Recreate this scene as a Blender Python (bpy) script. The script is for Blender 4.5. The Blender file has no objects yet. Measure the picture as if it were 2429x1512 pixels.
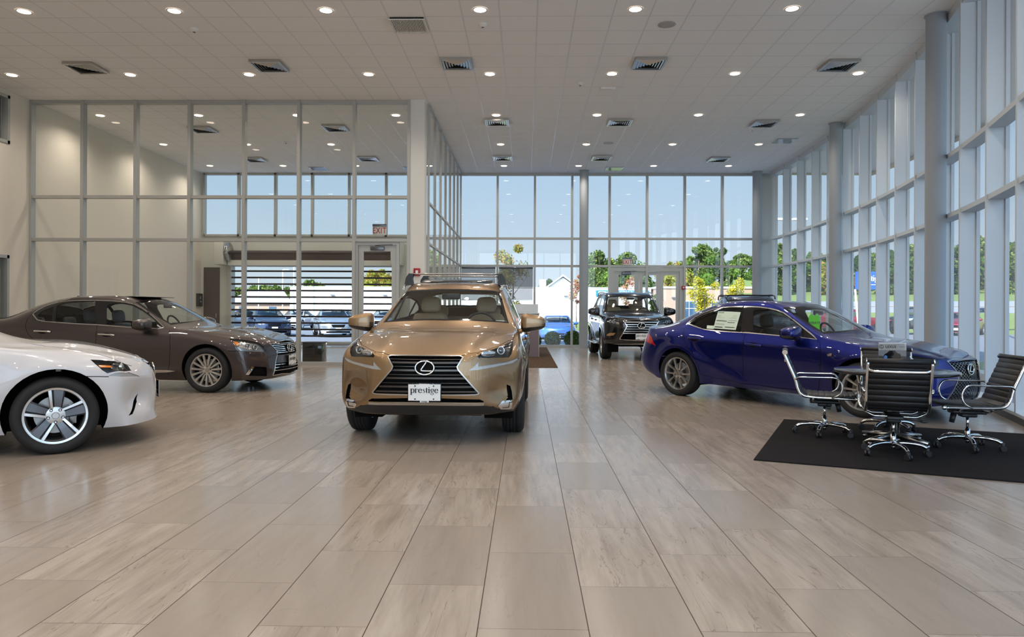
# Car showroom: five cars on a tiled floor, glass walls, swivel chairs round a table
LAMP_W, SUN_E, SKY_E, EXPOSURE = 98.0, 8.0, .80, 0.34
import bpy, bmesh, math, random
from mathutils import Vector, Matrix, geometry, interpolate
from mathutils.bvhtree import BVHTree
R = math.radians
SC = bpy.context.scene
COL = SC.collection

# ---------------------------------------------------------------- objects
def link(name, me, mat=None, parent=None, loc=None, rot=None):
    o = bpy.data.objects.new(name, me)
    COL.objects.link(o)
    if mat is not None and me is not None:
        for m in (mat if isinstance(mat, (list, tuple)) else [mat]):
            me.materials.append(m)
    if parent is not None:
        o.parent = parent
    if loc is not None: o.location = loc
    if rot is not None: o.rotation_euler = rot
    return o

def tag(o, label=None, cat=None, group=None, kind=None):
    if label: o['label'] = label
    if cat: o['category'] = cat
    if group: o['group'] = group
    if kind: o['kind'] = kind
    return o

def empty(name, loc=(0, 0, 0), rz=0.0, label=None, cat=None, group=None):
    o = bpy.data.objects.new(name, None)
    o.empty_display_size = 0.1
    COL.objects.link(o)
    o.location = loc
    o.rotation_euler = (0, 0, rz)
    return tag(o, label, cat, group)

def copy_tree(o, parent=None):
    c = o.copy()
    COL.objects.link(c)
    c.parent = parent
    for ch in list(o.children):
        copy_tree(ch, c)
    return c

# ---------------------------------------------------------------- mesh builder
class MB:
    """collects shapes into one bmesh"""
    def __init__(s):
        s.bm = bmesh.new()
        s.mi = 0
    def _tagf(s, fs, smooth=False):
        for f in fs:
            f.material_index = s.mi
            f.smooth = smooth
    def box(s, x0, x1, y0, y1, z0, z1, bev=0.0, seg=2, mtx=None):
        vs = [s.bm.verts.new(p) for p in ((x0,y0,z0),(x1,y0,z0),(x1,y1,z0),(x0,y1,z0),(x0,y0,z1),(x1,y0,z1),(x1,y1,z1),(x0,y1,z1))]
        fs = [s.bm.faces.new([vs[i] for i in q]) for q in ((3,2,1,0),(4,5,6,7),(0,1,5,4),(1,2,6,5),(2,3,7,6),(3,0,4,7))]
        s._tagf(fs)
        if bev > 0:
            es = list({e for f in fs for e in f.edges})
            r = bmesh.ops.bevel(s.bm, geom=es, offset=bev, segments=seg, affect='EDGES', profile=0.5)
            allv = set(v for f in r['faces'] for v in f.verts) | {v for v in vs if v.is_valid}
            fs2 = {f for v in allv for f in v.link_faces}
            s._tagf(fs2, True)
            vs = list(allv)
        if mtx is not None:
            for v in {v for v in vs if v.is_valid}: v.co = mtx @ v.co
        return s
    def cyl(s, p0, p1, r0, r1=None, n=16, caps=True, smooth=True):
        p0, p1 = Vector(p0), Vector(p1)
        r1 = r0 if r1 is None else r1
        d = (p1 - p0).normalized()
        a = d.orthogonal().normalized(); b = d.cross(a)
        A, B = [], []
        for k in range(n):
            t = 2*math.pi*k/n
            u = a*math.cos(t) + b*math.sin(t)
            A.append(s.bm.verts.new(p0+u*r0)); B.append(s.bm.verts.new(p1+u*r1))
        fs = [s.bm.faces.new((A[k], A[(k+1)%n], B[(k+1)%n], B[k])) for k in range(n)]
        s._tagf(fs, smooth)
        if caps:
            s._tagf([s.bm.faces.new(list(reversed(A))), s.bm.faces.new(B)])
        return s
    def tube(s, pts, r, n=8, closed=False, flat=None):
        """sweep a circle (or flat=(w,h) ellipse) along points"""
        pts = [Vector(p) for p in pts]
        m = len(pts)
        rings = []
        up = None
        for i, p in enumerate(pts):
            if closed:
                t = (pts[(i+1)%m] - pts[i-1]).normalized()
            else:
                t = (pts[min(i+1,m-1)] - pts[max(i-1,0)]).normalized()
            if up is None:
                up = t.orthogonal().normalized() if abs(t.z) > .95 else (Vector((0,0,1)) - t*t.z).normalized()
            else:
                up = (up - t*up.dot(t))
                up = up.normalized() if up.length > 1e-6 else t.orthogonal().normalized()
            sd = t.cross(up)
            rr = r[i] if isinstance(r, (list, tuple)) else r
            ring = []
            for k in range(n):
                a = 2*math.pi*k/n
                if flat: q = sd*(math.cos(a)*flat[0]) + up*(math.sin(a)*flat[1])
                else: q = (sd*math.cos(a) + up*math.sin(a))*rr
                ring.append(s.bm.verts.new(p+q))
            rings.append(ring)
        fs = []
        for i in range(m if closed else m-1):
            A, B = rings[i], rings[(i+1)%m]
            for k in range(n):
                fs.append(s.bm.faces.new((A[k], A[(k+1)%n], B[(k+1)%n], B[k])))
        s._tagf(fs, True)
        if not closed:
            s._tagf([s.bm.faces.new(list(reversed(rings[0]))), s.bm.faces.new(rings[-1])])
        return s
    def lathe(s, prof, n=48, axis='z', c=(0,0,0), smooth=True, closed=False):
        """revolve (r, h) profile"""
        c = Vector(c)
        def P(r, h, a):
            ca, sa = math.cos(a)*r, math.sin(a)*r
            return c + (Vector((ca, sa, h)) if axis == 'z' else Vector((ca, h, sa)) if axis == 'y' else Vector((h, ca, sa)))
        rings = []
        for r, h in prof:
            if r < 1e-6: rings.append([s.bm.verts.new(P(0, h, 0))])
            else: rings.append([s.bm.verts.new(P(r, h, 2*math.pi*k/n)) for k in range(n)])
        fs = []
        seq = list(zip(rings, rings[1:]))
        if closed: seq.append((rings[-1], rings[0]))
        for A, B in seq:
            for k in range(n):
                k2 = (k+1) % n
                if len(A) == 1 and len(B) == 1: continue
                if len(A) == 1: fs.append(s.bm.faces.new((A[0], B[k2], B[k])))
                elif len(B) == 1: fs.append(s.bm.faces.new((A[k], A[k2], B[0])))
                else: fs.append(s.bm.faces.new((A[k], A[k2], B[k2], B[k])))
        s._tagf(fs, smooth)
        return s
    def prism(s, pts, vec, smooth=False):
        """extrude a flat polygon along vec"""
        vec = Vector(vec)
        A = [s.bm.verts.new(Vector(p)) for p in pts]
        B = [s.bm.verts.new(Vector(p)+vec) for p in pts]
        n = len(pts)
        fs = [s.bm.faces.new(list(reversed(A))), s.bm.faces.new(B)]
        fs += [s.bm.faces.new((A[k], A[(k+1)%n], B[(k+1)%n], B[k])) for k in range(n)]
        s._tagf(fs, smooth)
        return s
    def quad(s, *pts):
        s._tagf([s.bm.faces.new([s.bm.verts.new(Vector(p)) for p in pts])])
        return s
    def grid(s, P, smooth=True):
        V = [[s.bm.verts.new(Vector(p)) for p in row] for row in P]
        fs = []
        for i in range(len(V)-1):
            for j in range(len(V[0])-1):
                fs.append(s.bm.faces.new((V[i][j], V[i][j+1], V[i+1][j+1], V[i+1][j])))
        s._tagf(fs, smooth)
        return s
    def ico(s, c, r, sub=1, sc=(1,1,1), jit=0.0, rng=None):
        res = bmesh.ops.create_icosphere(s.bm, subdivisions=sub, radius=1.0)
        for v in res['verts']:
            k = 1.0 + (rng.uniform(-jit, jit) if rng else 0)
            v.co = Vector((c[0]+v.co.x*r*sc[0]*k, c[1]+v.co.y*r*sc[1]*k, c[2]+v.co.z*r*sc[2]*k))
        s._tagf({f for v in res['verts'] for f in v.link_faces}, True)
        return s
    def mesh(s, name, recalc=True, auto=None):
        if recalc: bmesh.ops.recalc_face_normals(s.bm, faces=s.bm.faces[:])
        me = bpy.data.meshes.new(name)
        s.bm.to_mesh(me); s.bm.free()
        if auto is not None:
            for p in me.polygons: p.use_smooth = True
            me.set_sharp_from_angle(angle=R(auto))
        return me
    def build(s, name, mat, parent=None, loc=None, rot=None, recalc=True, auto=None):
        return link(name, s.mesh(name, recalc, auto), mat, parent, loc, rot)

def smooth_path(pts, n=6, closed=False):
    pts = [Vector(p) for p in pts]
    m = len(pts); out = []
    rng = range(m if closed else m-1)
    for i in rng:
        p1, p2 = pts[i], pts[(i+1)%m]
        p0 = pts[i-1] if (closed or i > 0) else p1*2-p2
        p3 = pts[(i+2)%m] if (closed or i+2 < m) else p2*2-p1
        for k in range(n):
            t = k/n
            out.append(0.5*((2*p1)+(p2-p0)*t+(2*p0-5*p1+4*p2-p3)*t*t+(3*p1-p0-3*p2+p3)*t**3))
    if not closed: out.append(pts[-1])
    return out

def round_path(pts, rad, n=5, closed=False):
    """polyline with rounded corners"""
    pts = [Vector(p) for p in pts]; m = len(pts); out = []
    for i, p in enumerate(pts):
        if not closed and i in (0, m-1):
            out.append(p); continue
        a, b = pts[i-1]-p, pts[(i+1)%m]-p
        r = min(rad, a.length*.49, b.length*.49)
        q0, q1 = p+a.normalized()*r, p+b.normalized()*r
        for k in range(n+1):
            t = k/n
            out.append(q0*(1-t)**2 + p*2*t*(1-t) + q1*t*t)
    return out

def text_mesh(txt, size, depth, align='CENTER', bold=0.0, space=1.0):
    cu = bpy.data.curves.new('lettering', 'FONT')
    cu.body = txt; cu.size = size; cu.extrude = depth; cu.align_x = align; cu.align_y = 'CENTER'
    cu.offset = bold; cu.space_character = space; cu.resolution_u = 3
    o = bpy.data.objects.new('lettering', cu)
    COL.objects.link(o)
    dg = bpy.context.evaluated_depsgraph_get()
    me = bpy.data.meshes.new_from_object(o.evaluated_get(dg))
    bpy.data.objects.remove(o); bpy.data.curves.remove(cu)
    me.materials.clear()
    return me

# slim serif lower-case glyphs (unit x-height) for the dealer plates: strokes (x0,y0,x1,y1,w) and arcs (cx,cy,rx,ry,a0,a1,w)
def _arc(cx, cy, rx, ry, a0, a1, thick, thin):
    out = []
    n = max(6, int(abs(a1-a0)/14))
    for k in range(n+1):
        a = R(a0+(a1-a0)*k/n)
        w = thin+(thick-thin)*abs(math.cos(a))**1.3
        out.append((cx+rx*math.cos(a), cy+ry*math.sin(a), w))
    return out
def serif_text(txt, xh, depth, parent_mb=None):
    mb = MB()
    TK, TN = .27, .075
    def bar(x0, y0, x1, y1): mb.box(ox+x0, ox+x1, y0, y1, 0, depth/xh)
    def stroke(pts):
        L, Rr = [], []
        for i, (x, y, w) in enumerate(pts):
            a = pts[max(i-1,0)]; b = pts[min(i+1,len(pts)-1)]
            t = Vector((b[0]-a[0], b[1]-a[1])).normalized(); nn = Vector((-t.y, t.x))*w/2
            L.append((ox+x+nn.x, y+nn.y)); Rr.append((ox+x-nn.x, y-nn.y))
        for i in range(len(pts)-1):
            mb.prism([(*L[i],0),(*L[i+1],0),(*Rr[i+1],0),(*Rr[i],0)], (0,0,depth/xh))
    def stem(x, y0, y1, sb=True, st=True, w=TK):
        bar(x-w/2, y0, x+w/2, y1)
        if sb: bar(x-w*1.05, y0, x+w*1.05, y0+.05)
        if st: bar(x-w*1.15, y1-.05, x+w/2, y1)
    ox = 0.0
    for ch in txt:
        if ch == 'p':
            stem(.22, -.45, 1.0); stroke(_arc(.52,.5,.34,.47,-140,140,TK,TN)); adv = 1.02
        elif ch == 'r':
            stem(.2, 0, 1.0); stroke(_arc(.46,.66,.24,.3,160,40,TN+.03,TN)); mb.lathe([(0,0),(.09,0),(.09,depth/xh),(0,depth/xh)], n=10, c=(ox+.64,.82,0)); adv = .76
        elif ch == 'e':
            stroke(_arc(.46,.5,.34,.47,15,330,TK,TN)); bar(.14,.52,.78,.58); stroke([(.79,.55,.09),(.74,.75,.12),(.6,.93,.09)]); adv = .92
        elif ch == 's':
            stroke([(.6,.75,.07),(.55,.92,.07),(.36,.97,.08),(.2,.82,.13),(.28,.62,.18),(.5,.42,.19),(.58,.2,.13),(.4,.03,.08),(.18,.07,.07),(.12,.27,.07)]); adv = .74
        elif ch == 't':
            stroke([(.24,1.28,.08),(.24,1.0,TK),(.24,.2,TK),(.32,.04,.12),(.5,.1,.06)]); bar(.05,.93,.5,1.0); adv = .58
        elif ch == 'i':
            stem(.22, 0, 1.0); mb.lathe([(0,0),(.12,0),(.12,depth/xh),(0,depth/xh)], n=12, c=(ox+.22,1.32,0)); adv = .5
        elif ch == 'g':
            stroke(_arc(.42,.64,.27,.33,0,360,TK*.85,TN)); stroke([(.24,.36,.08),(.16,.2,.1),(.3,.07,.12),(.6,.02,.14),(.76,-.12,.13),(.68,-.33,.09),(.4,-.42,.08),(.12,-.33,.1),(.1,-.16,.09),(.24,-.02,.07)]); stroke([(.62,.86,.06),(.74,.98,.09),(.84,.95,.12)]); adv = .9
        else: adv = .4
        ox += adv
    me = mb.mesh('lettering')
    me.transform(Matrix.Translation((-ox*xh/2, -.2*xh, 0)) @ Matrix.Scale(xh, 4))
    return me, ox*xh
# ================================================================ camera
def make_camera():
    cd = bpy.data.cameras.new('camera')
    cd.sensor_width = 36.0; cd.sensor_fit = 'HORIZONTAL'
    cd.lens = 1700.0*36/2429
    cd.shift_y = -19.0/2429
    cd.clip_start = .05; cd.clip_end = 600
    o = bpy.data.objects.new('camera', cd); COL.objects.link(o)
    yaw = math.atan((1248-1214.5)/1700)
    o.matrix_world = Matrix.Translation((0, 0, 1.282)) @ Matrix.Rotation(yaw, 4, 'Z') @ Matrix.Rotation(R(90), 4, 'X') @ Matrix.Rotation(.0045, 4, 'Z')
    SC.camera = o
    return o
make_camera()
# ================================================================ materials
class NT:
    """tiny node-tree writer"""
    def __init__(s, name):
        s.m = bpy.data.materials.new(name); s.m.use_nodes = True
        s.t = s.m.node_tree; s.N = s.t.nodes; s.N.clear()
        s.out = s.N.new('ShaderNodeOutputMaterial')
    def n(s, kind, **kw):
        nd = s.N.new('ShaderNode'+kind)
        for k, v in kw.items():
            if hasattr(nd, k) and not k in nd.inputs: setattr(nd, k, v)
        return nd
    def l(s, a, b): s.t.links.new(a, b)
    def math(s, op, a, b=None, c=None, clamp=False):
        nd = s.N.new('ShaderNodeMath'); nd.operation = op; nd.use_clamp = clamp
        for i, v in enumerate((a, b, c)):
            if v is None: continue
            if isinstance(v, (int, float)): nd.inputs[i].default_value = v
            else: s.l(v, nd.inputs[i])
        return nd.outputs[0]
    def mix(s, fac, a, b, blend='MIX'):
        nd = s.N.new('ShaderNodeMix'); nd.data_type = 'RGBA'; nd.blend_type = blend
        for i, v in ((0, fac), (6, a), (7, b)):
            if isinstance(v, (int, float)): nd.inputs[i].default_value = v
            elif isinstance(v, (tuple, list)): nd.inputs[i].default_value = (*v[:3], 1)
            else: s.l(v, nd.inputs[i])
        return nd.outputs[2]
    def principled(s, **kw):
        b = s.N.new('ShaderNodeBsdfPrincipled')
        s.l(b.outputs[0], s.out.inputs[0])
        for k, v in kw.items():
            i = b.inputs[k]
            if isinstance(v, (int, float)): i.default_value = v
            elif isinstance(v, (tuple, list)): i.default_value = (*v[:3], 1) if len(i.default_value) == 4 else v
            else: s.l(v, i)
        return b

def srgb(r, g, b):
    f = lambda c: (c/255/12.92) if c <= 10 else ((c/255+.055)/1.055)**2.4
    return (f(r), f(g), f(b))

def solid(name, c, rough=.5, metal=0.0, spec=.5, coat=0.0, coat_rough=.03, noise=0.0, nscale=60.0, bump=0.0):
    t = NT(name)
    kw = {'Roughness': rough, 'Metallic': metal, 'Specular IOR Level': spec, 'Coat Weight': coat, 'Coat Roughness': coat_rough}
    if noise or bump:
        co = t.n('TexCoord'); nz = t.n('TexNoise'); nz.inputs['Scale'].default_value = nscale; nz.inputs['Detail'].default_value = 3
        t.l(co.outputs['Object'], nz.inputs['Vector'])
        f = t.math('MULTIPLY_ADD', nz.outputs[0], noise*2, 1-noise)
        kw['Base Color'] = t.mix(1.0, c, f, 'MULTIPLY') if noise else c
        if bump:
            bp = t.n('Bump'); bp.inputs['Strength'].default_value = bump; bp.inputs['Distance'].default_value = .002
            t.l(nz.outputs[0], bp.inputs['Height']); kw['Normal'] = bp.outputs[0]
    else: kw['Base Color'] = c
    t.principled(**kw)
    return t.m

def paint(name, c, flake=.25, metal=.75, rough=.42):
    """metallic car paint under clear coat"""
    t = NT(name)
    co = t.n('TexCoord'); v = t.n('TexVoronoi'); v.inputs['Scale'].default_value = 900
    t.l(co.outputs['Object'], v.inputs['Vector'])
    f = t.math('MULTIPLY_ADD', v.outputs['Color'], flake*2, 1-flake)
    col_ = t.mix(1.0, c, f, 'MULTIPLY')
    t.principled(**{'Base Color': col_, 'Metallic': metal, 'Roughness': rough, 'Coat Weight': 1.0, 'Coat Roughness': .02, 'Coat IOR': 1.5})
    return t.m

def pane(name, tint=(1, 1, 1), base=.045, rough=0.0, gloss=1.0):
    """thin sheet of glass: clear transmission and a mirror share that grows towards grazing view"""
    t = NT(name)
    lw = t.n('LayerWeight'); lw.inputs[0].default_value = .5
    p = t.math('POWER', lw.outputs['Facing'], 4.5)
    f = t.math('MULTIPLY_ADD', p, (1-base)*gloss, base, clamp=True)
    tr = t.n('BsdfTransparent'); tr.inputs[0].default_value = (*tint, 1)
    gl = t.n('BsdfGlossy'); gl.inputs['Roughness'].default_value = rough; gl.inputs[0].default_value = (1, 1, 1, 1)
    mx = t.n('MixShader'); t.l(f, mx.inputs[0]); t.l(tr.outputs[0], mx.inputs[1]); t.l(gl.outputs[0], mx.inputs[2])
    t.l(mx.outputs[0], t.out.inputs[0])
    return t.m

def glow(name, c, strength):
    t = NT(name)
    e = t.n('Emission'); e.inputs[0].default_value = (*c, 1); e.inputs[1].default_value = strength
    t.l(e.outputs[0], t.out.inputs[0])
    return t.m

M = {}
M['chrome'] = solid('chrome', (.78, .78, .78), .06, 1.0)
M['satin_metal'] = solid('satin_metal', (.55, .54, .52), .25, 1.0)
M['alloy'] = solid('alloy_silver', (.62, .61, .59), .22, .9)
M['alloy_dark'] = solid('alloy_grey', (.13, .14, .16), .3, .7, coat=.6)
M['machined'] = solid('machined_alloy', (.80, .80, .80), .14, 1.0)
M['rubber'] = solid('tyre_rubber', (.012, .012, .012), .75, bump=.3, nscale=300)
M['plastic'] = solid('black_plastic', (.018, .018, .019), .45)
M['gloss_black'] = solid('gloss_black', (.008, .008, .009), .08, coat=.5)
M['gap'] = solid('panel_gap', (.004, .004, .004), .8, spec=.1)
M['glass'] = pane('clear_car_glass', (.86, .90, .88))
M['glass_dark'] = pane('privacy_glass', (.42, .45, .45), .05)
M['lens'] = pane('lamp_lens', (.95, .96, .96), .05)
M['mirror'] = solid('mirror_glass', (.85, .87, .88), .02, 1.0)
M['lamp_chrome'] = solid('lamp_reflector', (.72, .73, .75), .12, 1.0)
M['lamp_mid'] = solid('lamp_silver_housing', (.34, .33, .32), .22, .85)
M['lamp_dark'] = solid('lamp_housing', (.045, .045, .048), .25, .5)
M['drl'] = solid('daylight_lamp_lens', (.42, .42, .41), .2, .4, coat=1)
M['fog_amber'] = solid('muted_amber', (.42, .24, .10), .2, .3, coat=1)
M['amber'] = solid('amber_lens', (.85, .24, .02), .15, coat=1)
M['red'] = solid('red_lens', (.45, .006, .006), .12, coat=1)
M['bulb'] = pane('projector_glass', (.55, .6, .66), .25)
M['white_plate'] = solid('plate_white', (.80, .80, .78), .4)
M['black_ink'] = solid('black_ink', (.01, .01, .01), .5)
M['white_ink'] = solid('white_ink', (.85, .85, .85), .5)
M['paper'] = solid('paper', srgb(208, 224, 205), .6)
M['cream_leather'] = solid('cream_leather', srgb(196, 170, 138), .45, bump=.1, nscale=250)
M['grey_leather'] = solid('grey_leather', srgb(122, 126, 132), .45, bump=.1, nscale=250)
M['black_leather'] = solid('black_leather', (.008, .008, .009), .45, bump=.15, nscale=250)
M['beige_trim'] = solid('beige_trim', srgb(176, 160, 134), .7)
M['cabin_dark'] = solid('cabin_trim', (.025, .024, .023), .6)
M['disc'] = solid('brake_disc', (.35, .34, .33), .35, 1.0)
P_ = {}
P_['bronze'] = paint('bronze_paint', srgb(152, 124, 90), .2, .9, .38)
P_['blue'] = paint('blue_paint', (.0002, .0075, .15), .35, .85, .36)
P_['grey'] = paint('grey_brown_paint', srgb(72, 64, 63), .25, .8, .40)
P_['white'] = paint('pearl_white_paint', srgb(204, 203, 206), .03, .0, .30)
P_['black'] = paint('black_paint', srgb(14, 14, 18), .3, .4, .2)
P_['navy'] = paint('navy_paint', srgb(20, 30, 66), .3, .5, .25)
P_['silver'] = paint('silver_paint', srgb(176, 182, 190), .15, .7, .3)
P_['sky'] = paint('light_blue_paint', srgb(74, 116, 190), .2, .5, .3)
P_['red'] = paint('red_paint', srgb(150, 18, 34), .2, .4, .3)
# ================================================================ car body skin
import numpy as np

def ring_points(C):
    S = C['side']; fr = S.get('frac', (0, .2, .42, .66, .86, 1))
    ring = [list(map(Vector, col)) for col in C['front']]
    for k in range(8):
        col = []
        for r in range(6):
            z = S['z0'][k] + (S['z5'][k]-S['z0'][k])*fr[r]
            y = S['y5'][k] if r == 5 else S['yrow'][r]*S['ymul'][k]
            x = S['x'][k] + (S['lean'][k]*(fr[r]-.5) if 'lean' in S else 0)
            col.append(Vector((x, y, z)))
        ring.append(col)
    ring += [list(map(Vector, col)) for col in C['rear']]
    top = [[ring[3][5], ring[2][5], ring[1][5], ring[0][5]]]
    for k in range(8):
        top.append([ring[4+k][5]] + [Vector(p) for p in C['top'][k]])
    top.append([ring[12][5], ring[13][5], ring[14][5], ring[15][5]])
    return ring, top

def car_skin(C, levels=3):
    """dense smooth surface through the outline points of a car; returns verts, faces, normals (both halves)"""
    ring, top = ring_points(C)
    V, idx = [], {}
    def vid(p, s):
        if abs(p.y) < 1e-6: s = 1
        k = (round(p.x, 5), round(p.y*s, 5), round(p.z, 5))
        if k not in idx:
            idx[k] = len(V); V.append(Vector((p.x, p.y*s, p.z)))
        return idx[k]
    F, crease = [], []
    for s in (1, -1):
        for c in range(15):
            for r in range(5):
                q = [vid(ring[c][r], s), vid(ring[c+1][r], s), vid(ring[c+1][r+1], s), vid(ring[c][r+1], s)]
                F.append(q if s > 0 else q[::-1])
        for k in range(9):
            for l in range(3):
                q = [vid(top[k][l], s), vid(top[k+1][l], s), vid(top[k+1][l+1], s), vid(top[k][l+1], s)]
                F.append(q if s > 0 else q[::-1])
        for (a, b, w) in C.get('crease', ()):
            pa = ring[a[1]][a[2]] if a[0] == 'r' else top[a[1]][a[2]]
            pb = ring[b[1]][b[2]] if b[0] == 'r' else top[b[1]][b[2]]
            crease.append((vid(pa, s), vid(pb, s), w))
    target = [v.copy() for v in V]
    cage = [v.copy() for v in V]
    def evaluate(lv):
        me = bpy.data.meshes.new('skin_tmp')
        me.from_pydata([tuple(v) for v in cage], [], F)
        ed = {tuple(sorted(e.vertices)): e.index for e in me.edges}
        at = me.attributes.new('crease_edge', 'FLOAT', 'EDGE')
        for a, b, w in crease:
            e = ed.get(tuple(sorted((a, b))))
            if e is not None: at.data[e].value = w
        o = bpy.data.objects.new('skin_tmp', me); COL.objects.link(o)
        m = o.modifiers.new('s', 'SUBSURF'); m.levels = lv; m.render_levels = lv; m.use_limit_surface = True
        m.boundary_smooth = 'PRESERVE_CORNERS'
        dg = bpy.context.evaluated_depsgraph_get(); dg.update()
        e = o.evaluated_get(dg); m2 = e.to_mesh()
        vs = [v.co.copy() for v in m2.vertices]; fs = [list(p.vertices) for p in m2.polygons]
        e.to_mesh_clear(); bpy.data.objects.remove(o); bpy.data.meshes.remove(me)
        return vs, fs
    for it in range(3):
        vs, fs = evaluate(1)
        for i in range(len(cage)):
            cage[i] += (target[i]-vs[i])*.85
    vs, fs = evaluate(levels)
    sc = C.get('sculpt')
    if sc:
        out = []
        for v in vs:
            s = 1 if v.y >= 0 else -1
            w = Vector((v.x, abs(v.y), v.z))
            for f in sc: w = f(w)
            out.append(Vector((w.x, s*w.y, w.z)))
        vs = out
    bm = bmesh.new()
    bv = [bm.verts.new(v) for v in vs]
    for f in fs: bm.faces.new([bv[i] for i in f])
    bm.normal_update()
    bm.verts.ensure_lookup_table()
    # outward?
    hi = max(bm.faces, key=lambda f: f.calc_center_median().z)
    flip = hi.normal.z < 0
    if flip:
        for f in bm.faces: f.normal_flip()
        bm.normal_update()
        fs = [f[::-1] for f in fs]
    ns = [v.normal.copy() for v in bm.verts]
    bm.free()
    return vs, fs, ns

def bump(cx, cz, rad, amp, wid, ymin=.45):
    """flare: lip that swells around a wheel opening"""
    def f(w):
        if w.y < ymin: return w
        d = math.hypot(w.x-cx, w.z-cz)
        return Vector((w.x, w.y+amp*math.exp(-((d-rad)/wid)**2)*min(1, (w.y-ymin)/.2), w.z))
    return f

def groove(x0, z0, x1, z1, amp, wid, ymin=.6):
    """raised or hollow crease line along the flank (side view)"""
    def f(w):
        if w.y < ymin: return w
        dx, dz = x1-x0, z1-z0; L2 = dx*dx+dz*dz
        t = ((w.x-x0)*dx+(w.z-z0)*dz)/L2
        tc = min(1, max(0, t))
        d = math.hypot(w.x-x0-dx*tc, w.z-z0-dz*tc)
        return Vector((w.x, w.y+amp*math.exp(-(d/wid)**2), w.z))
    return f

def hood_edge(ya, yb, amp):
    """bonnet crease: the panel drops outside a line running from the screen corner to the grille corner"""
    def f(w):
        if w.x < -.45 or w.x > .95 or w.z < .6: return w
        t = min(1, max(0, (w.x+.4)/1.2)); yl = ya+(yb-ya)*t
        d = abs(w.y)-yl
        k = min(1, max(0, (w.x+.45)/.2))*min(1, max(0, (.95-w.x)/.25))
        e = amp*math.exp(-(d/.045)**2) if d > 0 else amp*math.exp(-(d/.16)**2)
        return Vector((w.x, w.y, w.z+e*k))
    return f

def push(cx, cy, cz, rx, ry, rz, d):
    """soft local push by vector d"""
    d = Vector(d)
    def f(w):
        q = ((w.x-cx)/rx)**2+((w.y-cy)/ry)**2+((w.z-cz)/rz)**2
        return w+d*math.exp(-q) if q < 8 else w
    return f

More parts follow.
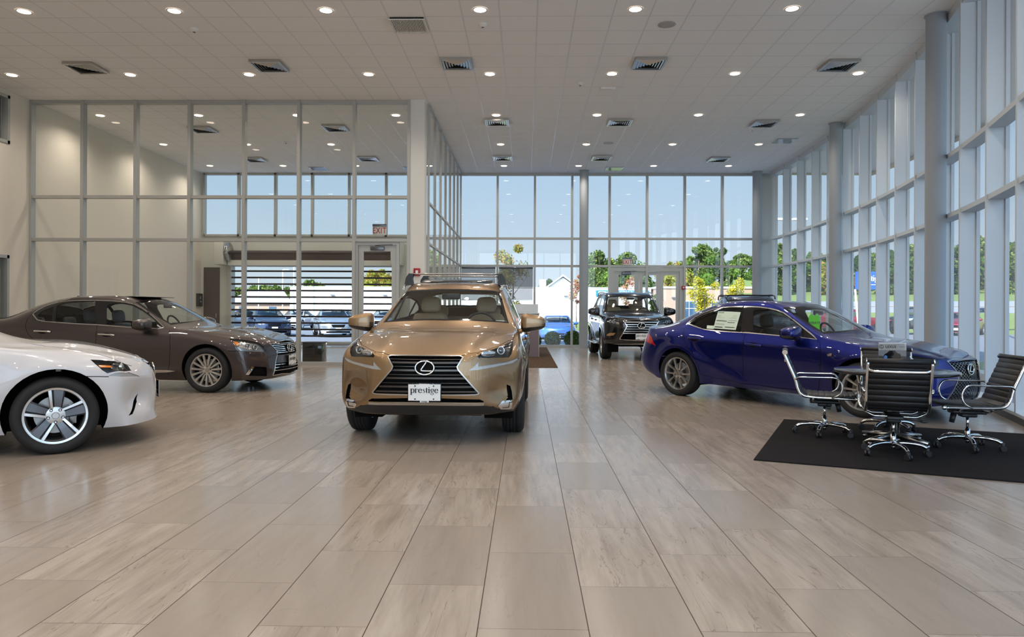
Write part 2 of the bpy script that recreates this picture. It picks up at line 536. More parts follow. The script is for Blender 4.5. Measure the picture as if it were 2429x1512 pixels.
class Skin:
    def __init__(s, C, levels=3):
        vs, fs, ns = car_skin(C, levels)
        s.vs, s.ns, s.fs = vs, ns, fs
        s.bvh = BVHTree.FromPolygons([tuple(v) for v in vs], fs)
        s.polys = []
        for f in fs:
            p = [vs[i] for i in f]
            if sum(v.y for v in p)/len(p) > 0:
                s.polys.append([Vector((v.x, max(0.0, v.y), v.z)) for v in p])
        s._index()
    def _index(s):
        s.cen = np.array([tuple(sum(p, Vector())/len(p)) for p in s.polys])
        nn = []
        for p in s.polys:
            n = Vector()
            for i in range(len(p)): n += (p[i]-p[0]).cross(p[(i+1) % len(p)]-p[0])
            nn.append(tuple(n.normalized() if n.length > 0 else Vector((0, 1, 0))))
        s.nor = np.array(nn)
        s.rad = np.array([max((Vector(c)-v).length for v in p) for c, p in zip(s.cen, s.polys)])
    def normal(s, p):
        loc, n, i, d = s.bvh.find_nearest(p)
        f = s.fs[i]
        w = interpolate.poly_3d_calc([s.vs[k] for k in f], loc)
        r = Vector()
        for a, k in zip(w, f): r += s.ns[k]*a
        return r.normalized()
    def near(s, p):
        return s.bvh.find_nearest(Vector(p))[0]
    def hit(s, o, d):
        return s.bvh.ray_cast(Vector(o), Vector(d))[0]
    def cut(s, loop, depth=.22, facing=.05, convex=False, axis=None, keep=False):
        """take the part of the skin inside the outline `loop` (3-D points near the skin) out of it"""
        L = [Vector(p) for p in loop]
        if axis is None:
            n = Vector()
            for i in range(len(L)): n += (L[i]-L[0]).cross(L[(i+1) % len(L)]-L[0])
            n.normalize()
            c = sum(L, Vector())/len(L)
            if n.dot(s.normal(s.near(c))) < 0: n = -n
        else:
            n = Vector(axis).normalized()
        c = sum(L, Vector())/len(L)
        u = n.cross(Vector((0, 0, 1)))
        u = u.normalized() if u.length > .2 else n.cross(Vector((1, 0, 0))).normalized()
        v = n.cross(u)
        P2 = [Vector(((p-c).dot(u), (p-c).dot(v))) for p in L]
        if convex: tris = [P2]
        else:
            T = geometry.tessellate_polygon([[Vector((p.x, p.y, 0)) for p in P2]])
            tris = [[P2[i] for i in t] for t in T]
        fix = []
        for t in tris:
            ar = sum(t[i].x*t[(i+1) % len(t)].y-t[(i+1) % len(t)].x*t[i].y for i in range(len(t)))
            if abs(ar) < 1e-9: continue
            fix.append(t if ar > 0 else t[::-1])
        tris = fix
        cn, un, vn, nn = (np.array(tuple(q)) for q in (c, u, v, n))
        rel = s.cen-cn
        U, Vv, D = rel@un, rel@vn, rel@nn
        x0, x1 = min(p.x for p in P2), max(p.x for p in P2)
        y0, y1 = min(p.y for p in P2), max(p.y for p in P2)
        m = (U+s.rad > x0) & (U-s.rad < x1) & (Vv+s.rad > y0) & (Vv-s.rad < y1) & (np.abs(D) < depth) & (s.nor@nn > facing)
        ids = np.nonzero(m)[0]
        if len(ids) == 0: return []
        inside = []; rest = []
        for i in ids:
            work = [[(q, Vector(((q-c).dot(u), (q-c).dot(v)))) for q in s.polys[i]]]
            for t in tris:
                tb = (min(p.x for p in t), max(p.x for p in t), min(p.y for p in t), max(p.y for p in t))
                nw = []
                for poly in work:
                    if max(q[1].x for q in poly) < tb[0] or min(q[1].x for q in poly) > tb[1] or max(q[1].y for q in poly) < tb[2] or min(q[1].y for q in poly) > tb[3]:
                        nw.append(poly); continue
                    cur = poly; outs = []
                    for k in range(len(t)):
                        a, b = t[k], t[(k+1) % len(t)]
                        e = b-a; ln = e.length
                        if ln < 1e-9: continue
                        dist = [(e.x*(q[1].y-a.y)-e.y*(q[1].x-a.x))/ln for q in cur]
                        if max(dist) <= 1e-6: outs.append(cur); cur = []; break
                        if min(dist) >= -1e-6: continue
                        I, O = [], []
                        m_ = len(cur)
                        for j in range(m_):
                            qa, qb, da, db = cur[j], cur[(j+1) % m_], dist[j], dist[(j+1) % m_]
                            if da >= 0: I.append(qa)
                            if da <= 0: O.append(qa)
                            if (da > 1e-7 and db < -1e-7) or (da < -1e-7 and db > 1e-7):
                                w = da/(da-db)
                                qm = (qa[0].lerp(qb[0], w), qa[1].lerp(qb[1], w))
                                I.append(qm); O.append(qm)
                        if len(O) >= 3: outs.append(O)
                        cur = I
                        if len(cur) < 3: cur = []; break
                    if cur:
                        inside.append([q[0] for q in cur]); nw += outs
                    else: nw.append(poly)
                work = nw
            rest += [[q[0] for q in p] for p in work]
        if not keep:
            ids = set(int(i) for i in ids)
            s.polys = [p for i, p in enumerate(s.polys) if i not in ids]+rest
            s._index()
        return inside
    def strip(s, line, w, **kw):
        """take a thin band of width w along a polyline"""
        out = []
        L = [Vector(p) for p in line]
        for a, b in zip(L, L[1:]):
            n = s.normal(s.near((a+b)/2)); t = (b-a).normalized(); sd = n.cross(t).normalized()*w/2
            a2, b2 = a-t*w*.4, b+t*w*.4
            out += s.cut([a2-sd, b2-sd, b2+sd, a2+sd], convex=True, **kw)
        return out
    def mesh(s, name, polys, off=0.0, rim=0.0, side=1, both=False, slots=None, rim_slot=1, taper=0.0):
        """mesh from skin pieces; side -1 mirrors, both joins the two halves; rim: depth of walls along the border"""
        V, N, idx, F, M = [], [], {}, [], []
        def vid(p):
            k = (round(p.x, 5), round(p.y, 5), round(p.z, 5))
            if k not in idx:
                n = s.normal(p)
                idx[k] = len(V); V.append(p+n*off); N.append(n)
            return idx[k]
        for sg in ((1, -1) if both else (side,)):
            for j, p in enumerate(polys):
                f = []
                for q in (p if sg > 0 else p[::-1]):
                    i = vid(Vector((q.x, sg*q.y, q.z)))
                    if not f or (f[-1] != i): f.append(i)
                if len(f) > 1 and f[0] == f[-1]: f.pop()
                if len(set(f)) >= 3 and len(set(f)) == len(f):
                    F.append(f); M.append(slots[j] if slots else 0)
        if rim:
            cnt = {}
            for f in F:
                for a, b in zip(f, f[1:]+f[:1]):
                    cnt[(a, b)] = cnt.get((a, b), 0)+1
            for (a, b) in list(cnt):
                if (b, a) in cnt: continue
                if both and abs(V[a].y) < 1e-4 and abs(V[b].y) < 1e-4: continue
                A, B = V[a], V[b]
                A2, B2 = A-N[a]*rim, B-N[b]*rim
                n = (B-A).cross(A2-A)
                if n.length < 1e-12: continue
                n = -n.normalized()
                k = len(V); V += [A, B, B2, A2]; N += [n]*4
                F.append([k+1, k, k+3, k+2]); M.append(rim_slot)
        me = bpy.data.meshes.new(name)
        me.from_pydata([tuple(v) for v in V], [], F)
        for p, m in zip(me.polygons, M):
            p.material_index = m; p.use_smooth = True
        if len(V): me.normals_split_custom_set_from_vertices([tuple(n) for n in N])
        return me
# ================================================================ outlines of the cars (metres; x forward from the front axle, y left, z up)
def col(y, *xz): return [(x, y if not isinstance(y, (list, tuple)) else y[i], z) for i, (x, z) in enumerate(xz)]

CARS = {}
CARS['crossover'] = dict(wb=2.66, tyre=.365, rim=.235, track=.80, tw=.225,
  front=[
    col(0, (.84,.285),(.915,.40),(.955,.52),(.968,.68),(.95,.80),(.895,.868)),
    col((.34,.34,.34,.30,.31,.34), (.825,.285),(.90,.395),(.935,.52),(.945,.68),(.925,.80),(.87,.872)),
    col((.60,.62,.60,.56,.56,.58), (.77,.285),(.845,.385),(.865,.52),(.87,.68),(.855,.79),(.79,.892)),
    col((.79,.835,.83,.81,.795,.76), (.62,.295),(.69,.38),(.68,.52),(.67,.68),(.64,.80),(.55,.925))],
  side=dict(x=[.48,0,-.52,-1.15,-1.75,-2.25,-2.80,-3.2],
    z0=[.28,.25,.23,.22,.22,.23,.27,.33], z5=[.955,1.02,1.065,1.085,1.10,1.115,1.13,1.13],
    yrow=[.82,.885,.91,.915,.90], ymul=[.985,1,.98,.985,.99,.985,1,.97], y5=[.775,.81,.835,.845,.845,.84,.83,.79]),
  top=[[(.46,.60,.965),(.50,.33,.985),(.51,0,.99)], [(0,.65,1.045),(.02,.35,1.068),(.03,0,1.075)],
    [(-.53,.765,1.10),(-.44,.42,1.128),(-.39,0,1.135)], [(-1.27,.60,1.515),(-1.17,.32,1.55),(-1.14,0,1.56)],
    [(-1.78,.615,1.59),(-1.75,.33,1.625),(-1.75,0,1.635)], [(-2.35,.60,1.58),(-2.35,.32,1.62),(-2.35,0,1.632)],
    [(-2.95,.56,1.51),(-3.0,.30,1.56),(-3.02,0,1.57)], [(-3.24,.62,1.30),(-3.36,.33,1.31),(-3.40,0,1.31)]],
  rear=[
    col((.78,.82,.83,.82,.79,.70), (-3.25,.33),(-3.38,.42),(-3.44,.55),(-3.44,.75),(-3.42,.95),(-3.40,1.13)),
    col((.58,.6,.6,.6,.57,.52), (-3.45,.33),(-3.56,.42),(-3.62,.55),(-3.60,.75),(-3.57,.95),(-3.52,1.13)),
    col(.3, (-3.5,.33),(-3.60,.42),(-3.66,.55),(-3.65,.75),(-3.62,.95),(-3.57,1.13)),
    col(0, (-3.52,.33),(-3.61,.42),(-3.67,.55),(-3.66,.75),(-3.63,.95),(-3.58,1.13))],
  crease=[(('r',c,3),('r',c+1,3),.45) for c in (1,2,3)]+[(('r',c,5),('r',c+1,5),.35) for c in (0,1,2)]+[(('t',k,1),('t',k+1,1),.3) for k in (3,4,5,6)],
  sculpt=[hood_edge(.60,.40,.014), push(.80,.70,.50,.22,.15,.12,(-.045,-.015,0)), bump(0,.365,.42,.022,.09), bump(-2.66,.365,.42,.025,.09), groove(-.5,.62,-2.2,.42,-.03,.12), groove(-.3,.82,-2.9,.96,.012,.06)])

CARS['sport_sedan'] = dict(wb=2.80, tyre=.335, rim=.245, track=.79, tw=.235,
  front=[
    col(0, (.80,.20),(.855,.30),(.88,.45),(.88,.58),(.855,.66),(.79,.725)),
    col((.32,.32,.31,.29,.29,.30), (.78,.20),(.835,.30),(.855,.45),(.85,.58),(.825,.67),(.755,.74)),
    col((.60,.60,.59,.57,.57,.57), (.70,.19),(.75,.29),(.76,.44),(.75,.58),(.72,.69),(.65,.768)),
    col((.80,.82,.82,.80,.785,.75), (.52,.19),(.57,.29),(.565,.44),(.55,.60),(.53,.71),(.47,.80))],
  side=dict(x=[.42,0,-.50,-1.10,-1.65,-2.2,-2.8,-3.2],
    z0=[.19,.19,.19,.20,.20,.21,.22,.23], z5=[.81,.87,.935,.955,.975,1.0,1.04,1.02],
    yrow=[.79,.855,.885,.895,.88], ymul=[.985,1,.98,.98,.98,.985,1.01,.975], y5=[.76,.79,.80,.815,.82,.81,.785,.755]),
  top=[[(.40,.57,.83),(.43,.30,.848),(.44,0,.853)], [(0,.62,.898),(.02,.32,.924),(.03,0,.93)],
    [(-.55,.735,.965),(-.44,.42,.998),(-.39,0,1.005)], [(-1.27,.60,1.335),(-1.17,.32,1.372),(-1.14,0,1.382)],
    [(-1.72,.615,1.395),(-1.70,.32,1.422),(-1.70,0,1.43)], [(-2.28,.60,1.365),(-2.32,.31,1.40),(-2.34,0,1.41)],
    [(-2.80,.61,1.175),(-2.93,.32,1.245),(-2.97,0,1.255)], [(-3.22,.655,1.045),(-3.32,.34,1.08),(-3.35,0,1.088)]],
  rear=[
    col((.78,.82,.83,.82,.80,.73), (-3.30,.25),(-3.44,.34),(-3.53,.47),(-3.54,.63),(-3.49,.82),(-3.45,.995)),
    col((.58,.6,.6,.58,.57,.54), (-3.56,.26),(-3.66,.34),(-3.73,.48),(-3.73,.63),(-3.67,.84),(-3.64,1.035)),
    col(.28, (-3.61,.26),(-3.71,.34),(-3.78,.48),(-3.77,.63),(-3.71,.84),(-3.69,1.05)),
    col(0, (-3.63,.26),(-3.72,.34),(-3.79,.48),(-3.785,.63),(-3.72,.84),(-3.70,1.055))],
  crease=[(('r',c,5),('r',c+1,5),.55) for c in (11,12,13,14)]+[(('t',k,1),('t',k+1,1),.3) for k in (3,4,5)]+[(('r',c,5),('r',c+1,5),.3) for c in (5,6,7,8,9)],
  sculpt=[hood_edge(.58,.34,.012), bump(0,.335,.40,.018,.08), bump(-2.80,.335,.41,.030,.09), groove(-.55,.80,-2.35,.86,.012,.05), groove(-.6,.42,-1.9,.50,-.022,.13), groove(-.4,.26,-1.8,.27,.012,.05), groove(-1.7,.28,-2.45,.60,.02,.06)])

CARS['luxury_sedan'] = dict(wb=2.97, tyre=.345, rim=.250, track=.815, tw=.235,
  front=[
    col(0, (.95,.20),(1.0,.29),(.985,.45),(.96,.60),(.93,.70),(.865,.775)),
    col((.32,.32,.32,.32,.32,.32), (.92,.20),(.97,.29),(.955,.44),(.93,.60),(.90,.71),(.83,.785)),
    col((.62,.62,.61,.60,.60,.60), (.82,.19),(.86,.28),(.845,.44),(.82,.60),(.785,.72),(.71,.812)),
    col((.84,.86,.86,.845,.82,.775), (.57,.19),(.62,.28),(.63,.44),(.61,.62),(.58,.74),(.50,.85))],
  side=dict(x=[.44,0,-.55,-1.2,-1.8,-2.4,-2.97,-3.45],
    z0=[.18,.18,.18,.19,.20,.20,.21,.22], z5=[.87,.925,.968,.998,1.022,1.048,1.09,1.08],
    yrow=[.83,.885,.92,.935,.915], ymul=[.985,.995,.985,.99,.995,.99,.995,.97], y5=[.785,.82,.835,.848,.852,.845,.81,.77]),
  top=[[(.42,.60,.895),(.45,.32,.918),(.46,0,.923)], [(0,.66,.96),(.03,.34,.987),(.04,0,.992)],
    [(-.64,.765,1.0),(-.50,.43,1.042),(-.44,0,1.052)], [(-1.36,.62,1.39),(-1.25,.33,1.43),(-1.22,0,1.442)],
    [(-1.90,.63,1.445),(-1.88,.33,1.475),(-1.88,0,1.483)], [(-2.5,.62,1.415),(-2.54,.32,1.45),(-2.56,0,1.46)],
    [(-3.05,.63,1.24),(-3.18,.33,1.315),(-3.22,0,1.33)], [(-3.5,.66,1.10),(-3.6,.35,1.14),(-3.63,0,1.148)]],
  rear=[
    col((.80,.84,.85,.84,.82,.75), (-3.60,.25),(-3.74,.34),(-3.80,.47),(-3.80,.65),(-3.77,.85),(-3.75,1.06)),
    col((.60,.6,.6,.6,.58,.55), (-3.86,.26),(-3.96,.34),(-4.02,.48),(-4.02,.65),(-3.97,.86),(-3.95,1.09)),
    col(.3, (-3.92,.26),(-4.02,.34),(-4.08,.48),(-4.07,.65),(-4.03,.86),(-4.01,1.10)),
    col(0, (-3.94,.26),(-4.03,.34),(-4.09,.48),(-4.085,.65),(-4.04,.86),(-4.02,1.105))],
  crease=[(('t',k,1),('t',k+1,1),.3) for k in (3,4,5)]+[(('r',c,5),('r',c+1,5),.3) for c in (5,6,7,8,9)],
  sculpt=[hood_edge(.60,.36,.014), bump(0,.345,.42,.012,.08), bump(-2.97,.345,.42,.012,.08), groove(-.6,.88,-3.0,.93,.008,.06), groove(-.5,.33,-2.4,.33,.02,.05)])

CARS['midsize_sedan'] = dict(wb=2.85, tyre=.338, rim=.245, track=.80, tw=.235,
  front=[
    col(0, (.885,.21),(.865,.30),(.885,.45),(.87,.60),(.845,.69),(.77,.755)),
    col((.32,.32,.31,.30,.30,.30), (.87,.21),(.85,.30),(.865,.44),(.85,.60),(.825,.695),(.75,.765)),
    col((.60,.62,.60,.58,.57,.56), (.79,.205),(.765,.30),(.755,.44),(.755,.60),(.72,.71),(.64,.79)),
    col((.84,.835,.82,.82,.80,.755), (.575,.20),(.57,.30),(.555,.45),(.57,.62),(.53,.72),(.45,.825))],
  side=dict(x=[.42,0,-.52,-1.15,-1.7,-2.3,-2.85,-3.3],
    z0=[.19,.19,.19,.20,.20,.21,.22,.23], z5=[.84,.895,.945,.965,.985,1.01,1.05,1.04],
    yrow=[.80,.86,.895,.91,.895], ymul=[.985,1.0,.985,.985,.985,.985,1,.97], y5=[.765,.80,.82,.83,.83,.825,.80,.76]),
  top=[[(.40,.58,.865),(.43,.31,.885),(.44,0,.89)], [(0,.63,.935),(.03,.33,.965),(.04,0,.97)],
    [(-.58,.75,.975),(-.46,.42,1.02),(-.41,0,1.03)], [(-1.29,.61,1.36),(-1.19,.32,1.40),(-1.16,0,1.41)],
    [(-1.78,.62,1.42),(-1.76,.32,1.445),(-1.76,0,1.455)], [(-2.38,.605,1.39),(-2.42,.31,1.425),(-2.44,0,1.435)],
    [(-2.9,.62,1.21),(-3.03,.32,1.28),(-3.07,0,1.29)], [(-3.32,.655,1.075),(-3.42,.34,1.11),(-3.45,0,1.118)]],
  rear=[
    col((.78,.82,.83,.82,.80,.73), (-3.42,.25),(-3.56,.34),(-3.64,.47),(-3.65,.63),(-3.6,.82),(-3.57,1.02)),
    col((.58,.6,.6,.58,.57,.54), (-3.68,.26),(-3.78,.34),(-3.85,.48),(-3.85,.63),(-3.79,.84),(-3.76,1.06)),
    col(.28, (-3.73,.26),(-3.83,.34),(-3.9,.48),(-3.89,.63),(-3.83,.84),(-3.81,1.075)),
    col(0, (-3.75,.26),(-3.84,.34),(-3.91,.48),(-3.905,.63),(-3.84,.84),(-3.82,1.08))],
  crease=[(('t',k,1),('t',k+1,1),.3) for k in (3,4,5)]+[(('r',c,3),('r',c+1,3),.3) for c in (1,2,3)],
  sculpt=[hood_edge(.60,.34,.014), bump(0,.338,.43,.022,.07), bump(-2.85,.338,.42,.02,.08), groove(-.5,.40,-2.2,.48,-.02,.12), push(.70,.70,.44,.14,.16,.11,(-.06,-.04,0))])

CARS['off_roader'] = dict(wb=2.79, tyre=.385, rim=.245, track=.80, tw=.265,
  front=[
    col(0, (.80,.42),(.87,.52),(.905,.64),(.92,.80),(.91,1.0),(.845,1.095)),
    col((.34,.34,.33,.32,.32,.34), (.79,.42),(.855,.52),(.885,.64),(.90,.80),(.89,1.0),(.825,1.10)),
    col((.62,.62,.61,.60,.60,.60), (.74,.42),(.80,.51),(.82,.64),(.83,.80),(.815,1.0),(.75,1.11)),
    col((.82,.86,.86,.84,.83,.79), (.56,.44),(.64,.52),(.65,.64),(.65,.82),(.63,1.0),(.56,1.12))],
  side=dict(x=[.48,0,-.50,-1.1,-1.7,-2.3,-2.85,-3.3],
    z0=[.42,.40,.36,.34,.34,.36,.42,.46], z5=[1.13,1.165,1.185,1.20,1.21,1.22,1.23,1.23],
    yrow=[.86,.90,.915,.92,.91], ymul=[.99,1.01,.985,.98,.98,.985,1.01,.98], y5=[.80,.825,.835,.84,.84,.84,.835,.81]),
  top=[[(.46,.60,1.155),(.47,.33,1.165),(.47,0,1.16)], [(0,.65,1.20),(0,.35,1.205),(0,0,1.195)],
    [(-.52,.765,1.215),(-.44,.42,1.235),(-.40,0,1.24)], [(-1.12,.655,1.69),(-1.02,.34,1.735),(-.99,0,1.745)],
    [(-1.7,.665,1.77),(-1.7,.34,1.81),(-1.7,0,1.82)], [(-2.4,.655,1.775),(-2.4,.34,1.815),(-2.4,0,1.825)],
    [(-3.1,.63,1.735),(-3.15,.32,1.775),(-3.17,0,1.785)], [(-3.42,.69,1.42),(-3.52,.35,1.42),(-3.54,0,1.42)]],
  rear=[
    col((.82,.85,.86,.85,.83,.77), (-3.45,.46),(-3.55,.55),(-3.58,.68),(-3.58,.85),(-3.56,1.05),(-3.52,1.23)),
    col((.6,.62,.62,.61,.6,.56), (-3.58,.46),(-3.66,.55),(-3.69,.68),(-3.68,.85),(-3.66,1.05),(-3.62,1.23)),
    col(.3, (-3.6,.46),(-3.68,.55),(-3.71,.68),(-3.70,.85),(-3.68,1.05),(-3.65,1.23)),
    col(0, (-3.61,.46),(-3.69,.55),(-3.72,.68),(-3.71,.85),(-3.69,1.05),(-3.66,1.23))],
  crease=[(('t',k,1),('t',k+1,1),.4) for k in (3,4,5,6)]+[(('r',c,5),('r',c+1,5),.4) for c in range(0,12)],
  sculpt=[hood_edge(.62,.52,.016), bump(0,.385,.46,.035,.09), bump(-2.79,.385,.46,.035,.09), groove(-.4,.95,-3.2,.98,.008,.05)])

# where each showroom car stands: front-axle centre and heading
POSE = dict(crossover=(-.93, 7.64, R(-91)), sport_sedan=(4.75, 9.32, R(-51)), luxury_sedan=(-4.85, 11.78, R(-2.5)),
            midsize_sedan=(-4.63, 6.96, R(34)), off_roader=(2.94, 19.33, R(-89)))
VIS = dict(crossover=1, sport_sedan=-1, luxury_sedan=-1, midsize_sedan=-1, off_roader=-1)
# outlines of lamps, grilles, windows and panel gaps, as points on the car skins
FEAT = {}
FEAT['crossover'] = {
  'hood_seam': [(0.917,-0.002,0.856),(0.903,0.344,0.855),(0.828,0.499,0.884),(0.755,0.57,0.904),(0.612,0.68,0.936),(0.272,0.8,0.983),(-0.034,0.811,1.023)],
  'headlight': [(0.875,0.488,0.845),(0.834,0.523,0.878),(0.738,0.616,0.904),(0.593,0.715,0.935),(0.293,0.804,0.977),(0.528,0.809,0.92),(0.595,0.8,0.857),(0.643,0.775,0.824),(0.717,0.698,0.825),(0.82,0.587,0.829),(0.873,0.503,0.831)],
  'daylight_lamp': [(0.924,0.408,0.716),(0.908,0.455,0.75),(0.88,0.505,0.8),(0.89,0.502,0.752),(0.814,0.622,0.767),(0.688,0.756,0.783),(0.579,0.86,0.814),(0.576,0.866,0.805),(0.644,0.814,0.771),(0.753,0.7,0.752),(0.82,0.622,0.738),(0.894,0.5,0.72)],
  'grille': [(0.927,-0.011,0.848),(0.91,0.316,0.849),(0.911,0.348,0.84),(0.939,0.296,0.752),(0.942,0.308,0.72),(0.898,0.497,0.501),(0.908,0.467,0.495),(0.946,0.143,0.494),(0.949,-0.006,0.493)],
  'slot': [(0.94,-0.007,0.459),(0.936,0.142,0.456),(0.887,0.512,0.442),(0.869,0.548,0.423),(0.867,0.548,0.412),(0.923,-0.009,0.416)],
  'skid': [(0.922,-0.01,0.414),(0.865,0.55,0.407),(0.859,0.547,0.383),(0.909,-0.012,0.389)],
  'lower': [(0.908,-0.012,0.387),(0.858,0.547,0.381),(0.807,0.646,0.363),(0.761,0.693,0.333),(0.659,0.793,0.317),(0.58,0.828,0.316),(0.496,0.82,0.282),(0.701,0.703,0.29),(0.84,-0.024,0.285)],
  'fog': [(0.792,0.678,0.371),(0.767,0.717,0.415),(0.707,0.806,0.418),(0.671,0.798,0.328),(0.757,0.702,0.335)],
  'fog_lens': [(0.776,0.706,0.374),(0.761,0.73,0.4),(0.725,0.785,0.401),(0.712,0.779,0.347),(0.755,0.72,0.346)],
  'vent': [(0.712,0.758,0.568),(0.689,0.793,0.551),(0.685,0.807,0.5),(0.699,0.815,0.419),(0.746,0.749,0.417),(0.721,0.773,0.447)],
  'projector': [(0.65,0.712,0.893)],
  'reflector': [(0.816,0.569,0.869)],
}
FEAT['sport_sedan'] = {
  'dlo': [(-2.749,0.737,1.093),(-2.668,0.655,1.189),(-2.518,0.616,1.267),(-2.344,0.612,1.318),(-2.174,0.627,1.345),(-1.929,0.647,1.359),(-1.707,0.644,1.358),(-1.545,0.634,1.352),(-1.406,0.63,1.333),(-1.291,0.629,1.31),(-1.172,0.638,1.269),(-1.014,0.679,1.184),(-0.831,0.735,1.075),(-0.679,0.78,0.986),(-0.601,0.814,0.926),(-0.784,0.815,0.935),(-1.084,0.817,0.951),(-1.541,0.819,0.975),(-1.66,0.819,0.98),(-1.907,0.819,0.985),(-2.166,0.816,0.992),(-2.371,0.808,1.009),(-2.555,0.782,1.049)],
  'rear_glass': [(-2.678,0.737,1.101),(-2.591,0.683,1.18),(-2.45,0.66,1.239),(-2.319,0.646,1.286),(-2.156,0.652,1.315),(-1.956,0.662,1.33),(-1.794,0.66,1.337),(-1.736,0.815,0.99),(-2.039,0.812,1.0),(-2.307,0.804,1.016),(-2.483,0.786,1.044)],
  'front_glass': [(-1.539,0.812,0.989),(-1.629,0.678,1.29),(-1.602,0.664,1.311),(-1.397,0.644,1.31),(-1.233,0.649,1.274),(-1.081,0.678,1.204),(-0.933,0.724,1.112),(-0.817,0.758,1.041),(-0.783,0.808,0.949),(-0.978,0.81,0.957),(-1.312,0.812,0.975)],
  'door_front_seam': [(-0.608,0.815,0.924),(-0.548,0.841,0.88),(-0.519,0.878,0.787),(-0.524,0.873,0.595),(-0.559,0.834,0.399),(-0.581,0.811,0.256)],
  'door_mid_seam': [(-1.656,0.82,0.976),(-1.656,0.874,0.859),(-1.666,0.868,0.627),(-1.689,0.833,0.274)],
  'door_rear_seam': [(-2.736,0.803,1.023),(-2.664,0.9,0.867),(-2.599,0.919,0.757),(-2.483,0.925,0.64),(-2.406,0.901,0.476),(-2.381,0.87,0.354)],
  'door_low_seam': [(-2.381,0.87,0.354),(-2.157,0.823,0.311),(-1.689,0.833,0.274),(-1.196,0.809,0.255),(-0.581,0.811,0.256)],
  'taillight': [(-3.599,0.649,0.931),(-3.517,0.723,0.938),(-3.34,0.843,0.867),(-3.232,0.875,0.739),(-3.336,0.864,0.766),(-3.586,0.724,0.802)],
  'reflector_rear': [(-3.65,0.731,0.461),(-3.597,0.764,0.411),(-3.591,0.759,0.397),(-3.606,0.765,0.43)],
  'diffuser': [(-3.602,0.765,0.423),(-3.58,0.752,0.373),(-3.432,0.714,0.262),(-3.174,0.802,0.229),(-3.175,0.802,0.229),(-3.524,0.715,0.302),(-3.577,0.748,0.365)],
  'handle_rear': [(-2.6,0.893,0.878),(-2.355,0.891,0.872)],
  'handle_front': [(-1.618,0.88,0.834),(-1.364,0.881,0.814)],
  'badge': [(-0.433,0.877,0.753),(-0.375,0.878,0.762),(-0.378,0.881,0.729),(-0.429,0.879,0.723)],
  'sticker': [(-2.226,0.664,1.283),(-1.821,0.694,1.273),(-1.828,0.803,1.02),(-2.214,0.795,1.034)],
  'sticker_strip': [(-2.343,0.771,1.076),(-2.215,0.776,1.073),(-2.204,0.8,1.024),(-2.332,0.797,1.029)],
  'grille_side': [(0.812,0.345,0.689),(0.771,0.472,0.684),(0.806,0.414,0.638),(0.837,0.349,0.579),(0.845,0.342,0.536),(0.835,0.394,0.505),(0.83,0.424,0.43),(0.817,0.44,0.321),(0.81,0.43,0.284)],
}
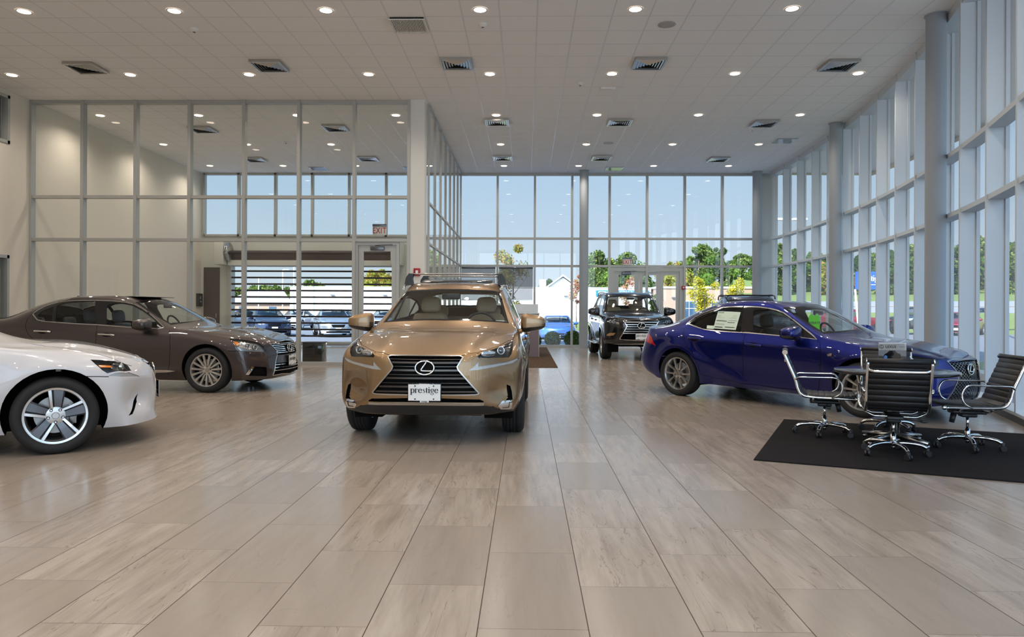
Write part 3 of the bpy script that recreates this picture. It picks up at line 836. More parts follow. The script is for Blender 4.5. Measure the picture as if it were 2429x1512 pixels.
FEAT['luxury_sedan'] = {
  'dlo': [(-2.93,0.726,1.19),(-2.881,0.673,1.257),(-2.766,0.626,1.329),(-2.6,0.614,1.38),(-2.413,0.631,1.407),(-2.146,0.657,1.417),(-1.899,0.654,1.418),(-1.658,0.645,1.411),(-1.441,0.636,1.388),(-1.295,0.632,1.353),(-1.16,0.651,1.288),(-1.017,0.685,1.206),(-0.856,0.751,1.101),(-0.703,0.828,0.995),(-0.798,0.852,0.966),(-0.968,0.85,0.981),(-1.278,0.856,0.99),(-1.765,0.853,1.022),(-2.132,0.851,1.037),(-2.433,0.842,1.056),(-2.689,0.828,1.076),(-2.788,0.812,1.096)],
  'quarter_glass': [(-2.816,0.762,1.164),(-2.774,0.715,1.233),(-2.635,0.686,1.298),(-2.605,0.683,1.308),(-2.529,0.831,1.075),(-2.641,0.826,1.081),(-2.742,0.807,1.106)],
  'rear_glass': [(-2.551,0.678,1.325),(-2.453,0.662,1.364),(-2.196,0.673,1.39),(-1.928,0.67,1.397),(-1.808,0.841,1.048),(-2.14,0.841,1.058),(-2.466,0.833,1.073)],
  'front_glass': [(-1.633,0.841,1.039),(-1.713,0.721,1.288),(-1.702,0.69,1.345),(-1.639,0.674,1.364),(-1.474,0.661,1.363),(-1.325,0.664,1.332),(-1.162,0.688,1.262),(-1.002,0.731,1.171),(-0.855,0.785,1.075),(-0.825,0.836,0.993),(-1.165,0.844,1.004)],
  'door_front_seam': [(-0.615,0.852,0.954),(-0.576,0.901,0.872),(-0.567,0.921,0.673),(-0.591,0.897,0.449),(-0.629,0.858,0.276)],
  'door_mid_seam': [(-1.778,0.855,1.018),(-1.751,0.909,0.926),(-1.743,0.929,0.706),(-1.769,0.902,0.46),(-1.818,0.838,0.233)],
  'door_rear_seam': [(-2.93,0.726,1.19),(-2.961,0.787,1.116),(-2.936,0.852,1.047),(-2.888,0.912,0.966),(-2.83,0.932,0.873),(-2.768,0.933,0.816),(-2.691,0.937,0.699)],
  'sill_trim': [(-1.753,0.891,0.337),(-0.941,0.89,0.342),(-0.605,0.892,0.34),(-0.498,0.892,0.329),(-0.612,0.879,0.308),(-0.954,0.868,0.292),(-1.77,0.866,0.287)],
  'handle_rear': [(-2.75,0.925,0.926),(-2.479,0.92,0.917)],
  'handle_front': [(-1.719,0.922,0.886),(-1.448,0.921,0.873)],
  'headlight': [(0.343,0.875,0.83),(0.401,0.868,0.824),(0.508,0.826,0.819),(0.599,0.747,0.799),(0.703,0.669,0.766),(0.776,0.621,0.702),(0.821,0.59,0.615),(0.71,0.738,0.625),(0.616,0.838,0.636),(0.531,0.902,0.647),(0.49,0.911,0.692),(0.418,0.904,0.768)],
  'amber': [(0.402,0.89,0.798),(0.492,0.88,0.777),(0.504,0.898,0.73),(0.482,0.907,0.723)],
  'grille_side': [(0.885,0.313,0.755),(0.839,0.498,0.733),(0.886,0.432,0.659),(0.905,0.398,0.622),(0.913,0.416,0.554),(0.91,0.462,0.477),(0.895,0.537,0.248),(0.958,0.342,0.26)],
  'intake': [(0.662,0.835,0.406),(0.726,0.773,0.398),(0.833,0.644,0.381),(0.836,0.635,0.239),(0.641,0.839,0.261),(0.618,0.858,0.277)],
  'intake_trim': [(0.602,0.867,0.283),(0.669,0.83,0.405),(0.709,0.791,0.405),(0.641,0.843,0.273)],
  'bumper_seam': [(0.359,0.936,0.645),(0.536,0.9,0.645)],
}
FEAT['midsize_sedan'] = {
  'headlight': [(0.261,0.85,0.821),(0.335,0.841,0.815),(0.439,0.828,0.8),(0.53,0.735,0.775),(0.575,0.72,0.744),(0.599,0.739,0.7),(0.538,0.82,0.698),(0.393,0.902,0.694),(0.352,0.902,0.726),(0.299,0.881,0.781)],
  'amber': [(0.316,0.881,0.777),(0.43,0.866,0.764),(0.429,0.878,0.745),(0.343,0.893,0.749)],
  'daylight_lamp': [(0.4,0.905,0.673),(0.456,0.889,0.693),(0.585,0.772,0.683),(0.681,0.674,0.635),(0.506,0.874,0.656)],
  'bumper_seam': [(0.194,0.927,0.677),(0.404,0.905,0.664)],
  'intake': [(0.673,0.613,0.471),(0.655,0.65,0.389),(0.606,0.802,0.296),(0.571,0.834,0.286),(0.622,0.697,0.388)],
  'hood_seam': [(-0.227,0.534,0.965),(0.117,0.676,0.911),(0.305,0.745,0.868),(0.441,0.794,0.822),(0.552,0.728,0.76),(0.606,0.688,0.739)],
}
FEAT['off_roader'] = {
  'headlight': [(0.538,0.844,1.091),(0.624,0.786,1.071),(0.728,0.69,1.052),(0.819,0.58,1.013),(0.851,0.541,0.905),(0.847,0.554,0.864),(0.766,0.695,0.902),(0.665,0.812,0.948),(0.619,0.84,1.009)],
  'grille': [(0.893,-0.004,1.051),(0.889,0.17,1.049),(0.862,0.451,1.031),(0.896,0.357,0.904),(0.892,0.386,0.839),(0.839,0.537,0.564),(0.875,-0.009,0.534)],
  'lower_grille': [(0.913,-0.002,0.698),(0.877,0.438,0.698),(0.842,0.516,0.551),(0.877,-0.009,0.538)],
  'fog': [(0.653,0.857,0.668),(0.703,0.795,0.708),(0.804,0.645,0.719),(0.774,0.695,0.65),(0.667,0.845,0.631)],
  'skid': [(0.823,-0.019,0.45),(0.797,0.424,0.433),(0.763,0.554,0.419),(0.671,0.711,0.429),(0.764,0.551,0.419),(0.799,-0.021,0.42)],
}
# ================================================================ building a car from its skin
import copy

def inset(loop, d):
    """shrink a near-planar 3-D outline by d"""
    L = [Vector(p) for p in loop]; m = len(L)
    n = Vector()
    for i in range(m): n += (L[i]-L[0]).cross(L[(i+1) % m]-L[0])
    n.normalize(); out = []
    for i in range(m):
        a = (L[i]-L[i-1]).normalized(); b = (L[(i+1) % m]-L[i]).normalized()
        na, nb = n.cross(a).normalized(), n.cross(b).normalized()
        h = (na+nb)
        k = max(.35, (1+na.dot(nb))/2)
        out.append(L[i]+h*(d/2/k))
    return out

def clip_x(pts, x0, x1):
    """part of an (x,z) outline between two x values"""
    for lim, sg in ((x0, 1), (x1, -1)):
        o = []
        for i in range(len(pts)):
            a, b = pts[i], pts[(i+1) % len(pts)]
            da, db = (a[0]-lim)*sg, (b[0]-lim)*sg
            if da >= 0: o.append(a)
            if da*db < 0:
                w = da/(da-db); o.append((a[0]+(b[0]-a[0])*w, a[1]+(b[1]-a[1])*w))
        pts = o
    return pts

def sub_skin(S, polys):
    q = copy.copy(S); q.polys = list(polys)
    if q.polys: q._index()
    return q

def emblem_mesh(w, h):
    mb = MB()
    ring = [(0, math.cos(a)*w, math.sin(a)*h) for a in [2*math.pi*k/32 for k in range(32)]]
    mb.tube(ring, w*.10, 8, closed=True)
    stem_ = smooth_path([(0, w*.16, h*.86), (0, -.02*w, h*.45), (0, -w*.34, -h*.18), (0, -w*.36, -h*.38), (0, -w*.1, -h*.44), (0, w*.86, -h*.46)], 4)
    mb.tube(stem_, w*.10, 6)
    return mb.mesh('emblem')

def letter_plate(parent, loc, rot, w=.30, h=.152):
    mb = MB(); mb.box(-w/2-.008, w/2+.008, -h/2-.008, h/2+.008, -.008, -.001, .003)
    fr = mb.build('license_plate', M['gloss_black'], parent, loc, rot)
    mb = MB(); mb.box(-w/2, w/2, -h/2, h/2, -.001, .003)
    link('plate_face', mb.mesh('plate_face'), M['white_plate'], fr)
    me, tw = serif_text('prestige', .040, .002)
    o = link('plate_lettering', me, M['black_ink'], fr, (0, .004, .0032)); o.scale = (w*.88/tw, w*.88/tw*.95, 1)
    mb = MB()
    for sx in (-1, 1):
        for sy in (-1, 1): mb.cyl((sx*w*.29, sy*h*.40, .003), (sx*w*.29, sy*h*.40, .007), .007, n=10)
    mb.build('plate_screw', M['plastic'], fr)
    t1 = text_mesh('driveprestige.com', .014, .0006, bold=.0003)
    link('frame_lettering', t1, M['white_ink'], fr, (0, h/2+.003, .0003))
    mb = MB(); mb.box(-.042, .042, -h/2-.018, -h/2+.002, -.004, .001, .002); tab = mb.build('frame_tab', M['white_plate'], fr)
    t2 = text_mesh('prestige', .017, .0006, bold=.0005)
    link('tab_lettering', t2, M['black_ink'], tab, (0, -h/2-.008, .0014))
    return fr

def wheel_meshes(style, rt, rr, tw):
    """outer face towards +y, axle along y; returns dict of (mesh, materials)"""
    out = {}
    hw = tw/2; d = {}
    prof = [(rr-.004, hw*.80), (rr+.010, hw*.90), (rr+(rt-rr)*.35, hw*1.04), (rr+(rt-rr)*.72, hw*1.0), (rt-.012, hw*.86), (rt-.002, hw*.72)]
    for k in (.45, .15, -.15, -.45):
        prof += [(rt, hw*(k+.12)), (rt, hw*(k-.10)), (rt-.008, hw*(k-.11)), (rt-.008, hw*(k-.17))]
    prof += [(rt-.002, -hw*.75), (rt-.012, -hw*.88), (rr+(rt-rr)*.6, -hw), (rr, -hw*.86)]
    mb = MB(); mb.lathe(prof, 64, 'y')
    out['tyre'] = (mb.mesh('tyre'), [M['rubber']])
    yo = hw*.82
    mb = MB()
    mb.lathe([(rr+.004, yo), (rr+.002, yo+.006), (rr-.010, yo+.004), (rr-.020, yo-.012), (rr-.026, yo-.03), (rr-.035, -hw*.8), (rr, -hw*.85)], 64, 'y')
    yh = yo-.022           # hub face
    def spoke(a, wi, wo, ri, ro, y_i, y_o, th, sh=0.0, bend=0.0, slot=0, edge=.35):
        mb.mi = slot
        pts = []
        for q in range(5):
            f = q/4
            r = ri+(ro-ri)*f; w = wi+(wo-wi)*f; yy = y_i+(y_o-y_i)*f+math.sin(f*math.pi)*.006
            cc = sh+bend*f
            row = []
            for k, (ww, dy) in enumerate(((-.5, -th), (-.5, -th*edge), (-.5*.72, 0), (.5*.72, 0), (.5, -th*edge), (.5, -th))):
                x_, z_ = r, cc+ww*w
                row.append((x_*math.cos(a)-z_*math.sin(a), yy+dy, x_*math.sin(a)+z_*math.cos(a)))
            pts.append(row)
        mb.grid(pts, True)
        mb._tagf([mb.bm.faces.new([mb.bm.verts.new(Vector(p)) for p in pts[-1]])])
        mb.mi = 0
    mats = [M['alloy'], M['alloy_dark'], M['machined'], M['plastic']]
    if style == 'fifteen':
        for k in range(15): spoke(2*math.pi*k/15+.1, .026, .046, .055, rr-.012, yh, yo-.004, .03)
    elif style == 'blade':
        for k in range(5):
            a = 2*math.pi*k/5+R(93)
            spoke(a, .06, .105, .05, rr-.014, yh-.008, yo-.014, .04, slot=1, sh=.012)
            spoke(a, .026, .034, .05, rr-.012, yh, yo-.003, .02, sh=-.030, bend=-.028, slot=2)
        mb.mi = 2; mb.lathe([(rr-.006, yo+.0052), (rr-.016, yo+.003)], 64, 'y'); mb.mi = 0
    elif style == 'twin':
        for k in range(5):
            a = 2*math.pi*k/5+R(90)
            for sg in (-1, 1): spoke(a, .024, .036, .055, rr-.012, yh, yo-.004, .03, sh=sg*.026, bend=sg*.042)
    elif style == 'six':
        for k in range(6):
            a = 2*math.pi*k/6
            spoke(a, .05, .085, .05, rr-.012, yh, yo-.006, .035)
    elif style == 'split':
        for k in range(5):
            a = 2*math.pi*k/5
            for sg in (-1, 1): spoke(a, .03, .04, .05, rr-.012, yh, yo-.006, .035, sh=sg*.018, bend=sg*.035)
    mb.lathe([(0, yh+.004), (.045, yh+.004), (.075, yh-.002), (.082, yh-.03), (.0, yh-.05)], 40, 'y')
    for k in range(5):
        a = 2*math.pi*k/5+R(90)+R(36 if style in ('twin', 'blade') else 0)
        mb.mi = 3; mb.cyl((math.cos(a)*.058, yh-.012, math.sin(a)*.058), (math.cos(a)*.058, yh+.0065, math.sin(a)*.058), .0135, n=14)
        mb.mi = 2; mb.cyl((math.cos(a)*.058, yh+.004, math.sin(a)*.058), (math.cos(a)*.058, yh+.011, math.sin(a)*.058), .008, n=6)
    mb.mi = 0
    out['wheel'] = (mb.mesh('wheel', auto=35), mats)
    mb = MB(); mb.lathe([(0, yh+.009), (.026, yh+.009), (.031, yh+.003), (.031, yh-.01)], 28, 'y')
    out['wheel_cap'] = (mb.mesh('wheel_cap', auto=40), [M['satin_metal']])
    mb = MB(); mb.lathe([(0, -.01), (.165, -.01), (.165, -.03), (0, -.03)], 40, 'y')
    mb.box(-.16, -.10, -.045, .015, -.09, .09, .01)
    out['brake_disc'] = (mb.mesh('brake_disc', auto=40), [M['disc']])
    return out

def seat_parts(parent, x, y, z, leather, w=.5, bench=False):
    st = MB()
    if bench:
        st.box(-.26, .26, -.62, .62, z-.10, z+.10, .05)
        o = st.build('rear_seat', leather, parent, (x, 0, 0))
        b = MB(); b.box(-.08, .08, -.62, .62, 0, .58, .06)
        bo = b.build('seat_back', leather, o, (-.27, 0, z+.02)); bo.rotation_euler = (0, R(-20), 0)
        for yy in (-.38, .38):
            h = MB(); h.box(-.05, .05, -.13, .13, 0, .15, .045)
            ho = h.build('headrest', leather, o, (-.48, yy, z+.57)); ho.rotation_euler = (0, R(-12), 0)
        return o
    st.box(-.26, .28, -w/2, w/2, z-.10, z+.09, .05)
    o = st.build('seat', leather, parent, (x, y, 0))
    b = MB(); b.box(-.07, .07, -w/2+.02, w/2-.02, 0, .62, .06)
    bo = b.build('seat_back', leather, o, (-.25, 0, z+.03)); bo.rotation_euler = (0, R(-18), 0)
    h = MB()
    h = blob(.058, .135, .105, .5, .5, 24, 14)
    for v in h.bm.verts: v.co = Vector((v.co.x, v.co.y*(1-.9*max(0, v.co.z)), v.co.z+.105))
    ho = h.build('headrest', leather, o, (-.47, 0, z+.63)); ho.rotation_euler = (0, R(-10), 0)
    h = MB()
    h.bm.free()
    for yy in (-.06, .06):
        h = MB(); h.cyl((0, yy, -.06), (0, yy, .03), .007, n=8); h.build('headrest_post', M['satin_metal'], ho)
    return o

def blob(rx, ry, rz, e1=.7, e2=.7, nu=24, nv=14, taper=0.0):
    """rounded-box shaped shell"""
    mb = MB(); P = []
    sp = lambda v, e: math.copysign(abs(v)**e, v)
    for i in range(nv+1):
        ph = -math.pi/2+math.pi*i/nv
        row = []
        for k in range(nu+1):
            th = 2*math.pi*k/nu
            x, y, z = rx*sp(math.cos(ph), e1)*sp(math.cos(th), e2), ry*sp(math.cos(ph), e1)*sp(math.sin(th), e2), rz*sp(math.sin(ph), e1)
            y0 = y/ry
            row.append((x, y, z*(1-taper*y0)))
        P.append(row)
    mb.grid(P)
    bmesh.ops.remove_doubles(mb.bm, verts=mb.bm.verts[:], dist=1e-5)
    return mb

def side_mirror(parent, x, y, z, side, pnt, sc=1.0):
    bm_ = blob(.105*sc, .128*sc, .086*sc, .5, .55, taper=.30)
    for f in bm_.bm.faces:
        if f.calc_center_median().z < -.025*sc: f.material_index = 1
    o = bm_.build('side_mirror', [pnt, M['gloss_black']], parent, (x, side*y, z))
    if side < 0: o.scale = (1, -1, 1)
    mb = MB()
    P = []
    for q in range(7):
        t = q/6; c = Vector((-.01+.05*t, -.04-.17*t, -.062*sc-.07*t*t))
        P.append([c+Vector((math.cos(a)*(.055-.012*t), 0, math.sin(a)*(.018+.022*t))) for a in [2*math.pi*k/16 for k in range(17)]])
    mb.grid(P); mb.build('mirror_stalk', pnt, o)
    mb = MB(); P = []
    for i in range(2):
        P.append([(-.1*sc*(.93+.02*i)-.004, math.copysign(abs(math.cos(a))**.7, math.cos(a))*.105*sc*(1-i), math.copysign(abs(math.sin(a))**.7, math.sin(a))*.062*sc*(1-i)) for a in [2*math.pi*k/24 for k in range(25)]])
    mb.grid(P); mb.build('mirror_glass', M['mirror'], o)
    mb = MB(); mb.tube(smooth_path([(.06*sc, -.09*sc, -.018), (.098*sc, .0, -.02), (.07*sc, .09*sc, -.02), (.02*sc, .122*sc, -.018)], 4), .007, 6, flat=(.006, .010))
    mb.build('turn_signal', M['chrome'], o)
    return o

def build_car(key, name, label, cat, pnt, leather, wheel_style, opt, pose=None, level=3, detail=True):
    C = CARS[key]; FE = FEAT.get(key, {}); S = Skin(C, level)
    x, y, a = pose or POSE[key]
    root = empty(name, (x, y, 0), a, label, cat)
    wb, rt = C['wb'], C['tyre']
    ring, top = ring_points(C)
    nr = S.near
    def both(nm, polys, mat, par=None, **kw):
        """left and right copies of a skin piece"""
        os = []
        if not polys: return os
        for sd in (1, -1):
            os.append(link(nm, S.mesh(nm, polys, side=sd, **kw), mat, par if not isinstance(par, (list, tuple)) else par[0 if sd > 0 else 1]))
        return os
    def whole(nm, polys, mat, par=None, **kw):
        return link(nm, S.mesh(nm, polys, both=True, **kw), mat, par or root) if polys else None
    def xz(pts, y0=.8): return [nr((px, y0, pz)) for px, pz in pts]
    # wheel openings
    ra = rt+opt.get('arch_gap', .05)
    for cx in (0, -wb):
        lp = [(cx+ra*math.cos(2*math.pi*k/40), .9, rt+.01+ra*math.sin(2*math.pi*k/40)) for k in range(40)]
        S.cut(lp, depth=.5, facing=-.2, convex=True, axis=(0, 1, 0))
    # lamps
    lamps = {}
    for nm in ('projector',): pass
    for nm in ('amber', 'fog_lens', 'intake_trim', 'daylight_lamp', 'headlight', 'fog', 'vent', 'intake', 'taillight', 'reflector_rear', 'badge'):
        lp = opt.get(nm) or FE.get(nm)
        if lp: lamps[nm] = S.cut(lp, depth=.30)
    # grille
    gr = {}
    for nm in ('lower_grille', 'grille', 'slot', 'skid', 'lower', 'diffuser'):
        lp = opt.get(nm) or FE.get(nm)
        if lp: gr[nm] = S.cut(lp, depth=.3, axis=(1, 0, 0) if nm in ('grille', 'lower_grille', 'slot', 'skid') else (.8, .6, 0) if nm == 'lower' else None)
    ring_l = opt.get('grille_loop') or FE.get('grille')
    if 'grille' in gr:
        lp = [Vector(p) for p in ring_l]
        fr = []
        for A, B in zip(lp, lp[1:]+lp[:1]):
            if abs(A.y) < .02 and abs(B.y) < .02: continue
            A, B = nr(A), nr(B)
            n = S.normal((A+B)/2); t = (B-A).normalized(); sd = n.cross(t).normalized()*opt.get('grille_trim', .018)/2
            fr += S.cut([A-t*.006-sd, B+t*.006-sd, B+t*.006+sd, A-t*.006+sd], convex=True)
        gr['frame'] = fr
    # windscreen and rear window
    def rowpt(k, t, l):   # between outline rows k and k+1
        return top[k][l].lerp(top[k+1][l], t)
    wt = opt.get('screen', (.05, .97)); k = 3
    side_in = lambda kk, t, f: rowpt(kk, t, 1).lerp(rowpt(kk, t, 2), f)
    ws = [rowpt(k, wt[0], 3), rowpt(k, wt[0], 2), side_in(k, wt[0], .10), side_in(k, .35, .09), side_in(k, .7, .09), side_in(k, wt[1], .11), rowpt(k, wt[1], 2), rowpt(k, wt[1], 3)]
    ws = [nr(p) for p in ws]; ws[0].y = ws[-1].y = -.01
    inner = inset(ws, .035) if (ws[1]-ws[0]).cross(ws[2]-ws[0]).length > 0 else ws
    c0 = sum(ws, Vector())/len(ws)
    if sum((p-c0).length for p in inner) > sum((p-c0).length for p in ws): inner = inset(ws, -.035)
    inner[0].y = inner[-1].y = -.01
    ax = S.normal(nr(c0)); ax.y = 0
    glass_f = S.cut(inner, axis=ax, depth=.5); frit = S.cut(ws, axis=ax, depth=.5)
    kb = opt.get('back_row', 6); bt = opt.get('back', (.12, .95))
    rw = [rowpt(kb, bt[0], 3), rowpt(kb, bt[0], 2), side_in(kb, bt[0], .08), side_in(kb, .55, .08), side_in(kb, bt[1], .10), rowpt(kb, bt[1], 2), rowpt(kb, bt[1], 3)]
    rw = [nr(p) for p in rw]; rw[0].y = rw[-1].y = -.01
    c1 = sum(rw, Vector())/len(rw); ax1 = S.normal(nr(c1)); ax1.y = 0
    glass_r = S.cut(rw, axis=ax1, depth=.5)
    sun = []
    if 'sunroof' in opt:
        x0, x1, yy = opt['sunroof']
        sun = S.cut([(x0, -.01, 1.6), (x0, yy*.9, 1.6), (x0-.05, yy, 1.6), (x1+.05, yy, 1.6), (x1, yy*.9, 1.6), (x1, -.01, 1.6)], axis=(0, 0, 1), depth=1.0, facing=.5)
    # side windows
    dlo = FE.get('dlo') or xz(opt['dlo'])
    glasses = []
    if 'dlo' in FE:
        for nm in ('front_glass', 'rear_glass', 'quarter_glass'):
            if nm in FE: glasses.append((nm, S.cut(FE[nm], depth=.3)))
    else:
        dx = opt['dlo']; cx = sum(p[0] for p in dx)/len(dx)
        ins = [(p.x, p.z) for p in inset([Vector((q[0], 0, q[1])) for q in dx], .022)]
        if abs(max(p[0] for p in ins)-min(p[0] for p in ins)) > abs(max(p[0] for p in dx)-min(p[0] for p in dx)):
            ins = [(p.x, p.z) for p in inset([Vector((q[0], 0, q[1])) for q in dx], -.022)]
        for nm, (xa, xb) in zip(('front_glass', 'rear_glass', 'quarter_glass'), opt['glass_x']):
            glasses.append((nm, S.cut(xz(clip_x(ins, xa, xb)), depth=.3)))
    c2 = sum((Vector(p) for p in dlo), Vector())/len(dlo)
    tr = opt.get('trim', .014)
    di = inset(dlo, tr)
    if sum((p-c2).length for p in di) > sum((Vector(p)-c2).length for p in dlo): di = inset(dlo, -tr)
    pillar = S.cut(di, depth=.3); trim = S.cut(dlo, depth=.3)
    # panel gaps
    gaps = []
    gw = opt.get('gap', .007)
    seams = [FE[n] for n in ('door_front_seam', 'door_mid_seam', 'door_rear_seam', 'door_low_seam', 'bumper_seam', 'hood_seam') if n in FE]
    seams += [xz(q) if len(q[0]) == 2 else [nr(p) for p in q] for q in opt.get('seams', ())]
    for q in seams: gaps += S.strip(q, gw)
    # doors and bonnet become panels of their own
    doors = []
    for q in opt.get('door_loops', ()):
        doors.append(S.cut(xz(q, .9), depth=.4, axis=(0, 1, .15)))
    hood = []
    if 'hood' in opt: hood = S.cut([nr((px, py, pz)) if py > 0 else Vector((px, -.01, pz)) for px, py, pz in opt['hood']], axis=(.25, 0, 1), depth=.6, facing=.1)
    # ---- meshes
    body_polys = S.polys+gaps
    slots = [0]*len(S.polys)+[1]*len(gaps)
    link('body', S.mesh('body', body_polys, both=True, slots=slots, rim=.03, rim_slot=1), [pnt, M['gap']], root)
    if hood: whole('hood', hood, pnt)
    dm = []
    for q in doors: dm.append(both('door', q, pnt, root))
    fd = dm[0] if dm else [root, root]; rd = dm[1] if len(dm) > 1 else fd
    whole('windshield', glass_f, M['glass']); whole('windshield_border', frit, M['gloss_black'])
    whole('rear_window', glass_r, opt.get('rear_glass_mat', M['glass']))
    for nm, q in glasses:
        both('side_window', q, M['glass'] if nm == 'front_glass' else opt.get('rear_glass_mat', M['glass']), fd if nm == 'front_glass' else rd, off=-.004)
    both('window_pillar', pillar, [M['gloss_black']]*2, root, rim=.01)
    both('window_trim', trim, opt.get('trim_mat', M['chrome']), root, off=.003, rim=.008, rim_slot=0)
    if sun: whole('sunroof', sun, M['gloss_black'])
    # cabin
    hl = [p for p, c, n in zip(S.polys, S.cen, S.nor) if c[2] > top[5][1].z-.25 and n[2] > .35 and c[0] < top[3][3].x]
    whole('headliner', hl, M['beige_trim'] if leather is not M['black_leather'] else M['cabin_dark'], off=-.03)
    zb = C['side']['z5'][3]; xd = top[3][3].x; xr = top[6][3].x
    mb = MB(); mb.box(xr-.55, xd-.05, -.70, .70, C['side']['z0'][3]+.03, C['side']['z0'][3]+.08)
    mb.box(xd-.22, xd-.12, -.70, .70, C['side']['z0'][3]+.05, zb-.12)
    mb.box(xr-.55, xr-.50, -.68, .68, C['side']['z0'][3]+.05, zb-.06)
    mb.build('cabin_floor', M['cabin_dark'], root)
    for sg in (1, -1):
        mb = MB(); mb.box(xr-.5, xd-.12, sg*.755-.02, sg*.755+.02, C['side']['z0'][3]+.05, zb-.05, .01)
        mb.build('door_card', M['cabin_dark'], root)
    mb = MB()
    zd = zb-.02
    P = []
    for q in range(7):
        t = q/6; xx = xd-.62+.62*t
        P.append([(xx, yy, zd+(.03 if t > .2 else -.16+.95*t)-.10*max(0, t-.75)+.015*math.cos(yy*3)) for yy in [-.72+1.44*k/12 for k in range(13)]])
    mb.grid(P); mb.build('dashboard', M['cabin_dark'], root)
    zs = opt.get('seat_z', .42)
    xs = opt.get('seat_x', xd-1.15)
    for yy in (.37, -.37): seat_parts(root, xs, yy, zs, leather)
    seat_parts(root, xs-.88, 0, zs, leather, bench=True)
    mb = MB(); rr_ = .185
    mb.tube([(0, math.cos(t)*rr_, math.sin(t)*rr_) for t in [2*math.pi*k/28 for k in range(28)]], .015, 8, closed=True)
    mb.box(-.02, .03, -.06, .06, -.05, .05, .015); mb.box(-.01, .01, -.18, .18, -.02, .02); mb.box(-.01, .01, -.02, .02, -.18, 0)
    so = mb.build('steering_wheel', M['black_leather'], root, (xs+.52, .37, zd+.02)); so.rotation_euler = (0, R(-25), 0)
    mb = MB(); mb.box(-.02, .02, -.11, .11, -.035, .035, .015)
    mp = top[4][3]; mb.build('rearview_mirror', M['plastic'], root, (mp.x+.10, 0, mp.z-.11))
    # wheels
    wm = wheel_meshes(wheel_style, rt, C['rim'], C['tw'])
    for cx in (0, -wb):
        for sg in (1, -1):
            w = bpy.data.objects.new('wheel', wm['wheel'][0])
            if not wm['wheel'][0].materials:
                for nm, (me, ms) in wm.items():
                    for m_ in ms: me.materials.append(m_)
            COL.objects.link(w); w.parent = root
            w.location = (cx, sg*C['track'], rt)
            w.rotation_euler = (0, opt.get('wheel_turn', 0), 0 if sg > 0 else math.pi)
            for nm in ('tyre', 'wheel_cap', 'brake_disc'):
                c = bpy.data.objects.new(nm, wm[nm][0]); COL.objects.link(c); c.parent = w
            mb = MB()
            P = []
            for q in range(25):
                t = R(-25)+R(230)*q/24
                P.append([(cx+ra*math.cos(t), sg*yy, rt+.01+ra*math.sin(t)) for yy in (.80 if cx else .80, .52)])
            mb.grid(P)
            mb.prism([(cx+ra*math.cos(R(-25)+R(230)*q/24), sg*.52, rt+.01+ra*math.sin(R(-25)+R(230)*q/24)) for q in range(25)], (0, sg*.01, 0))
            mb.build('wheel_housing', M['gap'], root)
    z0 = C['side']['z0']
    mb = MB(); mb.box(-wb-.55, .55, -.50, .50, min(z0)+.02, min(z0)+.12); mb.box(-wb+.45, -.45, -.74, .74, min(z0)+.03, min(z0)+.12)
    mb.build('underbody', M['gap'], root)
    # lamps
    if 'headlight' in lamps:
        hs = both('headlight', lamps['headlight'], [opt.get('housing', M['lamp_dark'])]*2, root, off=-.035)
        for o, sd in zip(hs, (1, -1)):
            link('lamp_rim', S.mesh('lamp_rim', lamps['headlight'], side=sd, off=0, rim=.034, rim_slot=1), [M['lens'], M['lamp_dark']], o)
            for (px, py, pz, r) in opt.get('projectors', ()):
                mb = MB(); c_ = Vector((px, py*sd, pz)); n_ = S.normal(nr((px, py, pz))); n_ = Vector((n_.x, n_.y*sd, n_.z*.3)).normalized()
                n_ = (n_+Vector((.8, 0, 0))).normalized()
                q_ = n_.to_track_quat('Z', 'Y').to_matrix().to_4x4(); q_.translation = c_-n_*.028
                mb.lathe([(r*.72, .0), (r*.74, .012), (r, .016), (r*1.06, .008), (r*1.06, -.01)], 28)
                me = mb.mesh('lamp_ring'); me.transform(q_); link('lamp_ring', me, M['chrome'], o)
                mb = MB(); mb.lathe([(r*.74, .0), (r*.6, .012), (r*.34, .020), (0, .023)], 24)
                me = mb.mesh('projector_lens'); me.transform(q_); link('projector_lens', me, M['bulb'], o)
                mb = MB(); mb.lathe([(r*.74, .002), (r*.3, -.01), (0, -.012)], 20)
                me = mb.mesh('reflector'); me.transform(q_); link('reflector', me, M['lamp_dark'], o)
            for (px, py, pz, sx, sz) in opt.get('reflectors', ()):
                mb = blob(.012, sx, sz, .8, .8, 16, 8)
                n_ = S.normal(nr((px, py, pz))); c_ = Vector((px, py*sd, pz)); n_ = Vector((n_.x, n_.y*sd, 0)).normalized()
                me = mb.mesh('reflector'); q_ = n_.to_track_quat('X', 'Z').to_matrix().to_4x4(); q_.translation = c_-n_*.022
                me.transform(q_); link('reflector', me, M['lamp_chrome'], o)
            if 'amber' in lamps: link('turn_signal', S.mesh('turn_signal', lamps['amber'], side=sd, off=-.006), M['amber'], o)
    elif 'amber' in lamps: both('turn_signal', lamps['amber'], M['amber'], root, off=-.004)
    if 'daylight_lamp' in lamps:
        both('daylight_lamp', lamps['daylight_lamp'], [M['drl'], M['gap']], root, off=-.004, rim=.01)
    if 'fog' in lamps:
        fo = both('fog_lamp', lamps['fog'], [opt.get('fog_mat', M['chrome']), M['gap']], root, off=.004, rim=.006)
        if 'fog_lens' in lamps:
            both('fog_lens', lamps['fog_lens'], M['lamp_chrome'], fo, off=-.001)
    if 'vent' in lamps: both('bumper_vent', lamps['vent'], [M['gap'], M['gap']], root, off=-.03, rim=-.03)
    if 'intake' in lamps: both('bumper_vent', lamps['intake'], [M['gap'], M['gap']], root, off=-.04, rim=-.04)
    if 'intake_trim' in lamps: both('vent_trim', lamps['intake_trim'], M['chrome'], root, off=.004)
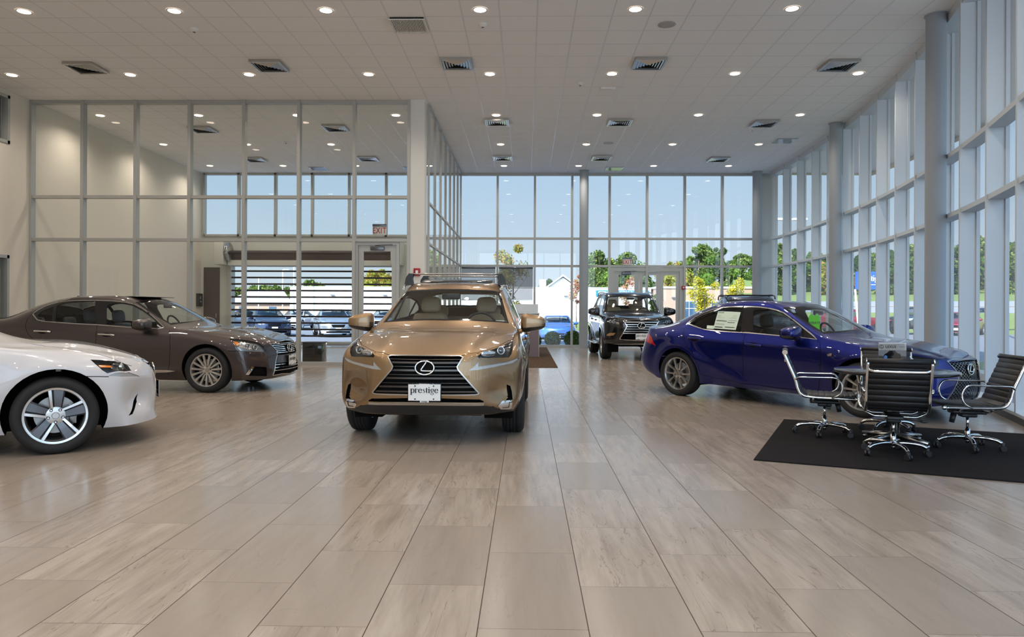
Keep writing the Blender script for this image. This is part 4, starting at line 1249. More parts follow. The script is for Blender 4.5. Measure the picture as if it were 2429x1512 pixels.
    if 'taillight' in lamps: both('tail_lamp', lamps['taillight'], [M['red'], M['gap']], root, off=.002)
    if 'reflector_rear' in lamps: both('rear_reflector', lamps['reflector_rear'], M['red'], root)
    if 'badge' in lamps: both('fender_badge', lamps['badge'], M['chrome'], root, off=.004)
    if 'diffuser' in gr: both('rear_diffuser', gr['diffuser'], M['plastic'], root)
    if 'lower' in gr: whole('lower_bumper', gr['lower'], M['plastic'])
    if 'skid' in gr: whole('skid_strip', gr['skid'], [opt.get('skid_mat', M['satin_metal'])]*2, off=.008, rim=.01)
    if 'slot' in gr: whole('lower_slot', gr['slot'], [M['gap'], M['gap']], off=-.04, rim=-.04)
    if gr.get('grille'):
        dp = opt.get('grille_depth', .04)
        g = whole('grille', gr['grille'], [M['gap'], M['gap']], off=-dp, rim=-dp)
        if opt.get('slats'):
            q = sub_skin(S, gr['grille']); sl = []
            for (za, zb_) in opt['slats']:
                sl += q.cut([(.9, -.01, za), (.9, -.01, zb_), (.9, 1.0, zb_+opt.get('slat_rise', 0)), (.9, 1.0, za+opt.get('slat_rise', 0))], convex=True, axis=(1, 0, 0), depth=.6)
            whole('grille_slats', sl, [opt.get('slat_mat', M['satin_metal'])]*2, par=g, off=opt.get('slat_off', -.012), rim=.022, rim_slot=0)
        if opt.get('lattice'):
            q = sub_skin(S, gr['grille']); sl = []
            z0_, z1_, st, wd = opt['lattice']
            k_ = int((z1_-z0_+1.2)/st)
            for i in range(k_):
                for sg in (1, -1):
                    zz = z0_-.6+i*st+(0 if sg > 0 else st*.5)
                    y0_, y1_ = -.02, .62
                    s2 = sg*.62
                    sl += q.cut([(.85, y0_, zz+s2*y0_-wd/2), (.85, y1_, zz+s2*y1_-wd/2), (.85, y1_, zz+s2*y1_+wd/2), (.85, y0_, zz+s2*y0_+wd/2)], convex=True, axis=(1, 0, 0), depth=.6)
            whole('grille_mesh', sl, [M['alloy_dark']]*2, par=g, off=-.015, rim=.012, rim_slot=0)
        if gr.get('frame'): whole('grille_trim', gr['frame'], [opt.get('grille_trim_mat', M['satin_metal'])]*2, par=g, off=.006, rim=.02, rim_slot=0)
        if 'bar' in opt:
            za, zb_ = opt['bar']; q = sub_skin(S, gr['grille'])
            bp = q.cut([(.9, -.01, za), (.9, -.01, zb_), (.9, 1, zb_), (.9, 1, za)], convex=True, axis=(1, 0, 0), depth=.6)
            whole('bumper_bar', bp, [opt.get('bar_mat', pnt)]*2, par=g, off=.0, rim=.03, rim_slot=0)
        if 'emblem' in opt:
            px, pz, w_, h_ = opt['emblem']
            e = link('emblem', emblem_mesh(w_, h_), M['chrome'], g, (px, 0, pz)); e.rotation_euler = (0, opt.get('emblem_tilt', R(-8)), 0)
            mb = MB(); P = [[(0, 0, 0)]*25, [(0, math.cos(2*math.pi*k/24)*w_*.95, math.sin(2*math.pi*k/24)*h_*.95) for k in range(25)]]
            mb.grid(P); mb.build('emblem_back', M['gap'], e, (-.004, 0, 0))
    if 'lower_grille' in gr and 'lower_grille' in opt.get('extra', ()): whole('air_intake', gr['lower_grille'], [M['gap'], M['gap']], off=-.04, rim=-.04)
    if 'plate' in opt:
        px, pz = opt['plate']
        letter_plate(root, (px, 0, pz), (R(90), 0, R(90)))
    for q in opt.get('mirrors', ()):
        for sg in (1, -1): side_mirror(root, q[0], q[1], q[2], sg, pnt, q[3] if len(q) > 3 else 1.0)
    # door handles
    for i, nm in enumerate(('handle_front', 'handle_rear')):
        hp = FE.get(nm) or opt.get(nm)
        if not hp: continue
        A, B = Vector(hp[0]), Vector(hp[1])
        A, B = nr(A), nr(B)
        for sg in (1, -1):
            mb = MB()
            n = S.normal((A+B)/2)
            path = [A+n*.006, A.lerp(B, .12)+n*.026, A.lerp(B, .5)+n*.034, A.lerp(B, .88)+n*.026, B+n*.006]
            path = [Vector((p.x, p.y*sg, p.z)) for p in smooth_path(path, 5)]
            mb.tube(path, .013, 8, flat=(.009, .015))
            h = mb.build('door_handle', opt.get('handle_mat', pnt), (fd if i == 0 else rd)[0 if sg > 0 else 1])
            mb = MB(); c_ = A.lerp(B, .5); t_ = (B-A).normalized(); u_ = n.cross(t_)
            P = [[c_+n*.003]*25, [nr(c_+t_*math.cos(2*math.pi*k/24)*.075+u_*math.sin(2*math.pi*k/24)*.032)+n*.0025 for k in range(25)]]
            P = [[Vector((p.x, p.y*sg, p.z)) for p in r_] for r_ in P]
            mb.grid(P); mb.build('handle_cup', M['gap'], h)
    if 'sill_trim' in FE:
        tp = sub_skin(S, body_polys+[p for q in doors for p in q]).cut(FE['sill_trim'], depth=.3)
        both('sill_trim', tp, M['chrome'], root, off=.006, rim=.006, rim_slot=0)
    return root, S
# ================================================================ the cars in the showroom
nx_opt = dict(arch_gap=.065, screen=(.06, .97), back_row=7, back=(.10, .85),
    dlo=[(-.70,1.105),(-.98,1.285),(-1.27,1.435),(-1.6,1.50),(-2.1,1.515),(-2.5,1.49),(-2.85,1.42),(-3.02,1.34),(-2.9,1.24),(-2.4,1.165),(-1.7,1.13)],
    glass_x=[(-1.64,-.75),(-2.52,-1.75),(-3.0,-2.58)], trim=.016, rear_glass_mat=M['glass'],
    slats=[(z-.009,z+.009) for z in (.512,.560,.642,.718,.792)]+[(z-.003,z+.003) for z in (.596,.675,.754,.825)], slat_mat=solid('grille_bronze_metal', (.09,.08,.07), .25, .9), slat_off=-.016,
    grille_trim=.022, emblem=(.958, .742, .088, .064), plate=(.966, .512),
    projectors=[(.655,.705,.892,.040)], reflectors=[(.80,.60,.866,.09,.032)],
    mirrors=[(-.66,1.0,1.14,1.12)], wheel_turn=.3, seat_z=.62, seat_x=-1.42,
    seams=[[(-.60,1.06),(-.60,.80),(-.62,.45),(-.66,.33)],[(-1.72,1.10),(-1.72,.7),(-1.70,.33)],[(-2.60,1.13),(-2.62,1.0),(-2.45,.82),(-2.30,.60),(-2.22,.36)],[(-.66,.33),(-1.70,.32),(-2.22,.36)]],
    door_loops=[[(-.60,1.085),(-.60,.80),(-.62,.45),(-.66,.33),(-1.70,.33),(-1.72,.7),(-1.72,1.13)],[(-1.72,1.13),(-1.72,.7),(-1.70,.33),(-2.22,.36),(-2.30,.60),(-2.45,.82),(-2.62,1.0),(-2.60,1.16)]],
    hood=[(.912,0,.86),(.90,.25,.86),(.86,.48,.88),(.72,.64,.91),(.40,.75,.97),(.10,.795,1.0),(-.10,.79,1.03),(-.40,.70,1.09),(-.36,.42,1.12),(-.33,0,1.13)],
    handle_front=[(-1.62,.91,.93),(-1.40,.91,.93)], handle_rear=[(-2.48,.91,.97),(-2.26,.91,.965)], handle_mat=P_['bronze'])
car_nx, S_nx = build_car('crossover', 'crossover', 'bronze crossover with roof bars, nose to the camera, in the middle of the tiled floor', 'car', P_['bronze'], M['cream_leather'], 'split', nx_opt)
# roof bars, fixed glass, paper on the dash
for bx, hw, zz in ((-1.52, .585, 1.742), (-2.35, .53, 1.752)):
    mb = MB(); mb.tube([(bx, -hw, zz), (bx, -hw*.5, zz+.006), (bx, 0, zz+.008), (bx, hw*.5, zz+.006), (bx, hw, zz)], .02, 10, flat=(.034, .010))
    b = mb.build('roof_bar', M['satin_metal'], car_nx)
    for sg in (1, -1):
        mb = MB()
        mb.prism([(bx+.05, sg*(hw-.05), zz+.005), (bx+.05, sg*(hw+.012), zz+.008), (bx+.05, sg*(hw+.05), zz-.05), (bx+.05, sg*(hw+.065), zz-.135), (bx+.05, sg*(hw-.045), zz-.135), (bx+.05, sg*(hw-.03), zz-.05)], (-.10, 0, 0))
        mb.build('bar_foot', M['plastic'], b)
for sg in (1, -1):
    mb = MB(); mb.tube(smooth_path([(-1.15, sg*.60, 1.545), (-1.4, sg*.615, 1.60), (-2.0, sg*.62, 1.625), (-2.7, sg*.60, 1.60), (-2.95, sg*.575, 1.55)], 6), .016, 8)
    mb.build('roof_rail', M['satin_metal'], car_nx)
mb = MB(); mb.box(-.36, .36, -.46, .46, -.006, .006, .004)
o = mb.build('sunroof', M['gloss_black'], car_nx, (-1.95, 0, 1.685)); o.rotation_euler = (0, R(7), 0)
mb = MB(); mb.quad((-.80, .08, 1.17), (-.80, .56, 1.155), (-.60, .58, 1.142), (-.60, .08, 1.147)); mb.build('window_sheet', M['paper'], car_nx)
mb = MB(); mb.box(-.003, .003, -.05, .05, -.03, .03); o = mb.build('stock_tag', M['white_plate'], car_nx, (-.64, .62, 1.14)); o.rotation_euler = (0, R(-35), 0)

is_opt = dict(arch_gap=.045, screen=(.05, .97), back=(.10, .93), rear_glass_mat=M['glass_dark'], trim=.016, trim_mat=M['satin_metal'],
    sunroof=(-1.35, -2.15, .44),
    grille=[(.80,-.01,.712),(.785,.2,.708),(.765,.42,.70),(.80,.36,.63),(.83,.30,.57),(.84,.31,.50),(.83,.37,.42),(.80,.44,.32),(.78,.47,.25),(.80,.3,.215),(.82,-.01,.21)],
    grille_loop=[(.80,-.01,.712),(.785,.2,.708),(.765,.42,.70),(.80,.36,.63),(.83,.30,.57),(.84,.31,.50),(.83,.37,.42),(.80,.44,.32),(.78,.47,.25),(.80,.3,.215),(.82,-.01,.21)],
    lattice=(.2, .72, .042, .010), grille_trim=.016, emblem=(.872, .605, .085, .062), emblem_tilt=R(-6), grille_trim_mat=M['satin_metal'],
    headlight=[(.70,.50,.715),(.62,.62,.745),(.50,.735,.775),(.34,.80,.81),(.36,.83,.77),(.47,.80,.70),(.56,.76,.655),(.66,.65,.63),(.72,.55,.64)],
    projectors=[(.63,.66,.69,.035)], reflectors=[(.52,.77,.73,.05,.02)],
    mirrors=[(-.86,1.0,1.0)], seat_z=.40, seat_x=-1.60,
    hood=[(.775,0,.725),(.735,.28,.735),(.63,.55,.765),(.45,.66,.80),(.0,.725,.88),(-.40,.745,.945),(-.46,.70,.96),(-.40,.42,.99),(-.36,0,1.0)],
    door_loops=[[(-.585,.935),(-.53,.85),(-.53,.6),(-.58,.256),(-1.68,.278),(-1.665,.6),(-1.67,.985)],[(-1.67,.985),(-1.665,.6),(-1.68,.278),(-2.38,.354),(-2.46,.5),(-2.6,.72),(-2.735,.86),(-2.76,1.06),(-2.4,1.02)]],
    seams=[[(.775,0,.725),(.735,.28,.735),(.63,.55,.765),(.45,.66,.80),(.0,.725,.88),(-.40,.745,.945)]])
car_is, S_is = build_car('sport_sedan', 'sedan', 'blue sports sedan with a green rebate card in the windshield, behind the round table', 'car', P_['blue'], M['black_leather'], 'twin', is_opt)

ls_opt = dict(arch_gap=.05, screen=(.05, .97), back=(.10, .93), rear_glass_mat=M['glass_dark'], trim=.016,
    grille=[(.86,-.01,.768)]+FEAT['luxury_sedan']['grille_side']+[(.98,-.01,.235)],
    grille_loop=[(.86,-.01,.768)]+FEAT['luxury_sedan']['grille_side']+[(.98,-.01,.235)],
    slats=[(.735,.748),(.705,.718),(.675,.688),(.645,.658),(.615,.628),(.585,.598),(.40,.412),(.355,.367),(.31,.322)], slat_mat=M['chrome'], slat_off=-.010,
    bar=(.43,.555), grille_trim=.016, grille_trim_mat=M['chrome'], emblem=(.955,.655,.085,.062), plate=(1.005,.46),
    projectors=[(.70,.72,.69,.04),(.62,.79,.72,.034)], reflectors=[(.50,.86,.735,.05,.03)],
    housing=M['lamp_mid'], mirrors=[(-.95,1.03,1.04,1.05)], handle_mat=M['chrome'], seat_z=.42, seat_x=-1.72,
    hood=[(.85,0,.775),(.81,.3,.785),(.69,.58,.815),(.48,.69,.86),(.0,.76,.94),(-.48,.775,.985),(-.54,.72,.995),(-.46,.43,1.035),(-.40,0,1.05)],
    door_loops=[[(-.59,.955),(-.57,.8),(-.60,.55),(-.63,.29),(-1.75,.23),(-1.76,.6),(-1.78,1.02)],[(-1.78,1.02),(-1.76,.6),(-1.75,.24),(-2.48,.26),(-2.60,.58),(-2.75,.78),(-2.92,.95),(-2.93,1.17),(-2.6,1.10)]],
    seams=[[(.85,0,.775),(.81,.3,.785),(.69,.58,.815),(.48,.69,.86),(.0,.76,.94),(-.48,.775,.985)]])
car_ls, S_ls = build_car('luxury_sedan', 'sedan', 'long grey-brown sedan side-on before the glass partition', 'car', P_['grey'], M['grey_leather'], 'fifteen', ls_opt)
mb = MB(); mb.box(-.34, .34, -.46, .46, -.006, .006, .004)
o = mb.build('sunroof', M['gloss_black'], car_ls, (-1.60, 0, 1.480)); o.rotation_euler = (0, R(1.0), 0)
mb = MB(); mb.prism([(.07, -.012, 0), (-.09, -.012, 0), (-.07, -.003, .045), (-.03, -.003, .04)], (0, .024, 0)); mb.build('roof_antenna', P_['grey'], car_ls, (-2.62, 0, 1.452))

gs_opt = dict(arch_gap=.065, screen=(.05, .97), back=(.10, .93), trim=.016,
    dlo=[(-.76,.965),(-1.0,1.13),(-1.2,1.25),(-1.45,1.33),(-1.75,1.36),(-2.1,1.35),(-2.4,1.30),(-2.65,1.20),(-2.85,1.09),(-2.5,1.03),(-1.8,.995)], glass_x=[(-1.68,-.82),(-2.45,-1.78),(-2.75,-2.5)],
    grille=[(.78,-.01,.748),(.75,.25,.748),(.70,.44,.745),(.80,.36,.66),(.83,.31,.58),(.82,.36,.48),(.80,.47,.30),(.82,.3,.24),(.85,-.01,.235)],
    grille_loop=[(.78,-.01,.748),(.75,.25,.748),(.70,.44,.745),(.80,.36,.66),(.83,.31,.58),(.82,.36,.48),(.80,.47,.30),(.82,.3,.24),(.85,-.01,.235)],
    slats=[(.72,.73),(.69,.70),(.66,.67),(.63,.64),(.60,.61),(.52,.53),(.47,.48),(.42,.43),(.37,.38),(.32,.33)], slat_mat=M['chrome'], grille_trim=.016, grille_trim_mat=M['chrome'],
    emblem=(.868,.655,.085,.062), plate=(.905,.46), projectors=[(.545,.755,.745,.036)], reflectors=[(.40,.85,.725,.06,.014),(.48,.82,.715,.03,.012)],
    mirrors=[(-.86,1.0,1.01)], seat_z=.40, seat_x=-1.60,
    hood=[(.76,0,.755),(.74,.3,.765),(.61,.455,.745),(.48,.56,.80),(.20,.65,.86),(-.2,.74,.935),(-.48,.745,.965),(-.52,.70,.97),(-.42,.42,1.015),(-.38,0,1.03)],
    seams=[[(-.55,.95),(-.53,.8),(-.55,.5),(-.60,.27)],[(-1.72,1.0),(-1.72,.6),(-1.70,.25)],[(-.60,.27),(-1.70,.25),(-2.4,.27)]],
    door_loops=[[(-.55,.955),(-.53,.8),(-.55,.5),(-.60,.27),(-1.70,.26),(-1.72,.6),(-1.72,1.0)],[(-1.72,1.0),(-1.72,.6),(-1.70,.26),(-2.38,.27),(-2.46,.5),(-2.6,.75),(-2.75,.9),(-2.8,1.06)]])
car_gs, S_gs = build_car('midsize_sedan', 'sedan', 'white sedan with five-spoke wheels cut off by the left edge', 'car', P_['white'], M['black_leather'], 'blade', gs_opt)
mb = MB(); mb.box(-.02, .02, -.002, .002, -.018, .018); o = mb.build('arch_sticker', M['white_plate'], car_gs, (.02, -.795, .735)); o.rotation_euler = (R(-50), 0, 0)

gx_opt = dict(arch_gap=.075, screen=(.06, .96), back_row=7, back=(.10, .92), rear_glass_mat=M['glass'],
    dlo=[(-.66,1.235),(-.84,1.45),(-1.02,1.62),(-1.3,1.69),(-2.0,1.72),(-2.9,1.70),(-3.2,1.64),(-3.32,1.30),(-2.4,1.255),(-1.5,1.24)],
    glass_x=[(-1.60,-.72),(-2.52,-1.72),(-3.25,-2.62)], trim=.014, trim_mat=M['gloss_black'],
    slats=[(.985,1.015),(.925,.945),(.87,.89),(.81,.83),(.75,.77)], slat_mat=M['satin_metal'], slat_off=-.008, grille_trim=.030, grille_trim_mat=M['chrome'],
    bar=(.69,.72), bar_mat=M['satin_metal'], emblem=(.925,.905,.10,.072), emblem_tilt=R(-4), plate=(.935,.63), projectors=[(.67,.77,1.01,.042),(.74,.69,1.0,.042)], reflectors=[(.80,.60,.965,.06,.035)],
    fog_mat=M['fog_amber'], mirrors=[(-.62,1.05,1.27,1.25)], seat_z=.78, seat_x=-1.35, skid_mat=M['satin_metal'],
    hood=[(.83,0,1.09),(.81,.3,1.095),(.74,.55,1.105),(.50,.68,1.14),(.0,.745,1.19),(-.42,.76,1.205),(-.46,.70,1.21),(-.40,.42,1.23),(-.36,0,1.235)],
    seams=[[(-.58,1.19),(-.60,.8),(-.64,.42)],[(-1.68,1.22),(-1.68,.8),(-1.68,.40)],[(-2.58,1.24),(-2.55,1.0),(-2.40,.80),(-2.28,.45)],[(-.64,.42),(-1.68,.40),(-2.28,.44)],[(.83,0,1.09),(.81,.3,1.095),(.74,.55,1.105),(.50,.68,1.14),(.0,.745,1.19)]],
    door_loops=[[(-.58,1.2),(-.60,.8),(-.64,.42),(-1.68,.40),(-1.68,.8),(-1.68,1.25)],[(-1.68,1.25),(-1.68,.8),(-1.68,.40),(-2.28,.45),(-2.40,.80),(-2.55,1.0),(-2.58,1.26)]],
    handle_front=[(-1.60,.92,1.03),(-1.38,.92,1.03)], handle_rear=[(-2.48,.92,1.05),(-2.26,.92,1.05)], handle_mat=P_['black'])
car_gx, S_gx = build_car('off_roader', 'off_roader', 'black off-roader facing the camera before the glass doors, right of the far pillar', 'car', P_['black'], M['cream_leather'], 'six', gx_opt)
for sg in (1, -1):
    mb = MB(); mb.box(-2.35, -.50, -.09, .09, -.02, .02, .015); mb.build('running_board', M['satin_metal'], car_gx, (0, sg*.97, .40))
    mb = MB(); mb.tube(smooth_path([(-1.1, sg*.66, 1.72), (-1.35, sg*.675, 1.80), (-2.2, sg*.68, 1.83), (-2.9, sg*.655, 1.80), (-3.1, sg*.64, 1.73)], 6), .02, 8); mb.build('roof_rail', M['satin_metal'], car_gx)
# ================================================================ the showroom shell
CZ = 6.10           # ceiling height
YP, YF = 16.45, 25.2   # glass partition, far glass wall
XL, XS = -11.5, -2.31  # left wall, side glass of the delivery bay
YB = -7.0
ARC_C, ARC_R = (-36.62, 23.7), 45.0
def arc(phi, r=ARC_R): return (ARC_C[0]+r*math.cos(phi), ARC_C[1]+r*math.sin(phi))
PHI0, DPHI = R(-16.43), R(1.63)

def struct(o): o['kind'] = 'structure'; return o

# ---- surfaces
def floor_mat():
    t = NT('floor_tile'); TW, TL = .4465, .9075
    co = t.n('TexCoord'); sp = t.n('SeparateXYZ'); t.l(co.outputs['Object'], sp.inputs[0])
    fx = t.math('DIVIDE', t.math('SUBTRACT', sp.outputs[0], .257-TW*60), TW)
    ix = t.math('FLOOR', fx); rx = t.math('SUBTRACT', fx, ix)
    odd = t.math('MODULO', ix, 2.0)
    fy = t.math('ADD', t.math('DIVIDE', t.math('SUBTRACT', sp.outputs[1], 2.883-TL*60), TL), t.math('MULTIPLY_ADD', odd, .5, .5))
    iy = t.math('FLOOR', fy); ry = t.math('SUBTRACT', fy, iy)
    ex = t.math('MULTIPLY', t.math('MINIMUM', rx, t.math('SUBTRACT', 1.0, rx)), TW)
    ey = t.math('MULTIPLY', t.math('MINIMUM', ry, t.math('SUBTRACT', 1.0, ry)), TL)
    joint_x = t.math('LESS_THAN', ex, .0022); joint_y = t.math('LESS_THAN', ey, .0012)
    joint = t.math('MAXIMUM', joint_x, joint_y)
    cell = t.n('CombineXYZ'); t.l(ix, cell.inputs[0]); t.l(iy, cell.inputs[1])
    wn = t.n('TexWhiteNoise'); wn.noise_dimensions = '3D'; t.l(cell.outputs[0], wn.inputs['Vector'])
    # veins run along each tile, shifted per tile
    sc = t.n('Mapping'); sc.inputs['Scale'].default_value = (13.0, 1.5, 1)
    t.l(co.outputs['Object'], sc.inputs[0])
    off = t.n('VectorMath'); off.operation = 'MULTIPLY_ADD'; off.inputs[1].default_value = (40, 40, 40); t.l(wn.outputs['Color'], off.inputs[0]); t.l(sc.outputs[0], off.inputs[2])
    n1 = t.n('TexNoise'); n1.inputs['Scale'].default_value = 1.0; n1.inputs['Detail'].default_value = 7; n1.inputs['Roughness'].default_value = .62; n1.inputs['Distortion'].default_value = .25
    t.l(off.outputs[0], n1.inputs['Vector'])
    n2 = t.n('TexNoise'); n2.inputs['Scale'].default_value = .5; n2.inputs['Detail'].default_value = 4; n2.inputs['Distortion'].default_value = 1.4
    t.l(off.outputs[0], n2.inputs['Vector'])
    ridge = t.math('ABSOLUTE', t.math('SUBTRACT', n2.outputs[0], .5))
    vein = t.math('LESS_THAN', ridge, .004)
    strong = t.math('MULTIPLY_ADD', t.math('GREATER_THAN', wn.outputs['Value'], .45), .75, .25)
    v = t.math('MULTIPLY', t.math('SUBTRACT', n1.outputs[0], .5), strong)
    base = t.mix(t.math('MINIMUM', t.math('MULTIPLY_ADD', v, 1.5, .48, clamp=True), .78), srgb(134, 122, 110), srgb(182, 170, 157))
    base = t.mix(t.math('MULTIPLY', t.math('MULTIPLY', vein, strong), .40), base, srgb(104, 88, 74))
    tone = t.math('MULTIPLY_ADD', wn.outputs['Value'], .16, .90)
    base = t.mix(1.0, base, tone, 'MULTIPLY')
    colr = t.mix(joint, base, srgb(58, 44, 33))
    rough = t.math('MULTIPLY_ADD', joint, .4, t.math('MULTIPLY_ADD', n1.outputs[0], .08, .15))
    bp = t.n('Bump'); bp.inputs['Strength'].default_value = .25; bp.inputs['Distance'].default_value = .002
    t.l(t.math('MULTIPLY', joint, -1.0), bp.inputs['Height'])
    t.principled(**{'Base Color': colr, 'Roughness': rough, 'Specular IOR Level': .5, 'Normal': bp.outputs[0]})
    return t.m

def ceiling_mat():
    t = NT('ceiling_tile'); TX, TY = .6117, .6183
    co = t.n('TexCoord'); sp = t.n('SeparateXYZ'); t.l(co.outputs['Object'], sp.inputs[0])
    def edge(o, off, T):
        f = t.math('DIVIDE', t.math('SUBTRACT', o, off-T*60), T)
        r = t.math('FRACT', f)
        return t.math('MULTIPLY', t.math('MINIMUM', r, t.math('SUBTRACT', 1.0, r)), T)
    e = t.math('MINIMUM', edge(sp.outputs[0], .159, TX), edge(sp.outputs[1], 11.726, TY))
    bar = t.math('LESS_THAN', e, .012)
    nz = t.n('TexNoise'); nz.inputs['Scale'].default_value = 55; nz.inputs['Detail'].default_value = 3; t.l(co.outputs['Object'], nz.inputs['Vector'])
    tile = t.mix(nz.outputs[0], srgb(244, 242, 240), srgb(250, 249, 247))
    colr = t.mix(bar, tile, srgb(224, 222, 220))
    rough = t.math('MULTIPLY_ADD', bar, -.55, .9)
    bp = t.n('Bump'); bp.inputs['Strength'].default_value = .5; bp.inputs['Distance'].default_value = .006; t.l(t.math('MULTIPLY', bar, -1.0), bp.inputs['Height'])
    t.principled(**{'Base Color': colr, 'Roughness': rough, 'Specular IOR Level': t.math('MULTIPLY_ADD', bar, .4, .15), 'Normal': bp.outputs[0]})
    return t.m

M['floor'] = floor_mat(); M['ceiling'] = ceiling_mat()
M['wall'] = solid('cream_wall', srgb(226, 216, 202), .7, noise=.02, nscale=8)
M['white_wall'] = solid('white_wall', srgb(224, 222, 216), .65)
M['frame'] = solid('window_aluminium', srgb(178, 177, 172), .42, .25)
M['fin'] = solid('white_fin', srgb(206, 212, 216), .42)
M['column'] = solid('column_grey', srgb(160, 166, 172), .55)
M['pane'] = pane('window_glass', (.93, .965, .955), .05)
M['pane_clear'] = pane('outer_glass', (.965, .98, .985), .045)
M['bay_white'] = solid('bay_plaster', srgb(206, 206, 196), .6)
M['dark_door'] = solid('dark_door', srgb(70, 58, 54), .45)

pts = [(XL, YB), (5.1, YB), (5.1, 6.2)]
n_arc = 26
arc_pts = [arc(R(-22.4)+(R(1.95)-R(-22.4))*k/n_arc, ARC_R+.30) for k in range(n_arc+1)]
plan = [(XL-.05, YB), (5.36, YB)]+arc_pts+[(arc_pts[-1][0], YF+.05), (XL-.05, YF+.05)]
mb = MB(); mb.prism([(x, y, 0) for x, y in plan], (0, 0, -.12)); struct(mb.build('floor', M['floor']))
mb = MB(); mb.prism([(x, y, CZ) for x, y in plan], (0, 0, .12)); struct(mb.build('ceiling', M['ceiling']))
# roof with eaves beyond the glass
M['soffit'] = solid('soffit_panel', srgb(196, 184, 172), .35, .2)
far = [arc(R(-30)+(R(2.9)-R(-30))*k/24, ARC_R+3.9) for k in range(25)]
roof_plan = [(XL-.6, YB-.6), (5.0, YB-.6)]+far+[(far[-1][0], YF+.75), (XL-.6, YF+.45)]
mb = MB(); mb.prism([(x, y, CZ+.14) for x, y in roof_plan], (0, 0, .55)); struct(mb.build('roof', M['soffit']))
mb = MB()
for k in range(24):
    (x0, y0), (x1, y1) = far[k], far[k+1]
    mb.quad((x0, y0, CZ+.02), (x1, y1, CZ+.02), (x1, y1, CZ+.72), (x0, y0, CZ+.72))
mb.quad((XL-.6, YF+.46, CZ+.09), (far[-1][0], YF+.76, CZ+.09), (far[-1][0], YF+.76, CZ+.72), (XL-.6, YF+.46, CZ+.72))
struct(mb.build('trim_1', solid('roof_fascia', srgb(226, 205, 150), .4)))

def wall_box(name, x0, x1, y0, y1, z0, z1, mat):
    mb = MB(); mb.box(x0, x1, y0, y1, z0, z1); return struct(mb.build(name, mat))
mb = MB(); mb.box(XL-.2, -6.4, YB-.2, YB, 0, CZ); mb.box(-6.4, 5.36, YB-.2, YB, 0, .45); mb.box(-6.4, 5.36, YB-.2, YB, 5.95, CZ)
struct(mb.build('wall_back', M['wall']))
# left wall with a high window and a low door opening just inside the frame
mb = MB()
yo0, yo1 = 12.9, 15.70
mb.box(XL-.2, XL, YB, yo0, 0, CZ); mb.box(XL-.2, XL, yo1, YF+.05, 0, CZ)
mb.box(XL-.2, XL, yo0, yo1, 2.46, 4.93); mb.box(XL-.2, XL, yo0, yo1, 6.0, CZ)
struct(mb.build('wall_left', M['wall']))
mb = MB(); mb.box(XL-3, XL-2.9, yo0-.6, yo1+.5, 0, CZ+.1); mb.box(XL-3, XL-.2, yo1+.4, yo1+.5, 0, CZ+.1); mb.box(XL-3, XL-.2, yo0-.6, yo0-.5, 0, CZ+.1); mb.box(XL-3, XL-.2, yo0-.6, yo1+.5, CZ, CZ+.1); mb.box(XL-3, XL-.2, yo0-.6, yo1+.5, -.1, 0); struct(mb.build('wall_corridor', M['dark_door']))
wn_ = [0]
def window(parent_mesh, mat=None):
    wn_[0] += 1
    return struct(parent_mesh.build('window_%d' % wn_[0], mat or M['frame'], auto=30))
def panes(o, quads, mat):
    for q in quads:
        mb = MB(); mb.quad(*q); mb.build('glass_pane', mat, o)
for z0, z1 in ((4.93, 6.0), (0, 2.46)):
    mb = MB()
    for y in (yo0, yo1-.07): mb.box(XL-.12, XL+.02, y, y+.07, z0, z1)
    for z in (z0, z1-.07): mb.box(XL-.12, XL+.02, yo0, yo1, z, z+.07)
    w = window(mb); panes(w, [((XL-.05, yo0, z0), (XL-.05, yo1, z0), (XL-.05, yo1, z1), (XL-.05, yo0, z1))], M['pane'])

BACK_BAYS = True
# flat glazed walls: one window per bay, frame with transoms, three or four lights
def glazed_bay(a, b, zs, fw=.07, dp=.15, inward=(0, -1), mat=None, skip=(), left=True, right=False, open_to=None):
    """bay between plan points a and b; zs: sill .. head levels"""
    a, b = Vector((*a, 0)), Vector((*b, 0)); t = (b-a).normalized(); n = Vector((inward[0], inward[1], 0))
    L = (b-a).length
    m = Matrix((( t.x, n.x, 0, a.x), (t.y, n.y, 0, a.y), (0, 0, 1, 0), (0, 0, 0, 1)))
    mb = MB(); z_lo = zs[0] if open_to is None else open_to
    if left: mb.box(-fw/2, fw/2, -dp*.25, dp*.75, 0 if open_to is None else 0, zs[-1], mtx=m)
    if right: mb.box(L-fw/2, L+fw/2, -dp*.25, dp*.75, 0, zs[-1], mtx=m)
    for i, z in enumerate(zs):
        if i in skip: continue
        h = fw if 0 < i < len(zs)-1 else fw*1.1
        mb.box(fw/2, L-fw/2, -dp*.25, dp*.62, z-h/2 if i else z, z+h/2 if i < len(zs)-1 else z, mtx=m) if 0 < i < len(zs)-1 else mb.box(fw/2, L-fw/2, -dp*.25, dp*.62, z if i == 0 else z-h, z+h if i == 0 else z, mtx=m)
    w = window(mb)
    qs = []
    for z0, z1 in zip(zs, zs[1:]):
        if open_to is not None and z1 <= open_to+.05: continue
        q = [(0, 0, z0), (L, 0, z0), (L, 0, z1), (0, 0, z1)]
        qs.append([tuple(m @ Vector(p)) for p in q])
    panes(w, qs, mat or M['pane'])
    return w
ZS = [0.0, 2.85, 3.81, CZ]
